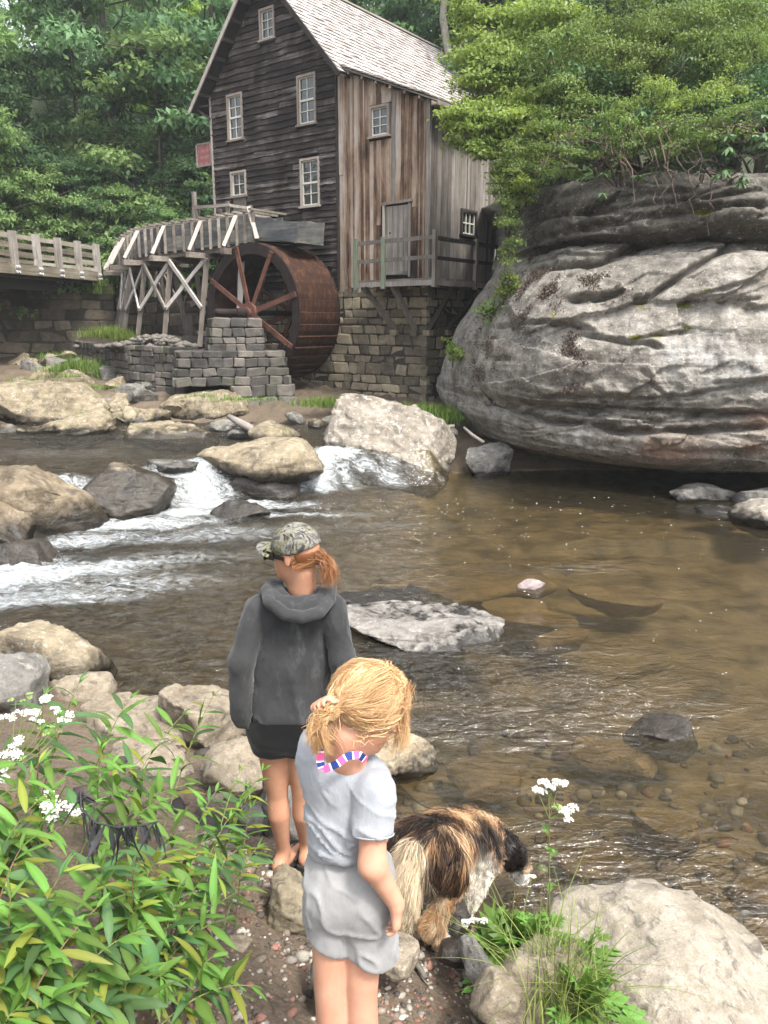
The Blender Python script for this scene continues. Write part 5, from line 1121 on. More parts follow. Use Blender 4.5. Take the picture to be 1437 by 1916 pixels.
# shrubs on the cliff top ----------------------------------------------
def shrub(label, pts, n, leaf, kind, name='shrub', group='shrubs on the cliff top', cat='shrub', ratio=.5, flat=.6, up=.5):
    q = [(atY(px, py, Y), r_) for px, py, Y, r_ in pts]; b0 = np.mean([a for a, _ in q], 0); zb = min(a[2] for a, _ in q) - .4; b0 = np.array([b0[0], b0[1] + .8, max(zb, 4.0)])
    return spray_tree(name, label, cat, tuple(b0), [(b0, b0 + (a - b0) * .6, .035, .015) for a, _ in q[:6]], [(a + (b0 + [0, .3, .4] - a) * min(.6, .5), a, r_) for a, r_ in q], n, leaf, kind, group, ratio, up=up, flat=flat, rs=np.random.RandomState(len(label) * 7 + n % 97))
shrub('light green shrub above the right of the maple', [(1020,90,14.6,.45),(1060,40,15,.5),(1090,100,14.6,.45),(1050,150,14.2,.4),(1110,60,14.8,.5),(1080,190,13.9,.35),(1040,215,13.9,.3),(1120,140,14.2,.4)], 9000, .06, 'shrub')
shrub('yellow green shrub at the top centre of the cliff thicket', [(1170,30,14.6,.5),(1210,70,14.3,.45),(1160,90,14.2,.45),(1240,20,14.7,.5),(1200,130,13.9,.35),(1250,110,14,.4)], 8000, .06, 'shrub')
shrub('light green shrub at the upper right corner', [(1300,40,14.2,.5),(1350,80,13.8,.45),(1390,30,14.2,.5),(1330,120,13.6,.4),(1380,120,13.5,.35),(1420,80,13.6,.45),(1300,100,13.9,.4),(1437,40,14,.5)], 9000, .06, 'shrub')
shrub('bright sprig of shrub hanging above the rock face', [(1220,170,13.3,.26),(1250,160,13.2,.24),(1290,190,13.1,.2),(1240,200,13.1,.22),(1390,150,12.9,.25),(1340,165,13,.2),(1160,200,13.3,.22)], 3600, .05, 'maple')
shrub('pale green shrub hanging beside the mill wall', [(960,270,14.2,.35),(985,300,14,.3),(960,330,14,.28),(945,380,13.9,.2),(970,240,14.4,.35),(1000,260,14,.3),(955,420,13.8,.18),(965,455,13.8,.16),(950,490,13.7,.14),(935,350,14,.18),(1020,290,13.8,.25)], 8000, .05, 'shrub')
shrub('yellowing shrub in front of the maple foot', [(925,320,14.6,.25),(950,300,14.6,.3),(985,215,14.7,.35),(1010,240,14.4,.35),(1040,260,14.1,.3),(985,350,13.9,.22)], 5000, .06, 'yel')
shrub('light green shrub curtain hanging over the cliff edge', [(1040,235,13.4,.26),(1090,225,13.3,.28),(1140,215,13.2,.28),(1060,275,13.3,.2),(1180,235,13.0,.24),(1300,215,12.7,.26),(1350,230,12.6,.22),(1410,205,12.5,.28),(1270,235,12.8,.2),(1020,310,13.5,.18),(1130,255,13.1,.2),(1220,250,12.8,.2),(1170,280,12.9,.16),(1330,260,12.5,.18),(1400,250,12.3,.2),(1090,290,13.1,.16),(1260,275,12.6,.15)], 8000, .055, 'shrub')
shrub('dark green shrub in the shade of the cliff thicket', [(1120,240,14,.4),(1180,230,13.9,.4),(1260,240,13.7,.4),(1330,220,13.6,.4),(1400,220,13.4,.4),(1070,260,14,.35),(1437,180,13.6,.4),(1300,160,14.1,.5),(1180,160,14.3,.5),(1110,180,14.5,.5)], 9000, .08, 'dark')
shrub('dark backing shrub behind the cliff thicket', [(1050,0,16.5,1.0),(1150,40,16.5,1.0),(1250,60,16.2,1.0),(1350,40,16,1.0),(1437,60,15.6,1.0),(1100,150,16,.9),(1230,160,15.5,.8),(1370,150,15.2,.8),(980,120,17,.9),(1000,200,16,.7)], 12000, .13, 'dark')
# rhododendrons with separate leaf rosettes ------------------------------
def rleaf(L=.15, W=.045):
    v = []; f = []
    for i, t in enumerate(np.linspace(0, 1, 5)):
        w = W * math.sin(math.pi * (t * .9 + .06)) ** .8 * .5; z = -.25 * L * t * t; v += [(t*L, -w, z + .2*w), (t*L, 0, z), (t*L, w, z + .2*w)]
    for i in range(4): f += [(3*i, 3*i+3, 3*i+4, 3*i+1), (3*i+1, 3*i+4, 3*i+5, 3*i+2)]
    return mesh('leaf', v, f, LM['rhodo'], True, {'v': [.5] * len(v)})
RL = rleaf()
RG = [('rhododendron with drooping rosettes over the left rock face', [(730,510,13.4),(570,610,13.5),(650,630,13.4),(700,505,13.3),(520,210,14.2),(590,140,14.3)]), ('rhododendron sprig hanging lowest over the rock', [(740,730,13.2),(890,740,13.0),(735,815,13.1),(905,470,13.3)]),
      ('rhododendron in the centre of the overhang', [(890,590,13.2),(940,630,13.1),(1000,650,13.1),(860,600,13.2),(1110,240,13.6)]), ('rhododendron with large pale leaves at the right edge', [(1270,570,11.9),(1275,620,11.8),(1380,570,11.8),(1425,560,11.7),(1425,600,11.8),(1420,485,11.9)]), ('low rhododendron on the rock at right', [(1230,735,12.0),(1335,745,11.9),(1325,770,11.85),(1260,715,12.0)])]
for gi, (lb, ps) in enumerate(RG):
    w = [atY(800 + u*.4433, v_*.4433, Y) for u, v_, Y in ps]; b0 = np.mean(w, 0) + [0, 1.0, .25]; e = empty('rhododendron', tuple(b0), 0, lb, 'shrub', 'rhododendrons on the cliff'); tb = MB(); rs = np.random.RandomState(gi)
    for q in w: limb(tb, np.zeros(3), q - b0, .018, .008, rs, 5, .08, 5)
    stem = obj('stem', mesh('stem', tb.v, tb.f, M_TWIG, True), e)
    for q in w:
        nl = rs.randint(8, 12)
        for i in range(nl):
            a = 2*math.pi*i/nl + rs.rand()*.4; s = rs.uniform(.75, 1.2); obj('leaf', RL, stem, q - b0, (rs.uniform(-.3, .3), rs.uniform(.0, .7), a), (s, s, s))
# dead twigs and roots hanging from the cliff edge
tw = MB(); rs = np.random.RandomState(8)
for i in range(100):
    px = rs.uniform(1010, 1437); py = rs.uniform(215, 315) - (0 if px > 1150 else -10); Y = 12.9 - (px - 1010) / 430 * .8 + rs.uniform(-.3, .6); a = atY(px, py, Y); L = rs.uniform(.25, .7)
    d = rs.normal(size=3) * np.array([.8, .4, .5]); d[2] -= .35; p_ = [a]; 
    for k in range(5): d = d + rs.normal(size=3) * .45; p_.append(p_[-1] + d / np.linalg.norm(d) * L / 5)
    tw.tube(p_, [.006, .0055, .005, .004, .003, .002], 4, False)
for (u, v_) in [(980,900),(1040,880),(1110,940),(1190,980),(870,870),(1150,800),(1010,860)]:
    e_ = atY(800 + u*.4433, v_*.4433, 12.4); s_ = e_ + np.array([rs.uniform(-.15, .15), .25, 1.0]); p_ = [s_ + (e_ - s_) * t + rs.normal(size=3) * .05 for t in np.linspace(0, 1, 8)]; tw.tube(p_, list(np.linspace(.014, .004, 8)), 5, False)
tag(tw.build('dead_twigs', M_TWIG), 'tangle of dead brown twigs hanging over the cliff edge', 'twigs', kind='stuff')
# saplings in the gap between mill and cliff
for lb, pts in [('leafy sapling under the balcony beside the cliff', [(905,572,14.6),(925,560,14.5),(890,585,14.6),(935,585,14.4),(950,545,14.3),(915,595,14.5),(960,570,14.1)]), ('small fern like sapling at the dark foundation corner', [(850,650,15.2),(842,640,15.3),(860,660,15.1)]), ('green sapling hanging over the leaf littered shoulder', [(935,520,14.2),(955,510,14.1),(970,530,13.9),(940,545,14.2)])]:
    q = [atY(*t) for t in pts]; b0 = np.mean(q, 0) - [0, -.3, .4]; spray_tree('sapling', lb, 'sapling', tuple(b0), [(b0, b0 + [0, 0, .3], .012, .008)], [(b0 + [0, 0, .25], a, .13) for a in q], 420, .085, 'maple', 'saplings beside the cliff', .5, flat=.3, up=1.2, rs=np.random.RandomState(len(lb)))
# grass patches on the far bank -------------------------------------------
def blades(P, H, rs, w=.006, lean=.5, seg=3):
    n = len(P); a = rs.rand(n) * 6.28; D = np.stack([np.cos(a), np.sin(a), a * 0], -1) * (lean * rs.rand(n))[:, None]; S = np.stack([-np.sin(a), np.cos(a), a * 0], -1); h = H * rs.uniform(.5, 1.2, n)
    rows_ = []
    for t in np.linspace(0, 1, seg + 1):
        c = P + np.stack([D[:, 0]*h*t*t*1.3, D[:, 1]*h*t*t*1.3, h*(t - .35*t*t*np.linalg.norm(D, axis=1))], -1); ww = w * (1 - t * .92); rows_.append(c - S*ww); rows_.append(c + S*ww)
    V = np.stack(rows_, 1).reshape(-1, 3); k = 2 * (seg + 1); i = (np.arange(n) * k)[:, None]; F = np.concatenate([i + np.array([[2*s, 2*s+1, 2*s+3, 2*s+2]]) for s in range(seg)], 0)
    return V, F, np.repeat(rs.rand(n), k)
GP = [('patch of bright grass below the mill corner', [(700,785),(740,778),(780,782),(815,785),(760,770),(830,775),(790,768)], 15.3, .26, 2600), ('grass tuft in the wheel pit', [(590,752),(615,750),(635,755),(655,758)], 17.2, .22, 900), ('strip of bright grass along the curved wall foot', [(110,690),(140,686),(175,690),(200,700),(150,678),(215,700)], 21.5, .24, 1800),
      ('weeds on top of the curved wall', [(185,625),(205,620),(225,628),(245,635),(268,640)], 22.4, .3, 1500), ('sparse grass on the tan ledge at left', [(60,715),(45,708),(75,712),(120,700),(150,720),(190,722)], 19.5, .14, 800), ('grass fringe on the pier base stones', [(425,742),(450,740),(480,742),(385,735)], 16.4, .08, 400), ('fern clump on the bridge abutment top', [(175,530),(185,545),(165,540)], 26.6, .4, 500), ('moss grass under the bridge shade', [(90,668),(110,662),(130,668)], 24.0, .2, 500)]
for gi, (lb, ps, Y, H, n) in enumerate(GP):
    rs = np.random.RandomState(70 + gi); C_ = []
    for px, py in ps:
        if Y: C_.append(atY(px, py, Y))
        else:
            z = 1.2
            for _ in range(8): t = atZ(px, py, min(z, 2.5)); z = float(ground_z(np.array([t[0]]), np.array([t[1]]))[0])
            C_.append(np.array([t[0], t[1], z + .12]))
    C_ = np.array(C_); k = rs.randint(len(C_), size=n); P = C_[k] + rs.normal(size=(n, 3)) * np.array([.26, .2, .0]) + [0, 0, -.08]
    V, F, a = blades(P, H, rs, .009, .8); o = obj('grass', mesh('grass', V, F, LM['grass'], False, {'v': a})); tag(o, lb, 'grass', None, 'stuff')
# dead leaves lying on the cliff's left shoulder -----------------------------
N_ = vnormals(V_ := np.stack([CL_X, CL_Y, CL_Z], -1).reshape(-1, 3), grid_faces(*CL_X.shape)); rs = np.random.RandomState(5)
dep = V_[:, 1]*math.cos(PITCH) - (V_[:, 2] - 2.7)*math.sin(PITCH); PXv = PCX + FPX*V_[:, 0]/dep; PYv = PCY - FPX*((V_[:, 2] - 2.7)*math.cos(PITCH) + V_[:, 1]*math.sin(PITCH))/dep
def dens(px, py, u0, u1, v0, v1): x0, x1, y0, y1 = 800 + u0*.4433, 800 + u1*.4433, 300 + v0*.4433, 300 + v1*.4433; return np.exp(-((px - (x0+x1)/2)/((x1-x0)*.5))**4 - ((py - (y0+y1)/2)/((y1-y0)*.5))**4)
w = np.maximum.reduce([dens(PXv, PYv, 180, 330, 680, 960)*.7, dens(PXv, PYv, 260, 520, 560, 760)*.8, dens(PXv, PYv, 400, 560, 460, 600), dens(PXv, PYv, 570, 660, 740, 990)*.8, dens(PXv, PYv, 640, 860, 490, 590)*.6, dens(PXv, PYv, 430, 480, 250, 470)*.8]) * smooth(-.1, .35, fbm(V_*2.5, 3)) * smooth(-.3, .5, N_[:, 2] * (1 if N_[len(N_)//2, 1] < 0 else -1) + .2)
k = rs.choice(len(V_), 5200, p=w/w.sum()); Nk = N_[k] * (1 if N_[len(N_)//2, 1] < 0 else -1); P = V_[k] + Nk*.015 + rs.normal(size=(len(k), 3))*.015
V, F, a = leaves(P, rs.normal(size=P.shape), Nk + rs.normal(size=P.shape)*.5, .038*rs.uniform(.6, 1.4, len(k)), .022, rs, None, .3)
m = Mat('dead_leaf'); M_DEADL = m.done(m.ramp(m.attr('v'), [(0, (.03, .022, .017)), (.6, (.085, .06, .045)), (1, (.20, .155, .125))]), .8)
tag(obj('leaf_litter', mesh('leaf_litter', V, F, M_DEADL, False, {'v': a})), 'brown dead leaves strewn on the rock shoulder', 'dead leaves', None, 'stuff')
# ------------------------------------------------------------------ people
def skin_mat(name, c):
    m = Mat(name); p = m.pos(); n = m.noise(p, 16, 6, .65); f = m.noise(p, 160, 3)
    col = m.ramp(n, [(.3, tuple(x*k for x, k in zip(c, (.86, .74, .70)))), (.7, c)])
    return m.done(col, .52, m.bump(f, .001, .5), .35, Subsurface_Weight=.12, Subsurface_Scale=.02)
def cloth_mat(name, c0, c1, weave=420, wear=None, fold=.006, fs=9):
    m = Mat(name); p = m.obco(); n = m.noise(p, 6, 5, .62); w = m.noise(p, weave, 2); fo = m.noise(m.map(p, (1.6, 1.6, .8)), fs, 3, .5, .8); f = m.math('ADD', m.math('MULTIPLY', n, .7), m.math('MULTIPLY', w, .3))
    c = m.ramp(f, [(.33, c0), (.67, c1)])
    if wear: c = m.mix(m.math('MULTIPLY', m.ramp(m.noise(m.map(p, (1, 1, .4)), 15, 6, .7), [(.55, 0.0), (.72, 1.0)]), .5), c, wear)
    return m.done(c, .95, m.bump(m.math('ADD', m.math('MULTIPLY', w, .12), fo), fold, .6), .1, Sheen_Weight=.15)
def strands(paths, w, col, rs):
    """paths (n,k,3) -> flat ribbons facing outward"""
    n, k, _ = paths.shape; T = np.gradient(paths, axis=1); T /= np.maximum(np.linalg.norm(T, axis=2), 1e-9)[..., None]
    r = rs.normal(size=(n, 1, 3)); S = np.cross(T, r); S /= np.maximum(np.linalg.norm(S, axis=2), 1e-9)[..., None]
    taper = (1 - np.linspace(0, 1, k) ** 2 * .85)[None, :, None]; ww = np.broadcast_to(w, (n,))[:, None, None] * taper
    V = np.stack([paths - S*ww, paths + S*ww], 2).reshape(-1, 3); i = (np.arange(n) * 2 * k)[:, None]
    F = np.concatenate([i + np.array([[2*s, 2*s+1, 2*s+3, 2*s+2]]) for s in range(k - 1)], 0); C_ = np.repeat(col, 2*k, 0) if col.ndim > 1 else np.repeat(col, 2*k)
    return V, F, C_
def body_obj(name, fn, lo, hi, h, m, parent, org, it=2, disp=None):
    V, F = surfnet(fn, lo, hi, h); V = relax(V, F, it, .5)
    if disp is not None: V = V + vnormals(V, F) * disp(V)[:, None] * -1
    return obj(name, mesh(name, V - org, F[:, ::-1], m, True), parent)
M_SKIN = skin_mat('fair_skin', (.42, .235, .15)); M_SKIN_G = skin_mat('child_skin', (.47, .27, .185))
# ---- woman in the hoodie, seen from behind, looking left
AY = 2.95
def A(px, py, dy=0.0): return atY(px, py, AY + dy)
FZ = min(.31, float(ground_z(np.array([-.42]), np.array([2.95]))[0]) + .03)
org = np.array([A(540, 1300)[0], AY, FZ])
woman = empty('person', tuple(org), 0, 'person in charcoal hoodie, black shorts and camouflage cap looking upstream', 'person')
hc = A(552, 1038, .02); hf = np.array([-.90, .42, -.08]); hf /= np.linalg.norm(hf); hs = np.cross(hf, [0, 0, 1]); hs /= np.linalg.norm(hs); hu = np.cross(hs, hf); HB = np.stack([hf, hs, hu], 1)   # columns
def head_sdf(p, c, B_, s, jaw=1.0):
    q = (p - c) @ B_ / s
    d = ell(q, (-.012, 0, .035), (.098, .077, .09)); d = smin(d, ell(q, (.03, 0, -.035), (.062, .056, .075)), .03)
    d = smin(d, ell(q, (.062, 0, -.088), (.024, .026, .02)), .03)              # chin
    d = smin(d, cone(q, (.088, 0, .012), (.106, 0, -.022), .009, .013), .012)   # nose
    d = smin(d, ell(q, (.089, 0, -.054), (.014, .022, .006)), .008); d = smin(d, ell(q, (.088, 0, -.066), (.012, .018, .006)), .006)   # lips
    for s_ in (-1, 1):
        d = smax(d, -ell(q, (.092, s_*.032, .014), (.016, .018, .011)), .012); d = smin(d, ell(q, (.078, s_*.032, .013), (.012, .013, .012)), .004)
        d = smin(d, ell(q, (-.008, s_*.077, -.005), (.017, .008, .03)), .008); d = smax(d, -ell(q, (-.006, s_*.086, -.002), (.009, .006, .018)), .005)
    return d * s
hipL, hipR = A(512, 1372, .02), A(566, 1372, .02); kneeL, kneeR = A(519, 1487, .03), A(566, 1490, .03)
ankL = A(531, 1588, .06); ankL[2] = FZ + .09; ankR = A(573, 1588, .1); ankR[2] = FZ + .09
heelL = ankL + [-.02, -.03, -.055]; toeL = ankL + [.10, .16, -.07]; heelR = ankR + [0, -.03, -.055]; toeR = ankR + [.03, .2, -.07]
def w_body(p):
    d = head_sdf(p, hc, HB, 1.0); nb0 = A(565, 1100, .03); d = smin(d, cone(p, hc + hu*-.06 + hf*-.03, nb0, .053, .06), .03)
    tor = smin(cone(p, A(556, 1180), A(545, 1280), .085, .085), cone(p, A(530, 1360), A(555, 1360), .10, .10), .06); d = smin(d, tor, .04)
    for hp, kn, an, he, to in ((hipL, kneeL, ankL, heelL, toeL), (hipR, kneeR, ankR, heelR, toeR)):
        th = hp + (kn - hp)*.55; calf = kn + (an - kn)*.30 + np.array([0, -.016, 0]); lc = kn + (an - kn)*.68 + np.array([0, -.008, 0])
        l = cone(p, hp, th, .082, .063); l = np.minimum(l, cone(p, th, kn, .063, .046)); l = np.minimum(l, cone(p, kn, calf, .046, .049)); l = np.minimum(l, cone(p, calf, lc, .049, .036)); l = np.minimum(l, cone(p, lc, an, .036, .028)); l = smin(l, cone(p, an, he, .028, .029), .02); l = smin(l, cone(p, he, to, .03, .026), .025)
        for t in range(4): l = smin(l, cone(p, to + np.array([-.03 + .02*t, .0, .0]), to + np.array([-.03 + .02*t, .035, -.004]), .011, .009), .008)
        d = smin(d, l, .006)
    return d
body_obj('body', w_body, [-.95, 2.6, FZ - .02], [.1, 3.35, FZ + 1.75], .0075, M_SKIN, woman, org, 5)
shL, shR = A(484, 1142, -.01), A(622, 1138, .0); elL, elR = A(451, 1240, -.085), A(641, 1235, -.07); cuL, cuR = A(450, 1335, -.075), A(646, 1332, -.04)
def flat_(p, c, k=.68):
    q = p.copy(); q[:, 1] = (q[:, 1] - c[1]) / k + c[1]; return q
def w_hood(p):
    c = A(548, 1240); q = flat_(p, c, .62)
    d = cone(q, A(552, 1160), A(546, 1240), .148, .155); d = smin(d, cone(q, A(546, 1240), A(532, 1318), .158, .168), .06); d = smin(d, cone(q, A(512, 1138), A(596, 1134), .066, .066), .07)
    d = smax(d, (A(532, 1358)[2] - p[:, 2]), .03)
    for sh, el, cu in ((shL, elL, cuL), (shR, elR, cuR)):
        a = smin(cone(p, sh, el, .060, .050), cone(p, el, cu, .050, .042), .03); kk = np.clip((p[:, 2] - el[2]) / (sh[2] - el[2]), 0, 1)
        d = smin(d, a, .004 + .03 * kk ** 2)
        d = smin(d, cone(p, cu, cu + np.array([.004, 0, -.03]), .034, .031), .004)
    nc = A(562, 1104, .01); d = smax(d, -cone(p, nc + [0, 0, -.01], nc + [-.02, .02, .3], .062, .085), .02)
    return d
def folds(V):
    q = V * np.array([7, 7, 2.4]); z = (V[:, 2] - A(534, 1358)[2]); w = .35 + 1.0*np.exp(-(z/.16)**2)
    r1 = np.abs(fbm(V*np.array([9, 9, 3.2]) + 4, 2)); return (.014*fbm(q, 3) - .022*np.exp(-r1*16)*.6 + .010*fbm(V*np.array([16, 16, 6]) + 9, 3)) * w + .003*fbm(V*24, 2)
M_HOODIE = cloth_mat('washed_black_sweatshirt', (.020, .0205, .0215), (.046, .0465, .048), 420, (.11, .111, .113), .009, 11)
body_obj('hoodie', w_hood, [-.95, 2.55, A(534, 1358)[2] - .12], [.15, 3.35, FZ + 1.52], .008, M_HOODIE, woman, org, 2, folds)
def w_hoodroll(p):
    def arc(pts, r): 
        d = 9.0
        for a, b_ in zip(pts, pts[1:]): d = np.minimum(d, cone(p, a, b_, r, r))
        return d
    o1 = arc([A(512, 1092, .10), A(498, 1106, -.02), A(505, 1128, -.1), A(535, 1150, -.145), A(565, 1156, -.15), A(598, 1146, -.13), A(618, 1122, -.06), A(620, 1102, .03)], .024)
    o2 = arc([A(522, 1095, .08), A(514, 1112, -.02), A(530, 1132, -.09), A(562, 1140, -.11), A(592, 1130, -.09), A(606, 1108, -.01)], .022)
    web = smin(ell(p, A(560, 1126, -.05), (.105, .055, .035)), o1, .018); d = smin(web, o2, .008); nc = A(562, 1104, .01)
    return smax(d, -cone(p, nc + [0, 0, -.02], nc + [-.02, .02, .3], .066, .09), .015)
body_obj('hood', w_hoodroll, [-.65, 2.6, A(560, 1175)[2] - .05], [.0, 3.2, FZ + 1.55], .006, M_HOODIE, woman, org, 2, lambda V: .006*fbm(V*14, 3))
def w_short(p):
    d = cone(p, A(520, 1352, .01), A(560, 1352, .01), .135, .135); d = smin(d, smin(cone(p, hipL, hipL + (kneeL - hipL)*.28, .1, .098), cone(p, hipR, hipR + (kneeR - hipR)*.28, .1, .098), .01), .04)
    zc = A(520, 1404)[2]; return smax(d, zc - p[:, 2], .008)
body_obj('shorts', w_short, [-.75, 2.6, A(520, 1404)[2] - .03], [-.05, 3.3, A(520, 1330)[2]], .007, cloth_mat('black_jersey', (.0025, .0025, .003), (.006, .006, .0065)), woman, org, 2, lambda V: .006*fbm(V*13, 3))
# cap: crown, brim
def w_cap(p):
    q = (p - hc) @ HB; d = ell(q, (-.012, 0, .042), (.106, .087, .092)); d = smax(d, -(q[:, 2] - .015 + .12*np.maximum(q[:, 0], 0) + .35*np.minimum(q[:, 0] + .03, 0)), .006)
    d = smax(d, -ell(q, (-.012, 0, .040), (.099, .08, .085)), .002)
    d = smax(d, -ell(q, (-.115, 0, .03), (.03, .03, .02)), .004); return smin(d, ell(q, (-.012, 0, .134), (.008, .008, .005)), .003)
m = Mat('camouflage_cloth'); p = m.obco(); q = m.vmath('ADD', p, m.vmath('SCALE', m.noise(p, 14, 3, .6, 0, True), .05)); n1 = m.noise(q, 17, 4, .6, 1.2); n2 = m.noise(m.map(q, (1, 1, .45)), 26, 4, .6, 2.0); n3 = m.noise(q, 70, 3)
c = m.ramp(n1, [(.40, (.085, .08, .07)), (.44, (.2, .195, .18)), (.52, (.16, .152, .13)), (.56, (.12, .12, .055)), (.64, (.19, .18, .11))], 'LINEAR'); c = m.mix(m.ramp(n2, [(.55, 0.0), (.59, 1.0)]), c, (.035, .033, .035)); c = m.mix(m.math('MULTIPLY', m.ramp(n3, [(.58, 0.0), (.62, 1.0)]), .7), c, (.05, .05, .05))
M_CAMO = m.done(c, .95, m.bump(m.noise(p, 500, 2), .001, .5), .1)
cap = body_obj('cap', w_cap, hc - .17, hc + np.array([.17, .17, .21]), .005, M_CAMO, woman, org)
def w_brim(p):
    q = (p - hc) @ HB; r = np.hypot((q[:, 0] - .065)/.105, q[:, 1]/.088) - 1; z = q[:, 2] - .033 + .12*np.maximum(q[:, 0] - .07, 0)*0 + 3.2*q[:, 1]**2 - .10*(q[:, 0] - .08)
    return np.maximum(np.maximum(np.abs(z) - .004, r*.07), .072 - q[:, 0] - 1.2*np.abs(q[:, 1])*0)
body_obj('brim', w_brim, hc - .25, hc + .25, .0045, M_CAMO, cap, np.array(org))
cap_k = cap.children[0]
k = MB(); 
def hp_(x, y, z): return Vector(hc + hf*x + hs*y + hu*z - org)
k.beam(hp_(.103, -.07, .012), hp_(.103, .07, .012), .006, .042, tuple(hu)); k.beam(hp_(.10, -.068, .018), hp_(.0, -.084, .004), .004, .014, tuple(hu)); k.beam(hp_(.10, .068, .018), hp_(.0, .084, .004), .004, .014, tuple(hu)); k.beam(hp_(.096, -.062, .012), hp_(.05, -.08, .012), .004, .034, tuple(hu)); k.beam(hp_(.096, .062, .012), hp_(.05, .08, .012), .004, .034, tuple(hu))
k.build('sunglasses', plain('black_gloss_plastic', (.006, .006, .006), .15, .6, 0), woman)
# ponytail and nape hair
def w_nape(p):
    q = (p - hc) @ HB; d = ell(q, (-.022, 0, .02), (.088, .075, .078)); d = smax(d, q[:, 2] - .03, .01); d = smax(d, q[:, 0] + .045 - .25*(q[:, 2] + .03), .012); return smax(d, -.052 - q[:, 2], .02)
hbase = body_obj('hair', w_nape, hc - .15, hc + .12, .005, None, woman, org)
rs = np.random.RandomState(4)
def hair_mat(name, c0, c1, c2):
    m = Mat(name); return m.done(m.ramp(m.attr('v'), [(0, c0), (.5, c1), (1, c2)]), .42, None, .4)
M_HAIR_W = hair_mat('ginger_hair', (.12, .045, .018), (.25, .105, .04), (.40, .2, .09)); M_HAIR_G = hair_mat('strawberry_blonde_hair', (.32, .17, .075), (.50, .31, .15), (.66, .49, .28))
T0 = hc - hf*.108 + hu*.0; n = 1600; t = np.linspace(0, 1, 9)[None, :, None]; st_ = T0 + rs.normal(size=(n, 3))*.012
ax_ = np.array([.045, -.03, -.085]); en = T0 + ax_ + rs.normal(size=(n, 3))*np.array([.02, .018, .022]); midp = T0 + np.array([.055, -.035, -.01]) + rs.normal(size=(n, 3))*.016
P = st_[:, None]*(1-t)**2 + midp[:, None]*2*t*(1-t) + en[:, None]*t**2 + rs.normal(size=(n, 1, 3))*.004*np.sin(t*9 + rs.rand(n)[:, None, None]*6)
P[:, -2:] -= np.array([.012, 0, -.01])*rs.rand(n)[:, None, None]
n2 = 1100; a_ = rs.uniform(-1.25, 1.25, n2); s2 = hc + np.stack([hf*(-.085*math.cos(x)) + hs*(.078*math.sin(x)) + hu*rs.uniform(-.045, .01) for x in a_]); e2 = np.repeat(T0[None], n2, 0) + rs.normal(size=(n2, 3))*.008; m2 = (s2 + e2)/2 + (((s2 + e2)/2 - hc)*.2)
P2 = s2[:, None]*(1-t)**2 + m2[:, None]*2*t*(1-t) + e2[:, None]*t**2; n3 = 60; s3 = hc - hf*.05 + hs*-.07 + hu*-.03 + rs.normal(size=(n3, 3))*.015; P3_ = s3[:, None] + t*np.array([0, -.005, -.075]) + rs.normal(size=(n3, 1, 3))*.012*t
hbase.data.materials.append(M_HAIR_W); at = hbase.data.attributes.new('v', 'FLOAT', 'POINT'); at.data.foreach_set('value', np.full(len(hbase.data.vertices), .05, np.float32))
P = np.concatenate([P, P2]); V, F, a_ = strands(P - org, .0008, rs.beta(2, 2, len(P)), rs); obj('hair_strands', mesh('hair_strands', V, F, M_HAIR_W, True, {'v': a_}), hbase)
M_SOLE = plain('dark_flip_flop', (.02, .018, .017), .8)
for he, to, an in ((heelL, toeL, ankL), (heelR, toeR, ankR)):
    d_ = (to - he); d_[2] = 0; L = np.linalg.norm(d_); d_ /= L; sd_ = np.array([-d_[1], d_[0], 0]); k = MB(); v = []
    out = [(-.05, .0), (-.042, .03), (.0, .037), (.1, .036), (.18, .046), (.24, .04), (.265, .0), (.24, -.04), (.18, -.046), (.1, -.036), (.0, -.037), (-.042, -.03)]
    for zz in (-.045, -.025): v += [tuple(he + d_*x*.95 + sd_*y + np.array([0, 0, zz + .012]) - org) for x, y in out]
    nn = len(out); k.add(v, [tuple(reversed(range(nn))), tuple(range(nn, 2*nn))] + [(i, (i+1) % nn, nn + (i+1) % nn, nn + i) for i in range(nn)]); so = k.build('sandal', M_SOLE, woman)
    k = MB(); c_ = he + d_*.19 + [0, 0, -.005]
    for s_ in (-1, 1): k.tube([c_ - org + [0, 0, .012], he + d_*.13 + sd_*s_*.03 + [0, 0, .03] - org, he + d_*.06 + sd_*s_*.043 + [0, 0, .0] - org], [.006, .007, .006], 6)
    k.build('strap', M_SOLE, so)
# ---- girl in grey, seen from behind, head bowed to the right
GY_ = 1.60
def G(px, py, dy=0.0): return atY(px, py, GY_ + dy)
gz = min(.72, float(ground_z(np.array([-.06]), np.array([1.6]))[0])); gorg = np.array([G(645, 1650)[0], GY_, gz])
girl = empty('person', tuple(gorg), 0, 'blonde child in pale grey shirt and shorts looking down at the dog', 'person')
gc = G(688, 1335, .05); gf = np.array([.80, .34, -.50]); gf /= np.linalg.norm(gf); gu0 = np.array([.35, .25, .9]); gs = np.cross(gf, gu0); gs /= np.linalg.norm(gs); gu = np.cross(gs, gf); GB = np.stack([gf, gs, gu], 1); GS = .78
nkT, nkB = gc - gu*.062 - gf*.035, G(648, 1420, .03)
sR, eR, wR = G(698, 1482, .0), G(697, 1618, -.06), G(742, 1692, -.05); sL, eL, wL = G(592, 1420, .07), G(600, 1360, .24), G(630, 1322, .02)
hL, hR = G(622, 1700, .03), G(678, 1712, .03); kL, kR = G(618, 1848, .0), G(676, 1862, -.0); aL = np.array([kL[0] + .03, kL[1] + .02, gz + .07]); aR = np.array([kR[0] + .0, kR[1] + .02, gz + .07])
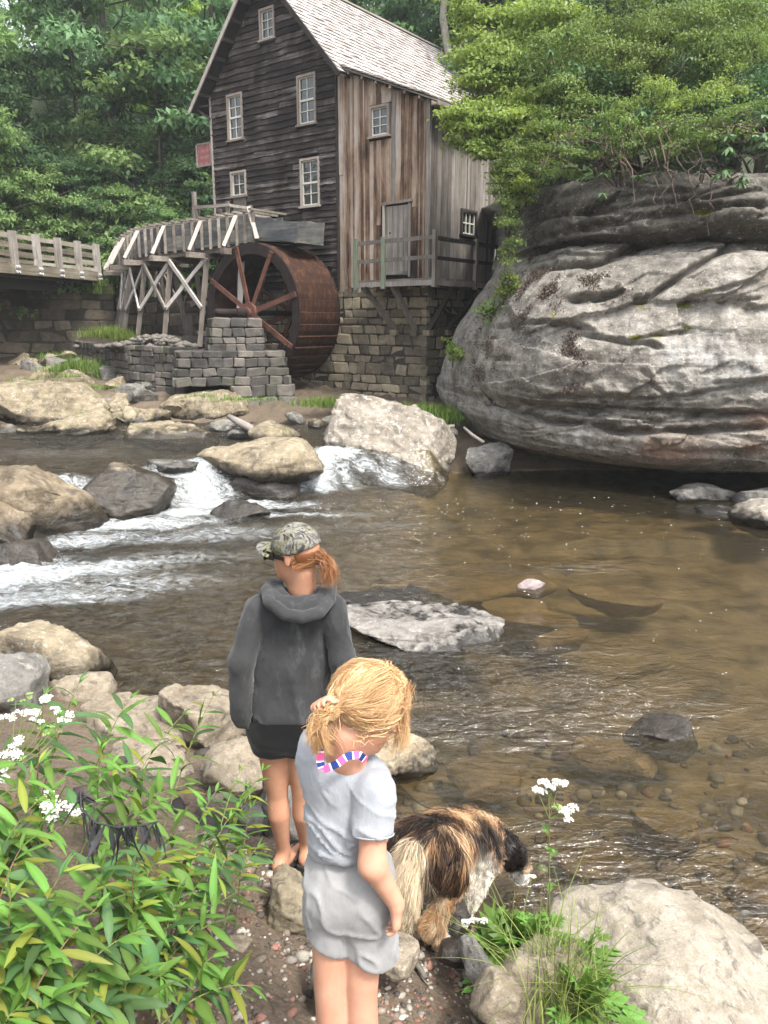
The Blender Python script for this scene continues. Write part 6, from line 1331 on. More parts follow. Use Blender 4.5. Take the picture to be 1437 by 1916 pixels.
def hand(d, p, w, f_, n_, r=.0078, curl=1.0, L=1.0):
    """w wrist, f_ finger direction, n_ palm normal (curl side)"""
    f_ = f_/np.linalg.norm(f_); n_ = n_ - f_*(n_ @ f_); n_ /= np.linalg.norm(n_); s_ = np.cross(f_, n_)
    for o_ in (-.018, -.006, .006, .018): d = smin(d, cone(p, w + f_*.005 + s_*o_*.6, w + f_*.048*L + s_*o_, .012, .0105), .01)
    for o_, l in ((-.020, .8), (-.0068, .96), (.0066, 1.0), (.0195, .9)):
        a = w + f_*.048*L + s_*o_; b_ = a + (f_*.95 + n_*.35*curl)*.021*l*L; c_ = b_ + (f_*.45 + n_*.9*curl)*.016*l*L; e_ = c_ + (f_*-.15 + n_*curl)*.012*l*L
        g_ = np.minimum(np.minimum(cone(p, a, b_, r, r*.95), cone(p, b_, c_, r*.95, r*.88)), cone(p, c_, e_, r*.88, r*.78)); d = smin(d, g_, .0015)
    a = w + f_*.012 + s_*.02; b_ = a + f_*.02 + s_*.014 + n_*.008; c_ = b_ + f_*.018 + s_*.001 + n_*.008; return smin(d, np.minimum(cone(p, a, b_, r*1.15, r), cone(p, b_, c_, r, r*.8)), .006)
def g_body(p):
    d = head_sdf(p, gc, GB, GS); d = smin(d, cone(p, nkT, nkB, .036, .042), .03)
    tor = smin(cone(p, G(640, 1470, .05), G(650, 1560, .05), .052, .055), cone(p, G(630, 1670, .05), G(665, 1675, .05), .062, .062), .05); d = smin(d, tor, .035)
    d = smin(d, cone(p, G(606, 1432, .06), G(690, 1455, .05), .035, .035), .04)
    d = smin(d, smin(cone(p, sR, eR, .038, .031), cone(p, eR, wR, .031, .0205), .02), .02); d = smin(d, smin(cone(p, sL, eL, .036, .029), cone(p, eL, wL, .029, .02), .02), .02)
    d = hand(d, p, wR, np.array([.02, -.01, -1.0]), np.array([-.9, .15, 0]), .0064, .75); d = hand(d, p, wL, np.array([-.62, -.45, .50]), np.array([.1, -.6, -.55]), .0066, .85, .85)
    for hp, kn, an in ((hL, kL, aL), (hR, kR, aR)):
        cf = kn + (an - kn)*.35 + np.array([0, -.014, 0]); l = np.minimum(cone(p, hp, kn, .056, .041), cone(p, kn, cf, .041, .045)); l = np.minimum(l, cone(p, cf, an, .045, .028)); l = smin(l, cone(p, an, an + np.array([.02, -.02, -.045]), .027, .024), .015); l = smin(l, cone(p, an + np.array([.02, 0, -.045]), an + np.array([.06, .12, -.05]), .024, .02), .02); d = smin(d, l, .008)
    return d
body_obj('body', g_body, [-.42, 1.3, gz - .02], [.22, 2.05, G(690, 1240)[2] + .03], .004, M_SKIN_G, girl, gorg, 4)
def g_shirt(p):
    c = G(645, 1520, .05); q = flat_(p, c, .74)
    d = cone(q, G(640, 1462, .05), G(652, 1545, .05), .094, .092); d = smin(d, cone(q, G(652, 1545, .05), G(654, 1600, .05), .093, .098), .04); d = smin(d, cone(q, G(604, 1440, .06), G(692, 1462, .05), .05, .05), .04)
    d = smax(d, (G(650, 1606)[2] - p[:, 2]) + .25*(p[:, 0] - G(650, 1606)[0]), .008)
    t = smin(cone(p, sR, sR + (eR - sR)*.58, .054, .05), 9 + 0*p[:, 0], .001); tL = cone(p, sL, sL + (eL - sL)*.5, .05, .048)
    ax1 = (eR - sR)/np.linalg.norm(eR - sR); t = smax(t, (p - (sR + (eR - sR)*.58)) @ ax1, .004); ax2 = (eL - sL)/np.linalg.norm(eL - sL); tL = smax(tL, (p - (sL + (eL - sL)*.5)) @ ax2, .004)
    d = smin(smin(d, t, .014), tL, .02)
    nc = G(642, 1412, .02); return smax(d, -ell(p, nc + np.array([0, .0, .012]), (.082, .075, .045), eul(0, 18, 0)), .008)
M_SHIRT = cloth_mat('heather_grey_jersey', (.205, .217, .235), (.30, .315, .338), 600, None, .008, 16); M_SHORT = cloth_mat('grey_sweat_shorts', (.18, .18, .178), (.265, .264, .262), 500, None, .007, 13)
body_obj('shirt', g_shirt, [-.42, 1.3, G(650, 1606)[2] - .06], [.2, 2.0, G(640, 1380)[2] + .06], .0055, M_SHIRT, girl, gorg, 2, lambda V: .006*fbm(V*np.array([12, 12, 8]), 3) - .009*np.exp(-np.abs(fbm(np.stack([V[:, 0]*7, V[:, 1]*7, V[:, 2]*15 + V[:, 0]*11], -1) + 2, 2))*15)*(.35 + np.exp(-((V[:, 2] - G(650, 1580)[2])/.08)**2)) + .008*fbm(V*np.array([9, 9, 30]) + 5, 3)*np.exp(-((V[:, 2] - G(650, 1595)[2])/.05)**2))
def g_short(p):
    d = cone(p, G(628, 1622, .05), G(678, 1630, .05), .07, .073); d = smin(d, cone(p, G(627, 1672, .02), G(678, 1682, .02), .072, .076), .05)
    l1 = cone(p, G(620, 1690, .03), G(620, 1775, .02), .066, .066); l2 = cone(p, G(682, 1705, .03), G(690, 1790, .02), .072, .072); d = smin(d, np.minimum(l1, l2), .03)
    d = smax(d, -(cone(p, G(643, 1692, -.10), G(648, 1800, -.07), .007, .018)), .02); d = smax(d, np.minimum(G(617, 1768)[2] - p[:, 2] + (p[:, 0] > G(650, 1700)[0])*.0, 9), .004) if False else d
    g0, g1 = G(617, 1768), G(694, 1792); cut = g0[2] + (g1[2] - g0[2])*(p[:, 0] - g0[0])/(g1[0] - g0[0]) - p[:, 2]; return smax(d, cut, .006)
sh_ = body_obj('shorts', g_short, [-.4, 1.3, G(694, 1795)[2] - .03], [.2, 2.0, G(650, 1590)[2] + .03], .0055, M_SHORT, girl, gorg, 2, lambda V: .005*fbm(V*np.array([15, 15, 8]), 3) - .008*np.exp(-np.abs(fbm(np.stack([V[:, 0]*9 + V[:, 2]*5, V[:, 1]*8, V[:, 2]*7], -1) + 8, 2))*15) + .004*fbm(V*np.array([40, 40, 8]) + 3, 2)*np.exp(-((V[:, 2] - G(650, 1605)[2])/.03)**2))
shirt = [c_ for c_ in girl.children if c_.name.startswith('shirt')][0]
k = MB(); ax1_ = Vector((eR - sR)).normalized(); e1 = ax1_.orthogonal().normalized(); e2 = ax1_.cross(e1); cc_ = Vector(sR + (eR - sR)*.575 - gorg)
k.tube([cc_ + (e1*math.cos(x) + e2*math.sin(x))*.0492 for x in np.linspace(0, 6.283, 28)], .0022, 5, False); k.build('sleeve_hem', M_SHIRT, shirt, True)
# swimsuit straps crossing the bare nape
m = Mat('striped_swim_strap'); at_ = m.attr('v'); fr_ = m.math('FRACT', at_); c = m.ramp(fr_, [(0.0, (.75, .10, .28)), (.40, (.75, .72, .74)), (.5, (.015, .035, .16)), (.90, (.75, .72, .74))], 'CONSTANT'); M_STRAP = m.done(c, .8)
def strap(pts, w, nst):
    P = np.array(pts); P = np.array([P[int(i)] + (P[min(int(i)+1, len(P)-1)] - P[int(i)])*(i % 1) for i in np.linspace(0, len(P) - 1.001, 24)]); T = np.gradient(P, axis=0); v = []; at = []
    for i, (q, t_) in enumerate(zip(P, T)):
        vw = q - CAM; s_ = np.cross(t_, vw); s_ = s_/np.linalg.norm(s_)*w; n_ = np.cross(s_, t_); n_ = n_/np.linalg.norm(n_)*.002; v += [q - s_ + n_, q + s_ + n_, q + s_ - n_, q - s_ - n_]; at += [i/23*nst]*4
    f = []
    for i in range(23): a = 4*i; f += [(a+j, a+(j+1) % 4, a+4+(j+1) % 4, a+4+j) for j in range(4)]
    obj('swimsuit_strap', mesh('swimsuit_strap', np.array(v) - gorg, f, M_STRAP, False, {'v': at}), girl)
# hair: shell plus strands drawn to a low side ponytail, loose lock by the face
def g_hair(p):
    q = (p - gc) @ GB / GS; d = ell(q, (-.016, 0, .045), (.108, .09, .1)); d = smax(d, -(q[:, 2] + .052 - .75*np.maximum(q[:, 0] - .01, 0) + .0*q[:, 0]) , .02); d = smax(d, q[:, 0] - .075 - .25*q[:, 2], .02)
    return d * GS
body_obj('hair', g_hair, gc - .17, gc + .19, .006, None, girl, gorg, 2, lambda V: .008*fbm(V*22, 3)); hb_ = [c_ for c_ in girl.children if c_.name.startswith('hair')][0]
hb_.data.materials.append(M_HAIR_G); at = hb_.data.attributes.new('v', 'FLOAT', 'POINT'); at.data.foreach_set('value', np.full(len(hb_.data.vertices), .35, np.float32))
rs = np.random.RandomState(12); n = 6500; TP = G(618, 1330, -.02); tdir = (TP - gc) @ GB / GS; crown_ = np.array([.02, 0, .14])
def ellp(d): return d / np.sqrt(np.sum((d / np.array([.112, .095, .105])) ** 2, -1))[..., None]
s_ = np.stack([rs.uniform(-.02, .09, n), rs.normal(size=n)*.05, np.full(n, .11)], -1) + rs.normal(size=(n, 3))*.012; e_ = np.stack([rs.uniform(-.1, .08, n), np.where(rs.rand(n) < .85, -1, 1)*rs.uniform(.03, .1, n), rs.uniform(-.058, .03, n)], -1)
tt_ = np.linspace(0, 1, 9); pth = s_[:, None]*(1 - tt_)[None, :, None] + e_[:, None]*tt_[None, :, None]; pth = ellp(pth)*(1.0 + .10*rs.rand(n)[:, None, None] + .05*np.sin(tt_*7 + rs.rand(n)[:, None]*6)[..., None]*rs.rand(n)[:, None, None]) + np.array([-.014, 0, .045])
PA = gc + (pth*GS) @ GB.T
n = 3600; ang = rs.uniform(0, 6.28, n); sB = np.stack([rs.uniform(-.10, .05, n), rs.uniform(-.095, .06, n), rs.uniform(-.05, .11, n)], -1); eB = np.repeat(tdir[None] - np.array([-.014, 0, .045]), n, 0) + rs.normal(size=(n, 3))*.01
pth = sB[:, None]*(1 - tt_)[None, :, None] + eB[:, None]*tt_[None, :, None]; r_e = np.linalg.norm(pth, axis=2, keepdims=True); sf = ellp(pth); bl_ = np.clip((tt_ - .72)/.28, 0, 1)[None, :, None]; pth = (sf*(1.02 + .06*rs.rand(n)[:, None, None]))*(1 - bl_) + pth*bl_ + np.array([-.014, 0, .045]); PB = gc + (pth*GS) @ GB.T
n = 1700; stp_ = TP + rs.normal(size=(n, 3))*.008; enp = G(600, 1388, -.03) + rs.normal(size=(n, 3))*np.array([.018, .015, .018]); mp = G(585, 1338, -.05) + rs.normal(size=(n, 3))*.012; t = tt_[None, :, None]; PC = stp_[:, None]*(1-t)**2 + mp[:, None]*2*t*(1-t) + enp[:, None]*t**2 + .006*np.sin(t*8 + rs.rand(n)[:, None, None]*6)*rs.normal(size=(n, 1, 3))
n = 1300; a0 = gc + ((np.array([.07, -.02, .12]) + rs.normal(size=(n, 3))*np.array([.015, .03, .01]))*GS) @ GB.T; b0 = G(752, 1330, .12) + rs.normal(size=(n, 3))*.014; c0 = G(746, 1384, .08) + rs.normal(size=(n, 3))*np.array([.014, .014, .02]); PD = a0[:, None]*(1-t)**2 + b0[:, None]*2*t*(1-t) + c0[:, None]*t**2 + .005*np.sin(t*10 + rs.rand(n)[:, None, None]*6)*rs.normal(size=(n, 1, 3))
n = 450; s5 = gc + (ellp(rs.normal(size=(n, 3)))*GS) @ GB.T; PE = s5[:, None] + t*(rs.normal(size=(n, 1, 3))*.035 + np.array([0, 0, -.012])) + .01*np.sin(t*5 + rs.rand(n)[:, None, None]*6)*rs.normal(size=(n, 1, 3))*.6
P = np.concatenate([PA, PB, PC, PD, PE]); ng = 150; gi_ = rs.randint(len(P), size=ng); key = np.concatenate([P[:, 2], P[:, -1]], 1); gk = key[gi_]
cl_ = np.concatenate([np.argmin(((key[i:i+2000, None] - gk[None])**2).sum(-1), 1) for i in range(0, len(P), 2000)]); gd = P[gi_][cl_]; tw_ = np.linspace(0, 1, P.shape[1])[None, :, None]
cl_amt = (.15 + .6*tw_)*rs.uniform(.5, 1.0, len(P))[:, None, None]; P = P*(1 - cl_amt) + (gd + rs.normal(size=(len(P), 1, 3))*.0035)*cl_amt
wv = rs.normal(size=(ng, 1, 3))*.0075*np.sin(tw_*rs.uniform(4, 10, ng)[:, None, None] + rs.rand(ng)[:, None, None]*6); P = P + wv[cl_]*(.3 + tw_)
V, F, a_ = strands(P - gorg, 0.0006*rs.uniform(.6, 1.3, len(P)), np.clip(.55*rs.beta(1.6, 1.6, len(P)) + .45*rs.rand(ng)[cl_], 0, 1), rs); obj('hair_strands', mesh('hair_strands', V, F, M_HAIR_G, True, {'v': a_}), hb_)
k = MB(); k.tube([Vector(TP - gorg + np.array([.006*math.cos(x), .012*math.sin(x), .014*math.cos(x)])) for x in np.linspace(0, 6.28, 12)], .0035, 6); k.build('hair_tie', plain('pale_hair_tie', (.5, .5, .3), .6), girl)
strap([G(607, 1375, -.035), G(600, 1398, -.035), G(599, 1425, -.035), G(603, 1440, -.04)], .0085, 2.2)
strap([G(606, 1440, -.04), G(630, 1430, -.05), G(650, 1415, -.05), G(672, 1412, -.03), G(684, 1422, .0)], .0085, 3.2)
# ------------------------------------------------------------------ dog drinking at the water's edge
DY_ = 2.78
def Dg(px, py, Y): return atY(px, py, Y)
rump = Dg(800, 1578, 2.86); loin = Dg(835, 1568, 3.0); wit = Dg(878, 1556, 3.14); chest = Dg(895, 1600, 3.16); neck = Dg(915, 1568, 3.2); skull = Dg(951, 1590, 3.18); muz = Dg(974, 1637, 3.18)
gh = lambda q: float(ground_z(np.array([q[0]]), np.array([q[1]]))[0])
pawR = Dg(826, 1762, 2.74); pawL = Dg(764, 1748, 2.78); fR = Dg(866, 1700, 3.02); fL = Dg(850, 1690, 3.12)
for q in (pawR, pawL): q[2] = gh(q) + .03
for q in (fR, fL): q[2] = max(gh(q), -.12) + .03
dorg = np.array([loin[0], loin[1], gh(loin)])
dog = empty('dog', tuple(dorg), 0, 'shaggy tan, black and white dog drinking from the pool', 'dog')
dax = (wit - rump); dax[2] = 0; dax /= np.linalg.norm(dax); dsd = np.array([dax[1], -dax[0], 0])
hipR_, hipL_ = rump + dsd*.07 + [0, 0, -.04], rump - dsd*.07 + [0, 0, -.04]; shR_, shL_ = wit + dsd*.08 + [0, 0, -.10], wit - dsd*.08 + [0, 0, -.10]
def dog_sdf(p):
    d = cone(p, rump + [0, 0, -.01], loin + [0, 0, -.015], .108, .106); d = smin(d, cone(p, loin + [0, 0, -.015], wit + [0, 0, -.03], .106, .118), .06); d = smin(d, ell(p, wit + (chest - wit)*.35 + [0, 0, -.05], (.125, .125, .14)), .06)
    d = smin(d, cone(p, wit + [0, 0, -.03], neck, .105, .082), .05); d = smin(d, cone(p, neck, skull, .078, .062), .03); d = smin(d, ell(p, skull, (.066, .066, .062)), .02)
    d = smin(d, cone(p, skull + (muz - skull)*.35, muz, .052, .042), .025); d = smin(d, ell(p, muz + [.008, .005, .008], (.018, .018, .014)), .008)
    for s_ in (-1, 1):
        e0 = skull + dsd*s_*.065 + [0, 0, .03]; d = smin(d, cone(p, e0, e0 + dsd*s_*.03 + np.array([0, 0, -.085]), .026, .022), .012)
    for hp, pw in ((hipR_, pawR), (hipL_, pawL)):
        kn = hp + dax*.09 + np.array([0, 0, -.17]); hk = pw - dax*.075 + np.array([0, 0, .14]); d = smin(d, cone(p, hp, kn, .10, .062), .04); d = smin(d, cone(p, kn, hk, .055, .036), .03); d = smin(d, cone(p, hk, pw, .034, .032), .02); d = smin(d, cone(p, pw, pw + dax*.06 + np.array([0, 0, -.008]), .036, .03), .015)
    for sh, pw in ((shR_, fR), (shL_, fL)):
        el = sh - dax*.03 + (pw - sh)*.45; d = smin(d, cone(p, sh, el, .085, .055), .04); d = smin(d, cone(p, el, pw, .05, .036), .03); d = smin(d, cone(p, pw, pw + dax*.05, .036, .03), .015)
    tl = [rump - dax*.10 + [0, 0, .03], rump - dax*.155 + [-.01, 0, -.08], rump - dax*.15 + [-.005, 0, -.24], rump - dax*.135 + [.01, 0, -.40]]
    for a, b_, r0, r1 in zip(tl, tl[1:], (.04, .045, .038), (.045, .038, .016)): d = smin(d, cone(p, a, b_, r0, r1), .02)
    return d
V, F = surfnet(dog_sdf, [-.2, 2.4, -.15], [1.05, 3.65, .95], .011); V = relax(V, F, 3); N = -vnormals(V, F)[:, :]; 
cen = V.mean(0); N = N * np.sign(np.mean(np.einsum('ij,ij->i', N, V - cen)))
def dog_col(Q, rs):
    s = (Q - rump) @ dax / np.linalg.norm((skull - rump)[:2]); h = Q[:, 2]; u = (Q - rump) @ dsd
    n1 = fbm(np.stack([s*3.2, u*9, h*3.5], -1) + 3, 3); n2 = fbm(Q*np.array([22, 22, 9]) + 7, 3)
    tan = np.array([.36, .20, .095]); cream = np.array([.56, .42, .265]); blk = np.array([.018, .013, .011]); brn = np.array([.13, .065, .032]); wht = np.array([.80, .77, .71])
    k = smooth(-.25, .3, n2)[:, None]; c = tan*(1 - k) + cream*k
    back = smooth(.26, .40, h - .05*n1)*(1 - smooth(.95, 1.05, s)); dk = smooth(-.02, .12, n1*.9 + n2*.55 + .13)*back; c = c*(1 - dk[:, None]) + (blk*(.6 + 0*k) + brn*.4*k)*dk[:, None]
    side = smooth(.35, .5, s)*(1 - smooth(.68, .8, s))*smooth(.22, .3, h)*smooth(.52, .42, h)*smooth(-.3, .1, n2 + .25); c = c*(1 - side[:, None]) + blk*side[:, None]
    leg = smooth(.3, .22, h)[:, None]; lc = cream*(1 - k*.5) + np.array([.46, .24, .11])*k*.5; c = c*(1 - leg) + lc*leg
    pw = np.zeros(len(Q))
    for q in (pawR, pawL, fR, fL): pw = np.maximum(pw, smooth(.085, .045, np.linalg.norm(Q - q - dax*.03, axis=1)))
    c = c*(1 - pw[:, None]) + wht*pw[:, None]
    fl = smooth(.2, .12, np.linalg.norm((Q - (fR + [0, 0, .12]))*np.array([1, 1, .6]), axis=1))[:, None]; c = c*(1 - fl) + np.array([.74, .68, .57])*fl
    hd = smooth(.13, .10, np.linalg.norm(Q - skull, axis=1))[:, None]; c = c*(1 - hd) + blk*hd
    mz = smooth(.078, .060, np.linalg.norm(Q - muz - [-.004, -.02, -.004], axis=1))[:, None]; c = c*(1 - mz) + wht*mz
    ns = smooth(.022, .015, np.linalg.norm(Q - muz - [.012, .008, .016], axis=1))[:, None]; c = c*(1 - ns) + blk*ns
    tq = Q - (rump - dax*.15 + np.array([0, 0, -.18])); tl_ = (smooth(.09, .055, np.abs(tq @ dsd))*smooth(-.02, -.06, (Q - rump) @ dax + .045))[:, None]*(h < .62)[:, None]; c = c*(1 - tl_) + (np.array([.72, .60, .42])*(1 - .5*k) + brn*.5*k)*tl_
    return c
m = Mat('dog_fur'); M_FUR = m.done(m.attr('c', True), .55, None, .3); rs = np.random.RandomState(2)
base_c = dog_col(V, rs)*.55; obj('body', mesh('body', V - dorg, F[:, ::-1], M_FUR, True, {'c': base_c}), dog)
n = 60000; k = rs.randint(len(V), size=n); P0 = V[k] + rs.normal(size=(n, 3))*.006; Nk = N[k]
grav = np.array([0, 0, -1.0]); fl_ = -dax*.55 + grav*.85; fl_ = fl_[None] + rs.normal(size=(n, 3))*.22 + .25*np.stack([fbm(P0*9 + o_, 2) for o_ in (1, 40, 80)], -1)
tg = fl_ - Nk*np.einsum('ij,ij->i', fl_, Nk)[:, None]; tg /= np.linalg.norm(tg, axis=1)[:, None]
face = smooth(.16, .10, np.linalg.norm(P0 - skull, axis=1)); face = np.maximum(face, smooth(.1, .07, np.linalg.norm(P0 - muz, axis=1))); low = np.zeros(n)
for q in (pawR, pawL, fR, fL): low = np.maximum(low, smooth(.13, .06, np.linalg.norm(P0 - q, axis=1)))
bel = smooth(.42, .30, P0[:, 2]); Ls = (.05 + .022*rs.rand(n))*(1 - .78*face)*(1 - .55*low)*(1 - .62*bel); nk_ = smooth(.24, .14, np.linalg.norm(P0 - skull, axis=1)); Ls = Ls*(1 - .45*nk_); Ls = Ls*(1 + .45*smooth(.05, .12, -((P0 - rump) @ dax)))
ng = 1500; gi_ = rs.randint(n, size=ng); cl_ = np.concatenate([np.argmin(((P0[i:i+1500, None] - P0[gi_][None])**2).sum(-1), 1) for i in range(0, n, 1500)])
t = np.linspace(0, 1, 5)[None, :, None]; P = P0[:, None] + (Nk[:, None]*(.42*t - .2*t*t) + tg[:, None]*(t*.85) + grav*(.28*t*t))*Ls[:, None, None]
pull = (P0[gi_][cl_] - P0); P = P + pull[:, None]*(.55*t*t); P = P + (rs.normal(size=(ng, 1, 3))*.008)[cl_]*t
cc = dog_col(P0, rs)*(.75 + .5*rs.rand(ng)[cl_][:, None])*rs.uniform(.62, 1.35, (n, 1)); V2, F2, C2 = strands(P - dorg, .0009*rs.uniform(.6, 1.3, n), np.clip(cc, 0, .95), rs)
tag(obj('fur', mesh('fur', V2, F2, M_FUR, True, {'c': C2}), dog), kind='stuff')
k = MB(); q = skull + dsd*.055 + np.array([.012, -.02, -.01]); k.tube([q - dorg, q - dorg + dsd*.012], [.011, .007], 10); k.build('eye', plain('dark_eye', (.006, .004, .003), .1, .6, 0), dog)
# leash: thin dark cord from the girl's side to the dog's neck
k = MB(); a = G(716, 1432, .12); b_ = Dg(832, 1512, 3.0); pts_ = [a + (b_ - a)*t_ + np.array([0, 0, -.05*math.sin(math.pi*t_)]) for t_ in np.linspace(0, 1, 14)] + [Dg(870, 1535, 3.15), neck + np.array([0, -.08, .04])]
tag(k.tube(pts_, .0014, 6) or k.build('leash', plain('black_cord', (.015, .014, .014), .7)), 'thin black leash running from the child to the dog', 'leash')
# ------------------------------------------------------------------ near bank plants
def lance(L, W, bend, seed):
    v = []; f = []; k = 7
    for i, t in enumerate(np.linspace(0, 1, k)):
        w = W * .5 * (math.sin(math.pi * min(1, t*.93 + .05)) ** .9) * (1.15 - .35*t); z = -bend*L*t*t; wv = .06*W*math.sin(t*9 + seed); v += [(t*L, -w, z + .28*w + wv), (t*L, 0, z), (t*L, w, z + .28*w - wv)]
    for i in range(k - 1): f += [(3*i, 3*i+3, 3*i+4, 3*i+1), (3*i+1, 3*i+4, 3*i+5, 3*i+2)]
    at = [x for t in np.linspace(0, 1, k) for x in (.45, .75, .45)]
    return mesh('leaf', v, f, LM['will'], True, {'v': at})
LW = [lance(.13, .024, .25, 1), lance(.12, .022, .5, 2), lance(.14, .025, .1, 3), lance(.10, .018, .35, 4)]
LM['w2'] = leafmat('leaf_willow_yellowing', (.12, .16, .02), (.27, .30, .06), .35, .6); LM['w3'] = leafmat('leaf_willow_old', (.028, .075, .026), (.085, .16, .055), .22, .6)
LW = LW + LW[:3] + [with_mat(LW[0], LM['w2']), with_mat(LW[3], LM['w2']), with_mat(LW[1], LM['w3']), with_mat(LW[2], LM['w3']), with_mat(lance(.11, .036, .3, 9), LM['w3']), lance(.10, .034, .2, 10)]
M_STEM = plain('green_stem', (.13, .15, .05), .7); M_RSTEM = plain('reddish_stem', (.14, .08, .05), .7)
def gzf(x, y): return float(ground_z(np.array([x]), np.array([y]))[0])
def leafy_stem(parent, org, base, tip, nleaf, rs, lm, stem_m, s0=1.0, arch=.12, rad=.0035, name='stem'):
    base = np.array(base, float); tip = np.array(tip, float); mid = base*.45 + tip*.55 + np.array([0, 0, arch]); t = np.linspace(0, 1, 12)[:, None]
    C_ = base*(1-t)**2 + mid*2*t*(1-t) + tip*t**2; k = MB(); k.tube([Vector(q - org) for q in C_], list(np.linspace(rad, rad*.35, 12)), 5, False); st = obj(name, mesh(name, k.v, k.f, stem_m, True), parent)
    for i in range(nleaf):
        u = .28 + .72*(i + .5)/nleaf if i < nleaf - 3 else .985; q = C_[0]*(1-u)**2 + mid*2*u*(1-u) + tip*u**2; q = base*(1-u)**2 + mid*2*u*(1-u) + tip*u**2; d = 2*(1-u)*(mid-base) + 2*u*(tip-mid); d /= np.linalg.norm(d)
        a = i*2.4 + rs.rand()*.7; side = np.cross(d, [0, 0, 1]); side /= max(np.linalg.norm(side), 1e-6); upv = np.cross(side, d); out = side*math.cos(a) + upv*math.sin(a)*.75
        sp = .75 if u < .97 else .35; L = d*(1 - sp) + out*sp + np.array([0, 0, rs.uniform(-.15, .2)]); X = Vector(L).normalized(); Zr = Vector((rs.normal()*.25, rs.normal()*.25, 1.0)); Yv = Zr.cross(X).normalized(); Zv = X.cross(Yv)
        s = s0*rs.uniform(.75, 1.15)*(1.0 if u < .9 else .62)*(.7 + .5*math.sin(math.pi*min(1, u))); obj('leaf', lm[rs.randint(len(lm))], st, Vector(q - org), Matrix((X, Yv, Zv)).transposed().to_euler(), (s, s, s))
    return st
GW = 'willow leaved plants on the near bank'
PL = [('lush willow leaved plant filling the bottom left corner', (-1.05, 1.35), [(40,1585,1.75),(112,1640,1.62),(185,1695,1.6),(62,1790,1.5),(250,1745,1.6),(150,1850,1.5),(30,1890,1.42),(20,1680,1.6),(95,1720,1.55),(210,1880,1.5)], 20, 1.0),
      ('willow leaved plant in the middle of the left thicket', (-.95, 1.75), [(230,1560,2.1),(300,1600,2.05),(275,1690,1.85),(335,1680,1.95),(380,1575,2.2),(190,1610,1.9),(330,1540,2.3),(250,1630,1.9)], 20, 1.0),
      ('willow leaved plant with branches lying over the gravel path', (-.8, 1.6), [(455,1665,2.05),(425,1720,1.95),(472,1845,1.75),(310,1835,1.7),(240,1825,1.6),(385,1640,2.1),(400,1790,1.8)], 19, .95),
      ('tall willow leaved plant reaching towards the peaked rock', (-1.35, 2.4), [(400,1300,3.2),(345,1335,3.0),(245,1305,2.9),(150,1275,2.8),(85,1300,2.7),(345,1470,2.7),(300,1500,2.5),(190,1400,2.6),(265,1420,2.7)], 18, 1.05),
      ('willow leaved plant at the far left behind the flowers', (-1.5, 1.8), [(15,1480,2.1),(75,1425,2.2),(125,1450,2.2),(35,1555,2.0),(130,1540,2.1),(70,1500,2.0),(10,1400,2.2),(180,1500,2.2)], 18, 1.0),
      ('leafy plant beside the woman\'s bare calf', (-.75, 2.35), [(450,1440,2.7),(492,1440,2.75),(470,1510,2.6),(430,1530,2.5),(483,1585,2.5),(405,1480,2.6),(445,1590,2.35),(460,1480,2.65)], 17, .8)]
for gi, (lb, (bx_, by_), tips, nl, s0) in enumerate(PL):
    rs = np.random.RandomState(600 + gi); o_ = np.array([bx_, by_, gzf(bx_, by_)]); e = empty('willow_plant', tuple(o_), 0, lb, 'plant', GW)
    for (px, py, Y) in tips:
        tp = atY(px, py, Y); b_ = o_*.6 + np.array([tp[0], tp[1], 0])*.4 + np.append(rs.normal(size=2)*.08, 0); b_[2] = gzf(b_[0], b_[1]) - .02; leafy_stem(e, o_, b_, tp, nl, rs, LW, M_STEM if rs.rand() < .7 else M_RSTEM, s0)
# white flowering weeds
def floret_head(seed, n=46, r=.02, col=None):
    rs = np.random.RandomState(seed); V = []; F = []; at = []; bm = bmesh.new(); bmesh.ops.create_icosphere(bm, subdivisions=1, radius=1.0); tv = np.array([v.co[:] for v in bm.verts]); tf = np.array([[v.index for v in f.verts] for f in bm.faces]); bm.free()
    for i in range(n):
        a = rs.rand()*6.28; q = math.sqrt(rs.rand())*r; c = np.array([q*math.cos(a), q*math.sin(a), .25*r*(1 - (q/r)**2) + rs.normal()*.002]); s = rs.uniform(.0022, .0042); F.append(tf + len(V)*len(tv)); V.append(tv*s*np.array([1, 1, .7]) + c)
    return mesh('flower_head', np.concatenate(V), np.concatenate(F), col, False)
m = Mat('white_petals'); M_PETAL = m.done((.62, .63, .55), .7); M_BUD = plain('green_buds', (.22, .3, .10), .7)
FHm = [floret_head(i, 46, .02, M_PETAL) for i in range(3)]; FBm = floret_head(9, 30, .016, M_BUD)
def flower_weed(label, base, heads, buds, nl, s0=.8, lm=LW):
    rs = np.random.RandomState(len(label)); o_ = np.array([base[0], base[1], gzf(*base)]); e = empty('flowering_weed', tuple(o_), 0, label, 'plant', 'white flowering weeds'); top = np.mean([atY(*h[:3]) for h in heads], 0); fork = o_*.35 + top*.65
    main = leafy_stem(e, o_, o_, fork, nl, rs, lm, M_STEM, s0, .03, .004)
    for i, h in enumerate(heads + buds):
        q = atY(*h[:3]); k = MB(); k.tube([Vector(fork - o_), Vector((fork*.4 + q*.6) - o_ + np.array([0, 0, -.02])), Vector(q - o_)], [.0028, .002, .0015], 5, False); st = obj('stem', mesh('stem', k.v, k.f, M_STEM, True), e)
        isb = i >= len(heads)
        for j in range(3 if not isb else 2): s = (h[3] if len(h) > 3 else 1.0)*rs.uniform(.6, 1.0); obj('flower_head' if not isb else 'bud_cluster', FBm if isb else FHm[rs.randint(3)], st, Vector(q - o_ + rs.normal(size=3)*np.array([.016, .016, .006])), (rs.normal()*.25, rs.normal()*.25, rs.rand()*6), (s, s, s))
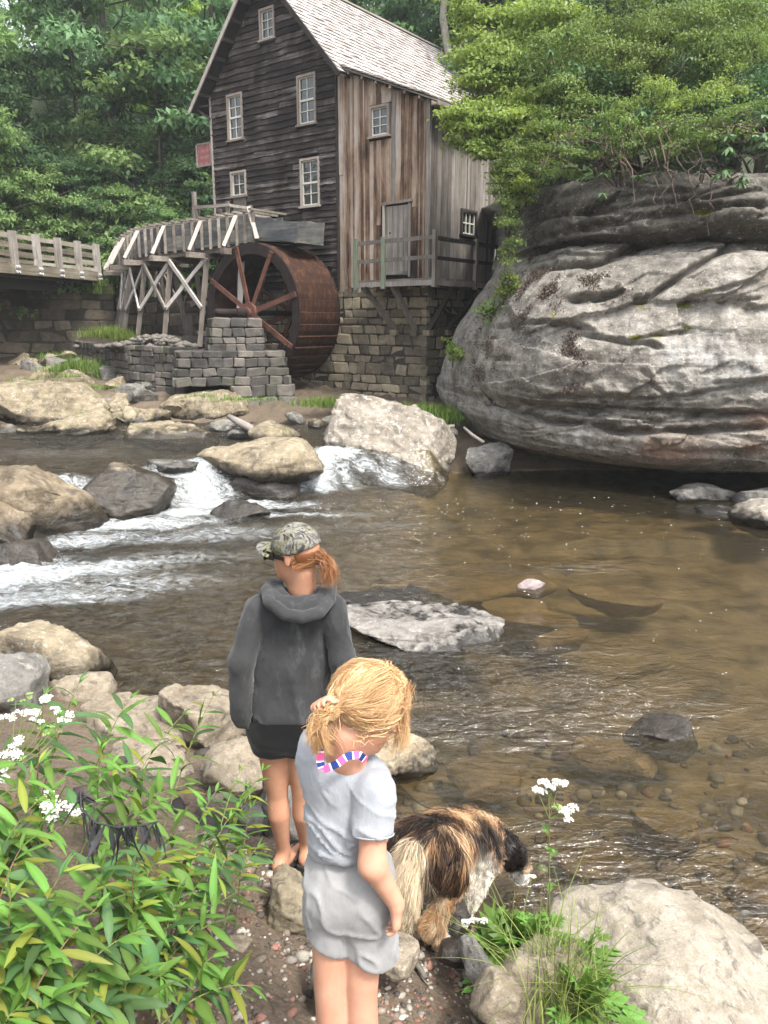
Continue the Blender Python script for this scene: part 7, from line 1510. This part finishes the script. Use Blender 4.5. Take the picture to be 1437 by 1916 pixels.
flower_weed('tall white flowering weed at the upper left of the thicket', (-1.5, 2.2), [(60,1335,2.5),(85,1310,2.5),(100,1325,2.5),(120,1340,2.5),(45,1330,2.5),(70,1345,2.5)], [(30,1310,2.5),(50,1300,2.5),(60,1360,2.5),(110,1370,2.5),(95,1360,2.5)], 10)
flower_weed('white flowering weed against the left picture edge', (-1.55, 2.0), [(10,1345,2.2,1.2),(28,1410,2.2,1.2),(12,1430,2.2,1.3),(25,1390,2.2),(5,1445,2.2,1.2)], [(40,1420,2.2)], 8)
flower_weed('low white flowering weed in the middle of the left thicket', (-1.2, 2.0), [(85,1492,2.15,1.1),(105,1510,2.1,1.3),(100,1528,2.1,1.2),(140,1515,2.1,1.0)], [(75,1500,2.15)], 8)
# blackened wilted leaves hanging from a bent stem
wl = empty('wilted_stem', tuple(atY(210, 1560, 2.0) * np.array([1, 1, 0]) + np.array([0, 0, gzf(-.75, 2.0)])), 0, 'bent stem with blackened wilted leaves hanging in the thicket', 'plant'); O_ = np.array(wl.location); M_WILT = plain('blackened_leaf', (.032, .033, .036), .8, .2, .4); k = MB()
arc = [atY(150, 1480, 2.02), atY(152, 1515, 1.98), atY(180, 1540, 1.95), atY(220, 1548, 1.95), atY(260, 1545, 1.95), atY(295, 1538, 1.97)]; k.tube([Vector(a - O_) for a in arc], .003, 5, False); k.tube([Vector(arc[0] - O_), Vector((arc[0] - O_)*np.array([.5, .5, .0]))], .003, 5, False); ws = obj('stem', mesh('stem', k.v, k.f, M_WILT, True), wl); rs = np.random.RandomState(3)
wm = [with_mat(lance(.11, .014, .05, 5 + i), M_WILT) for i in range(2)]
for i in range(38):
    u = rs.rand()*4.99; a = arc[int(u)]*(1 - u % 1) + arc[min(int(u)+1, 5)]*(u % 1); obj('leaf', wm[i % 2], ws, Vector(a - O_), (rs.rand()*6, R(90) + rs.normal()*.5, rs.rand()*6), (rs.uniform(.35, 1.15), rs.uniform(.6, 1.6), rs.uniform(.6, 2.5)))
# right hand plants: grass tuft, lobed leaves, tall flower stalk
gc0 = atZ(1050, 1850, .5); gc0[2] = .44; rs = np.random.RandomState(31); n = 190; P = gc0 + np.stack([rs.normal(size=n)*.07, rs.normal(size=n)*.06, np.zeros(n)], -1); P[:, 2] = .44
gt = empty('grass_tuft', tuple(gc0), 0, 'arching grass tuft beside the smooth boulder at bottom right', 'grass'); V, F, a = blades(P - gc0, .34, rs, .0034, 1.1, 6); tag(obj('blades', mesh('blades', V, F, leafmat('long_grass', (.09, .15, .03), (.26, .32, .09), .35), False, {'v': a}), gt), kind='stuff')
def lobed(seed):
    rs = np.random.RandomState(seed); v = [(0, 0, 0)]; f = []; L = .12
    for s_ in (-1, 1):
        for t, l, w in ((.25, .055, .016), (.5, .06, .018), (.75, .045, .016)):
            b_ = np.array([t*L, 0, 0]); d = np.array([.72, s_*.7, 0]); nrm_ = np.array([-d[1], d[0], 0]); i = len(v); v += [tuple(b_ - [.014, 0, 0]), tuple(b_ + d*l*.55 + nrm_*w*.6 + [0, 0, .004]), tuple(b_ + d*l + [0, 0, -.008]), tuple(b_ + d*l*.5 - nrm_*w*.6 + [0, 0, .004]), tuple(b_ + [.014, 0, 0])]; f.append((i, i+1, i+2, i+3, i+4) if s_ < 0 else (i+4, i+3, i+2, i+1, i))
    i = len(v); v += [(.0, 0, 0), (.6*L, .011, .002), (1.2*L, 0, -.015), (.6*L, -.011, .002)]; f.append((i, i+3, i+2, i+1)); return mesh('leaf', v[1:], [tuple(j - 1 for j in q) for q in f], LM['will'], False, {'v': [.6]*(len(v) - 1)})
LB = [lobed(1), lobed(2)]
for lb, (px, py, z), tips, nl in [('lobed green plant between the dog and the grass tuft', (960,1820,.3), [(915,1745,2.5),(985,1745,2.5),(945,1760,2.45),(1005,1755,2.42),(900,1785,2.42),(1035,1730,2.48),(960,1800,2.33)], 7), ('small lobed plant creeping at the boulder foot', (1085,1900,.4), [(1130,1890,2.1),(1100,1860,2.15),(1060,1880,2.1),(1150,1910,2.05),(1120,1760,2.3)], 6)]:
    q = atZ(px, py, z); q[2] = z; e = empty('lobed_plant', tuple(q), 0, lb, 'plant'); rs = np.random.RandomState(px)
    for t in tips: leafy_stem(e, q, q + np.append(rs.normal(size=2)*.03, 0), atY(*t), nl + 2, rs, LB, M_STEM, 1.05, .05, .003)
o_ = atZ(1030, 1730, .42); o_[2] = .34; fs = empty('flower_stalk', tuple(o_), 0, 'tall slender stalk with white flower clusters over the water', 'plant'); rs = np.random.RandomState(44); tp = atY(1028, 1490, 2.52)
leafy_stem(fs, o_, o_, tp, 9, rs, [LB[0], LW[3]], M_STEM, .42, .0, .0032)
for (px, py, s) in [(1005,1478,1.0),(1025,1472,1.2),(1045,1466,1.0),(1058,1515,1.2),(1062,1522,1.0)]:
    q = atY(px, py, 2.52); k = MB(); k.tube([Vector(tp*.85 + o_*.15 - o_), Vector(q - o_)], [.002, .0014], 5, False); st = obj('stem', mesh('stem', k.v, k.f, M_STEM, True), fs)
    for j in range(3): obj('flower_head', FHm[j], st, Vector(q - o_ + rs.normal(size=3)*np.array([.014, .014, .006])), (rs.normal()*.25, rs.normal()*.2, 0), (s*.9,)*3)
q = atY(1042, 1510, 2.52); obj('bud_cluster', FBm, fs, Vector(q - o_), None, (1.2,)*3)
for (px, py, Y, s, fl_) in [(880,1724,2.5,1.1,'largest white flower sprig below the dog'),(895,1718,2.5,.9,'white flower sprig touching the largest one on its right'),(870,1730,2.5,.8,'white flower sprig touching the largest one on its left'),(918,1640,2.7,.6,'tiny white sprig under the dog\'s chin'),(995,1642,2.7,.6,'tiny white sprig right of the dog\'s muzzle'),(905,1808,2.35,1.0,'low white flower sprig among the stones below the lobed plant')]:
    q = atY(px, py, Y); b_ = atZ(965, 1800, .3); e = empty('flower_sprig', (b_[0], b_[1], .3), 0, fl_, 'flower', 'white sprigs near the dog'); k = MB(); k.tube([Vector((0, 0, 0)), Vector(((q - b_)*.5 + np.array([0, 0, .06]))), Vector(q - np.array([b_[0], b_[1], .3]))], [.002, .0018, .0012], 5, False); obj('stem', mesh('stem', k.v, k.f, M_STEM, True), e)
    for j in range(2): obj('flower_head', FHm[j], e, Vector(q - np.array([b_[0], b_[1], .3]) + rs.normal(size=3)*.008), (rs.normal()*.3, 0, 0), (s*.8,)*3)
# driftwood
M_DRIFT = wood('grey_driftwood', [(.2,(.06,.05,.042)),(.5,(.17,.15,.13)),(.8,(.3,.28,.25))], 'x', grain=60, rot=R(-50))
def stick(name, label, pts, rad):
    c = np.mean(pts, 0); k = MB(); k.tube([Vector(p_ - c) for p_ in pts], rad, 8); o = k.build(name, M_DRIFT, None, True); o.location = c; return tag(o, label, 'driftwood')
def onground(px, py, up=.02):
    z = .4
    for _ in range(12): t = atZ(px, py, z); z = .5*z + .5*(gzf(t[0], t[1]) + up)
    return np.array([t[0], t[1], z])
stick('driftwood_stick', 'short grey driftwood stick beside the child\'s knee', [onground(752, 1772), onground(768, 1790), onground(785, 1812), onground(797, 1830)], [.012, .014, .013, .009])
stick('driftwood_stick', 'thin twig on the gravel below the driftwood', [onground(782, 1818, .01), onground(792, 1832, .01), onground(803, 1845, .01)], [.003, .003, .002])
stick('driftwood_stick', 'weathered stick at the lower edge of the gravel', [onground(880, 1895, .015), onground(888, 1912, .015), onground(895, 1935, .015)], [.008, .009, .008])
stick('driftwood_log', 'broken driftwood log wedged behind the falls', [atY(428, 779, 14.6), atY(450, 792, 14.4), atY(478, 806, 14.2)], [.05, .08, .07]); stick('driftwood_branch', 'grey branch lying below the cliff foot', [atY(800, 803, 14.3), atY(825, 800, 14.3), atY(850, 797, 14.4)], [.03, .04, .03])
stick('driftwood_branch', 'pale branch hanging at the cliff foot', [atY(868, 800, 13.6), atY(885, 815, 13.4), atY(905, 828, 13.3)], [.02, .03, .03])
# gravel on the path and pebbles under clear water -------------------------------
bm = bmesh.new(); bmesh.ops.create_icosphere(bm, subdivisions=1, radius=1.0); tv = np.array([v.co[:] for v in bm.verts]); tf = np.array([[v.index for v in f.verts] for f in bm.faces]); bm.free()
def pebbles(name, label, xy, size, rs, cols, sink=.25):
    n = len(xy); z = ground_z(xy[:, 0], xy[:, 1]); s = size; V = []; a = rs.rand(n)*6.28; ca, sa = np.cos(a), np.sin(a); sc3 = np.stack([s*rs.uniform(.8, 1.3, n), s*rs.uniform(.6, 1.0, n), s*rs.uniform(.35, .7, n)], -1)
    T = tv[None]*(1 + rs.normal(size=(n, len(tv), 1))*.12)*sc3[:, None]; X = T[..., 0]*ca[:, None] - T[..., 1]*sa[:, None]; Y = T[..., 0]*sa[:, None] + T[..., 1]*ca[:, None]
    V = np.stack([X + xy[:, :1], Y + xy[:, 1:2], T[..., 2] + (z + sc3[:, 2]*(1 - 2*sink))[:, None]], -1).reshape(-1, 3); F = (tf[None] + (np.arange(n)*len(tv))[:, None, None]).reshape(-1, 3); C_ = np.repeat(cols[rs.randint(len(cols), size=n)]*rs.uniform(.6, 1.25, (n, 1)), len(tv), 0)
    m = Mat(name + '_stone'); M_ = m.done(m.mix(.25, m.attr('c', True), m.ramp(m.noise(m.pos(), 120, 3), [(.3, 0.1), (.7, .7)]), 'OVERLAY'), .8, None, .3); tag(obj(name, mesh(name, V, F, M_, True, {'c': C_})), label, 'gravel', None, 'stuff')
rs = np.random.RandomState(77); PC_ = np.array([(.22,.18,.14),(.13,.105,.085),(.3,.27,.23),(.07,.06,.055),(.17,.10,.075),(.36,.33,.28),(.25,.13,.10),(.10,.085,.07)])
n = 9500; xy = np.stack([rs.uniform(-.85, .75, n), rs.uniform(1.15, 3.2, n)], -1); keep = (rs.rand(n) < .25 + .75*smooth(-.15, .25, fbm(np.column_stack([xy*2.6, np.zeros(n)]), 3) + .1*(xy[:, 0] > 0))); xy = xy[keep]
pebbles('gravel', 'small mixed pebbles on the muddy path', xy, rs.gamma(2.2, .0030, len(xy)) + .0025, rs, PC_)
n = 520; xy = np.stack([rs.uniform(-1.5, 3.0, n), rs.uniform(2.9, 5.5, n)], -1); pebbles('riverbed_gravel', 'drowned stones on the creek bed near the bank', xy, rs.gamma(2.5, .012, n) + .012, rs, PC_*.7, .3)
# loose cobbles behind the curved wall
n = 420; c0 = atY(295, 625, 21.3); xy = np.stack([c0[0] + rs.normal(size=n)*.75, c0[1] + rs.normal(size=n)*.5], -1); zz_ = 2.1 + .28*np.exp(-((xy[:, 0] - c0[0])/.8)**2)*rs.rand(n); sc_ = rs.uniform(.05, .12, n)
T = tv[None]*sc_[:, None, None]*np.array([1.2, 1, .7]) + np.stack([xy[:, 0], xy[:, 1], zz_], -1)[:, None]; tag(obj('cobbles', mesh('cobbles', T.reshape(-1, 3), (tf[None] + (np.arange(n)*len(tv))[:, None, None]).reshape(-1, 3), M_STONE_G, True)), 'heap of loose grey cobbles behind the curved wall', 'cobbles', None, 'stuff')
# foam flecks drifting on the pool ---------------------------------------------------
def wz_at(x, y):
    i = np.clip(np.searchsorted(wx, x) - 1, 0, len(wx) - 2); j = np.clip(np.searchsorted(wy, y) - 1, 0, len(wy) - 2); u = (x - wx[i])/(wx[i+1] - wx[i]); v = (y - wy[j])/(wy[j+1] - wy[j])
    return WZ[i, j]*(1-u)*(1-v) + WZ[i+1, j]*u*(1-v) + WZ[i, j+1]*(1-u)*v + WZ[i+1, j+1]*u*v
q = []
for (x0, x1, y0, y1, n, s) in [(620,1437,930,1010,90,.42),(560,1000,950,1060,80,.42),(650,1437,1180,1330,25,.4),(950,1437,1000,1200,30,.4)]:
    for _ in range(n): t = atZ(rs.uniform(x0, x1), y0 + (y1 - y0)*rs.rand()**1.3, 0.0); q.append((t[0], t[1], rs.uniform(.006, .02)*s*(t[1]/10 + .35)))
q = np.array(q); z = wz_at(q[:, 0], q[:, 1]); T = tv[None]*q[:, 2][:, None, None]*np.array([1.4, .9, .25])*(1 + rs.normal(size=(len(q), len(tv), 1))*.15) + np.stack([q[:, 0], q[:, 1], z + .002], -1)[:, None]
tag(obj('foam_flecks', mesh('foam_flecks', T.reshape(-1, 3), (tf[None] + (np.arange(len(q))*len(tv))[:, None, None]).reshape(-1, 3), plain('foam_bubble', (.6, .62, .6), .6), True)), 'white foam flecks drifting across the pool', 'foam', None, 'stuff')
# ------------------------------------------------------------------ thin humid air
k = MB(); k.box((-430, -70, -1.7), (430, 640, 60)); hz = k.build('haze'); m = bpy.data.materials.new('haze_air'); m.use_nodes = True; nt = m.node_tree; nt.nodes.clear(); ou = nt.nodes.new('ShaderNodeOutputMaterial'); pv = nt.nodes.new('ShaderNodeVolumePrincipled')
pv.inputs['Color'].default_value = (.86, .92, .95, 1); pv.inputs['Density'].default_value = .0010; pv.inputs['Anisotropy'].default_value = .2; nt.links.new(pv.outputs[0], ou.inputs['Volume']); hz.data.materials.append(m); tag(hz, kind='stuff')
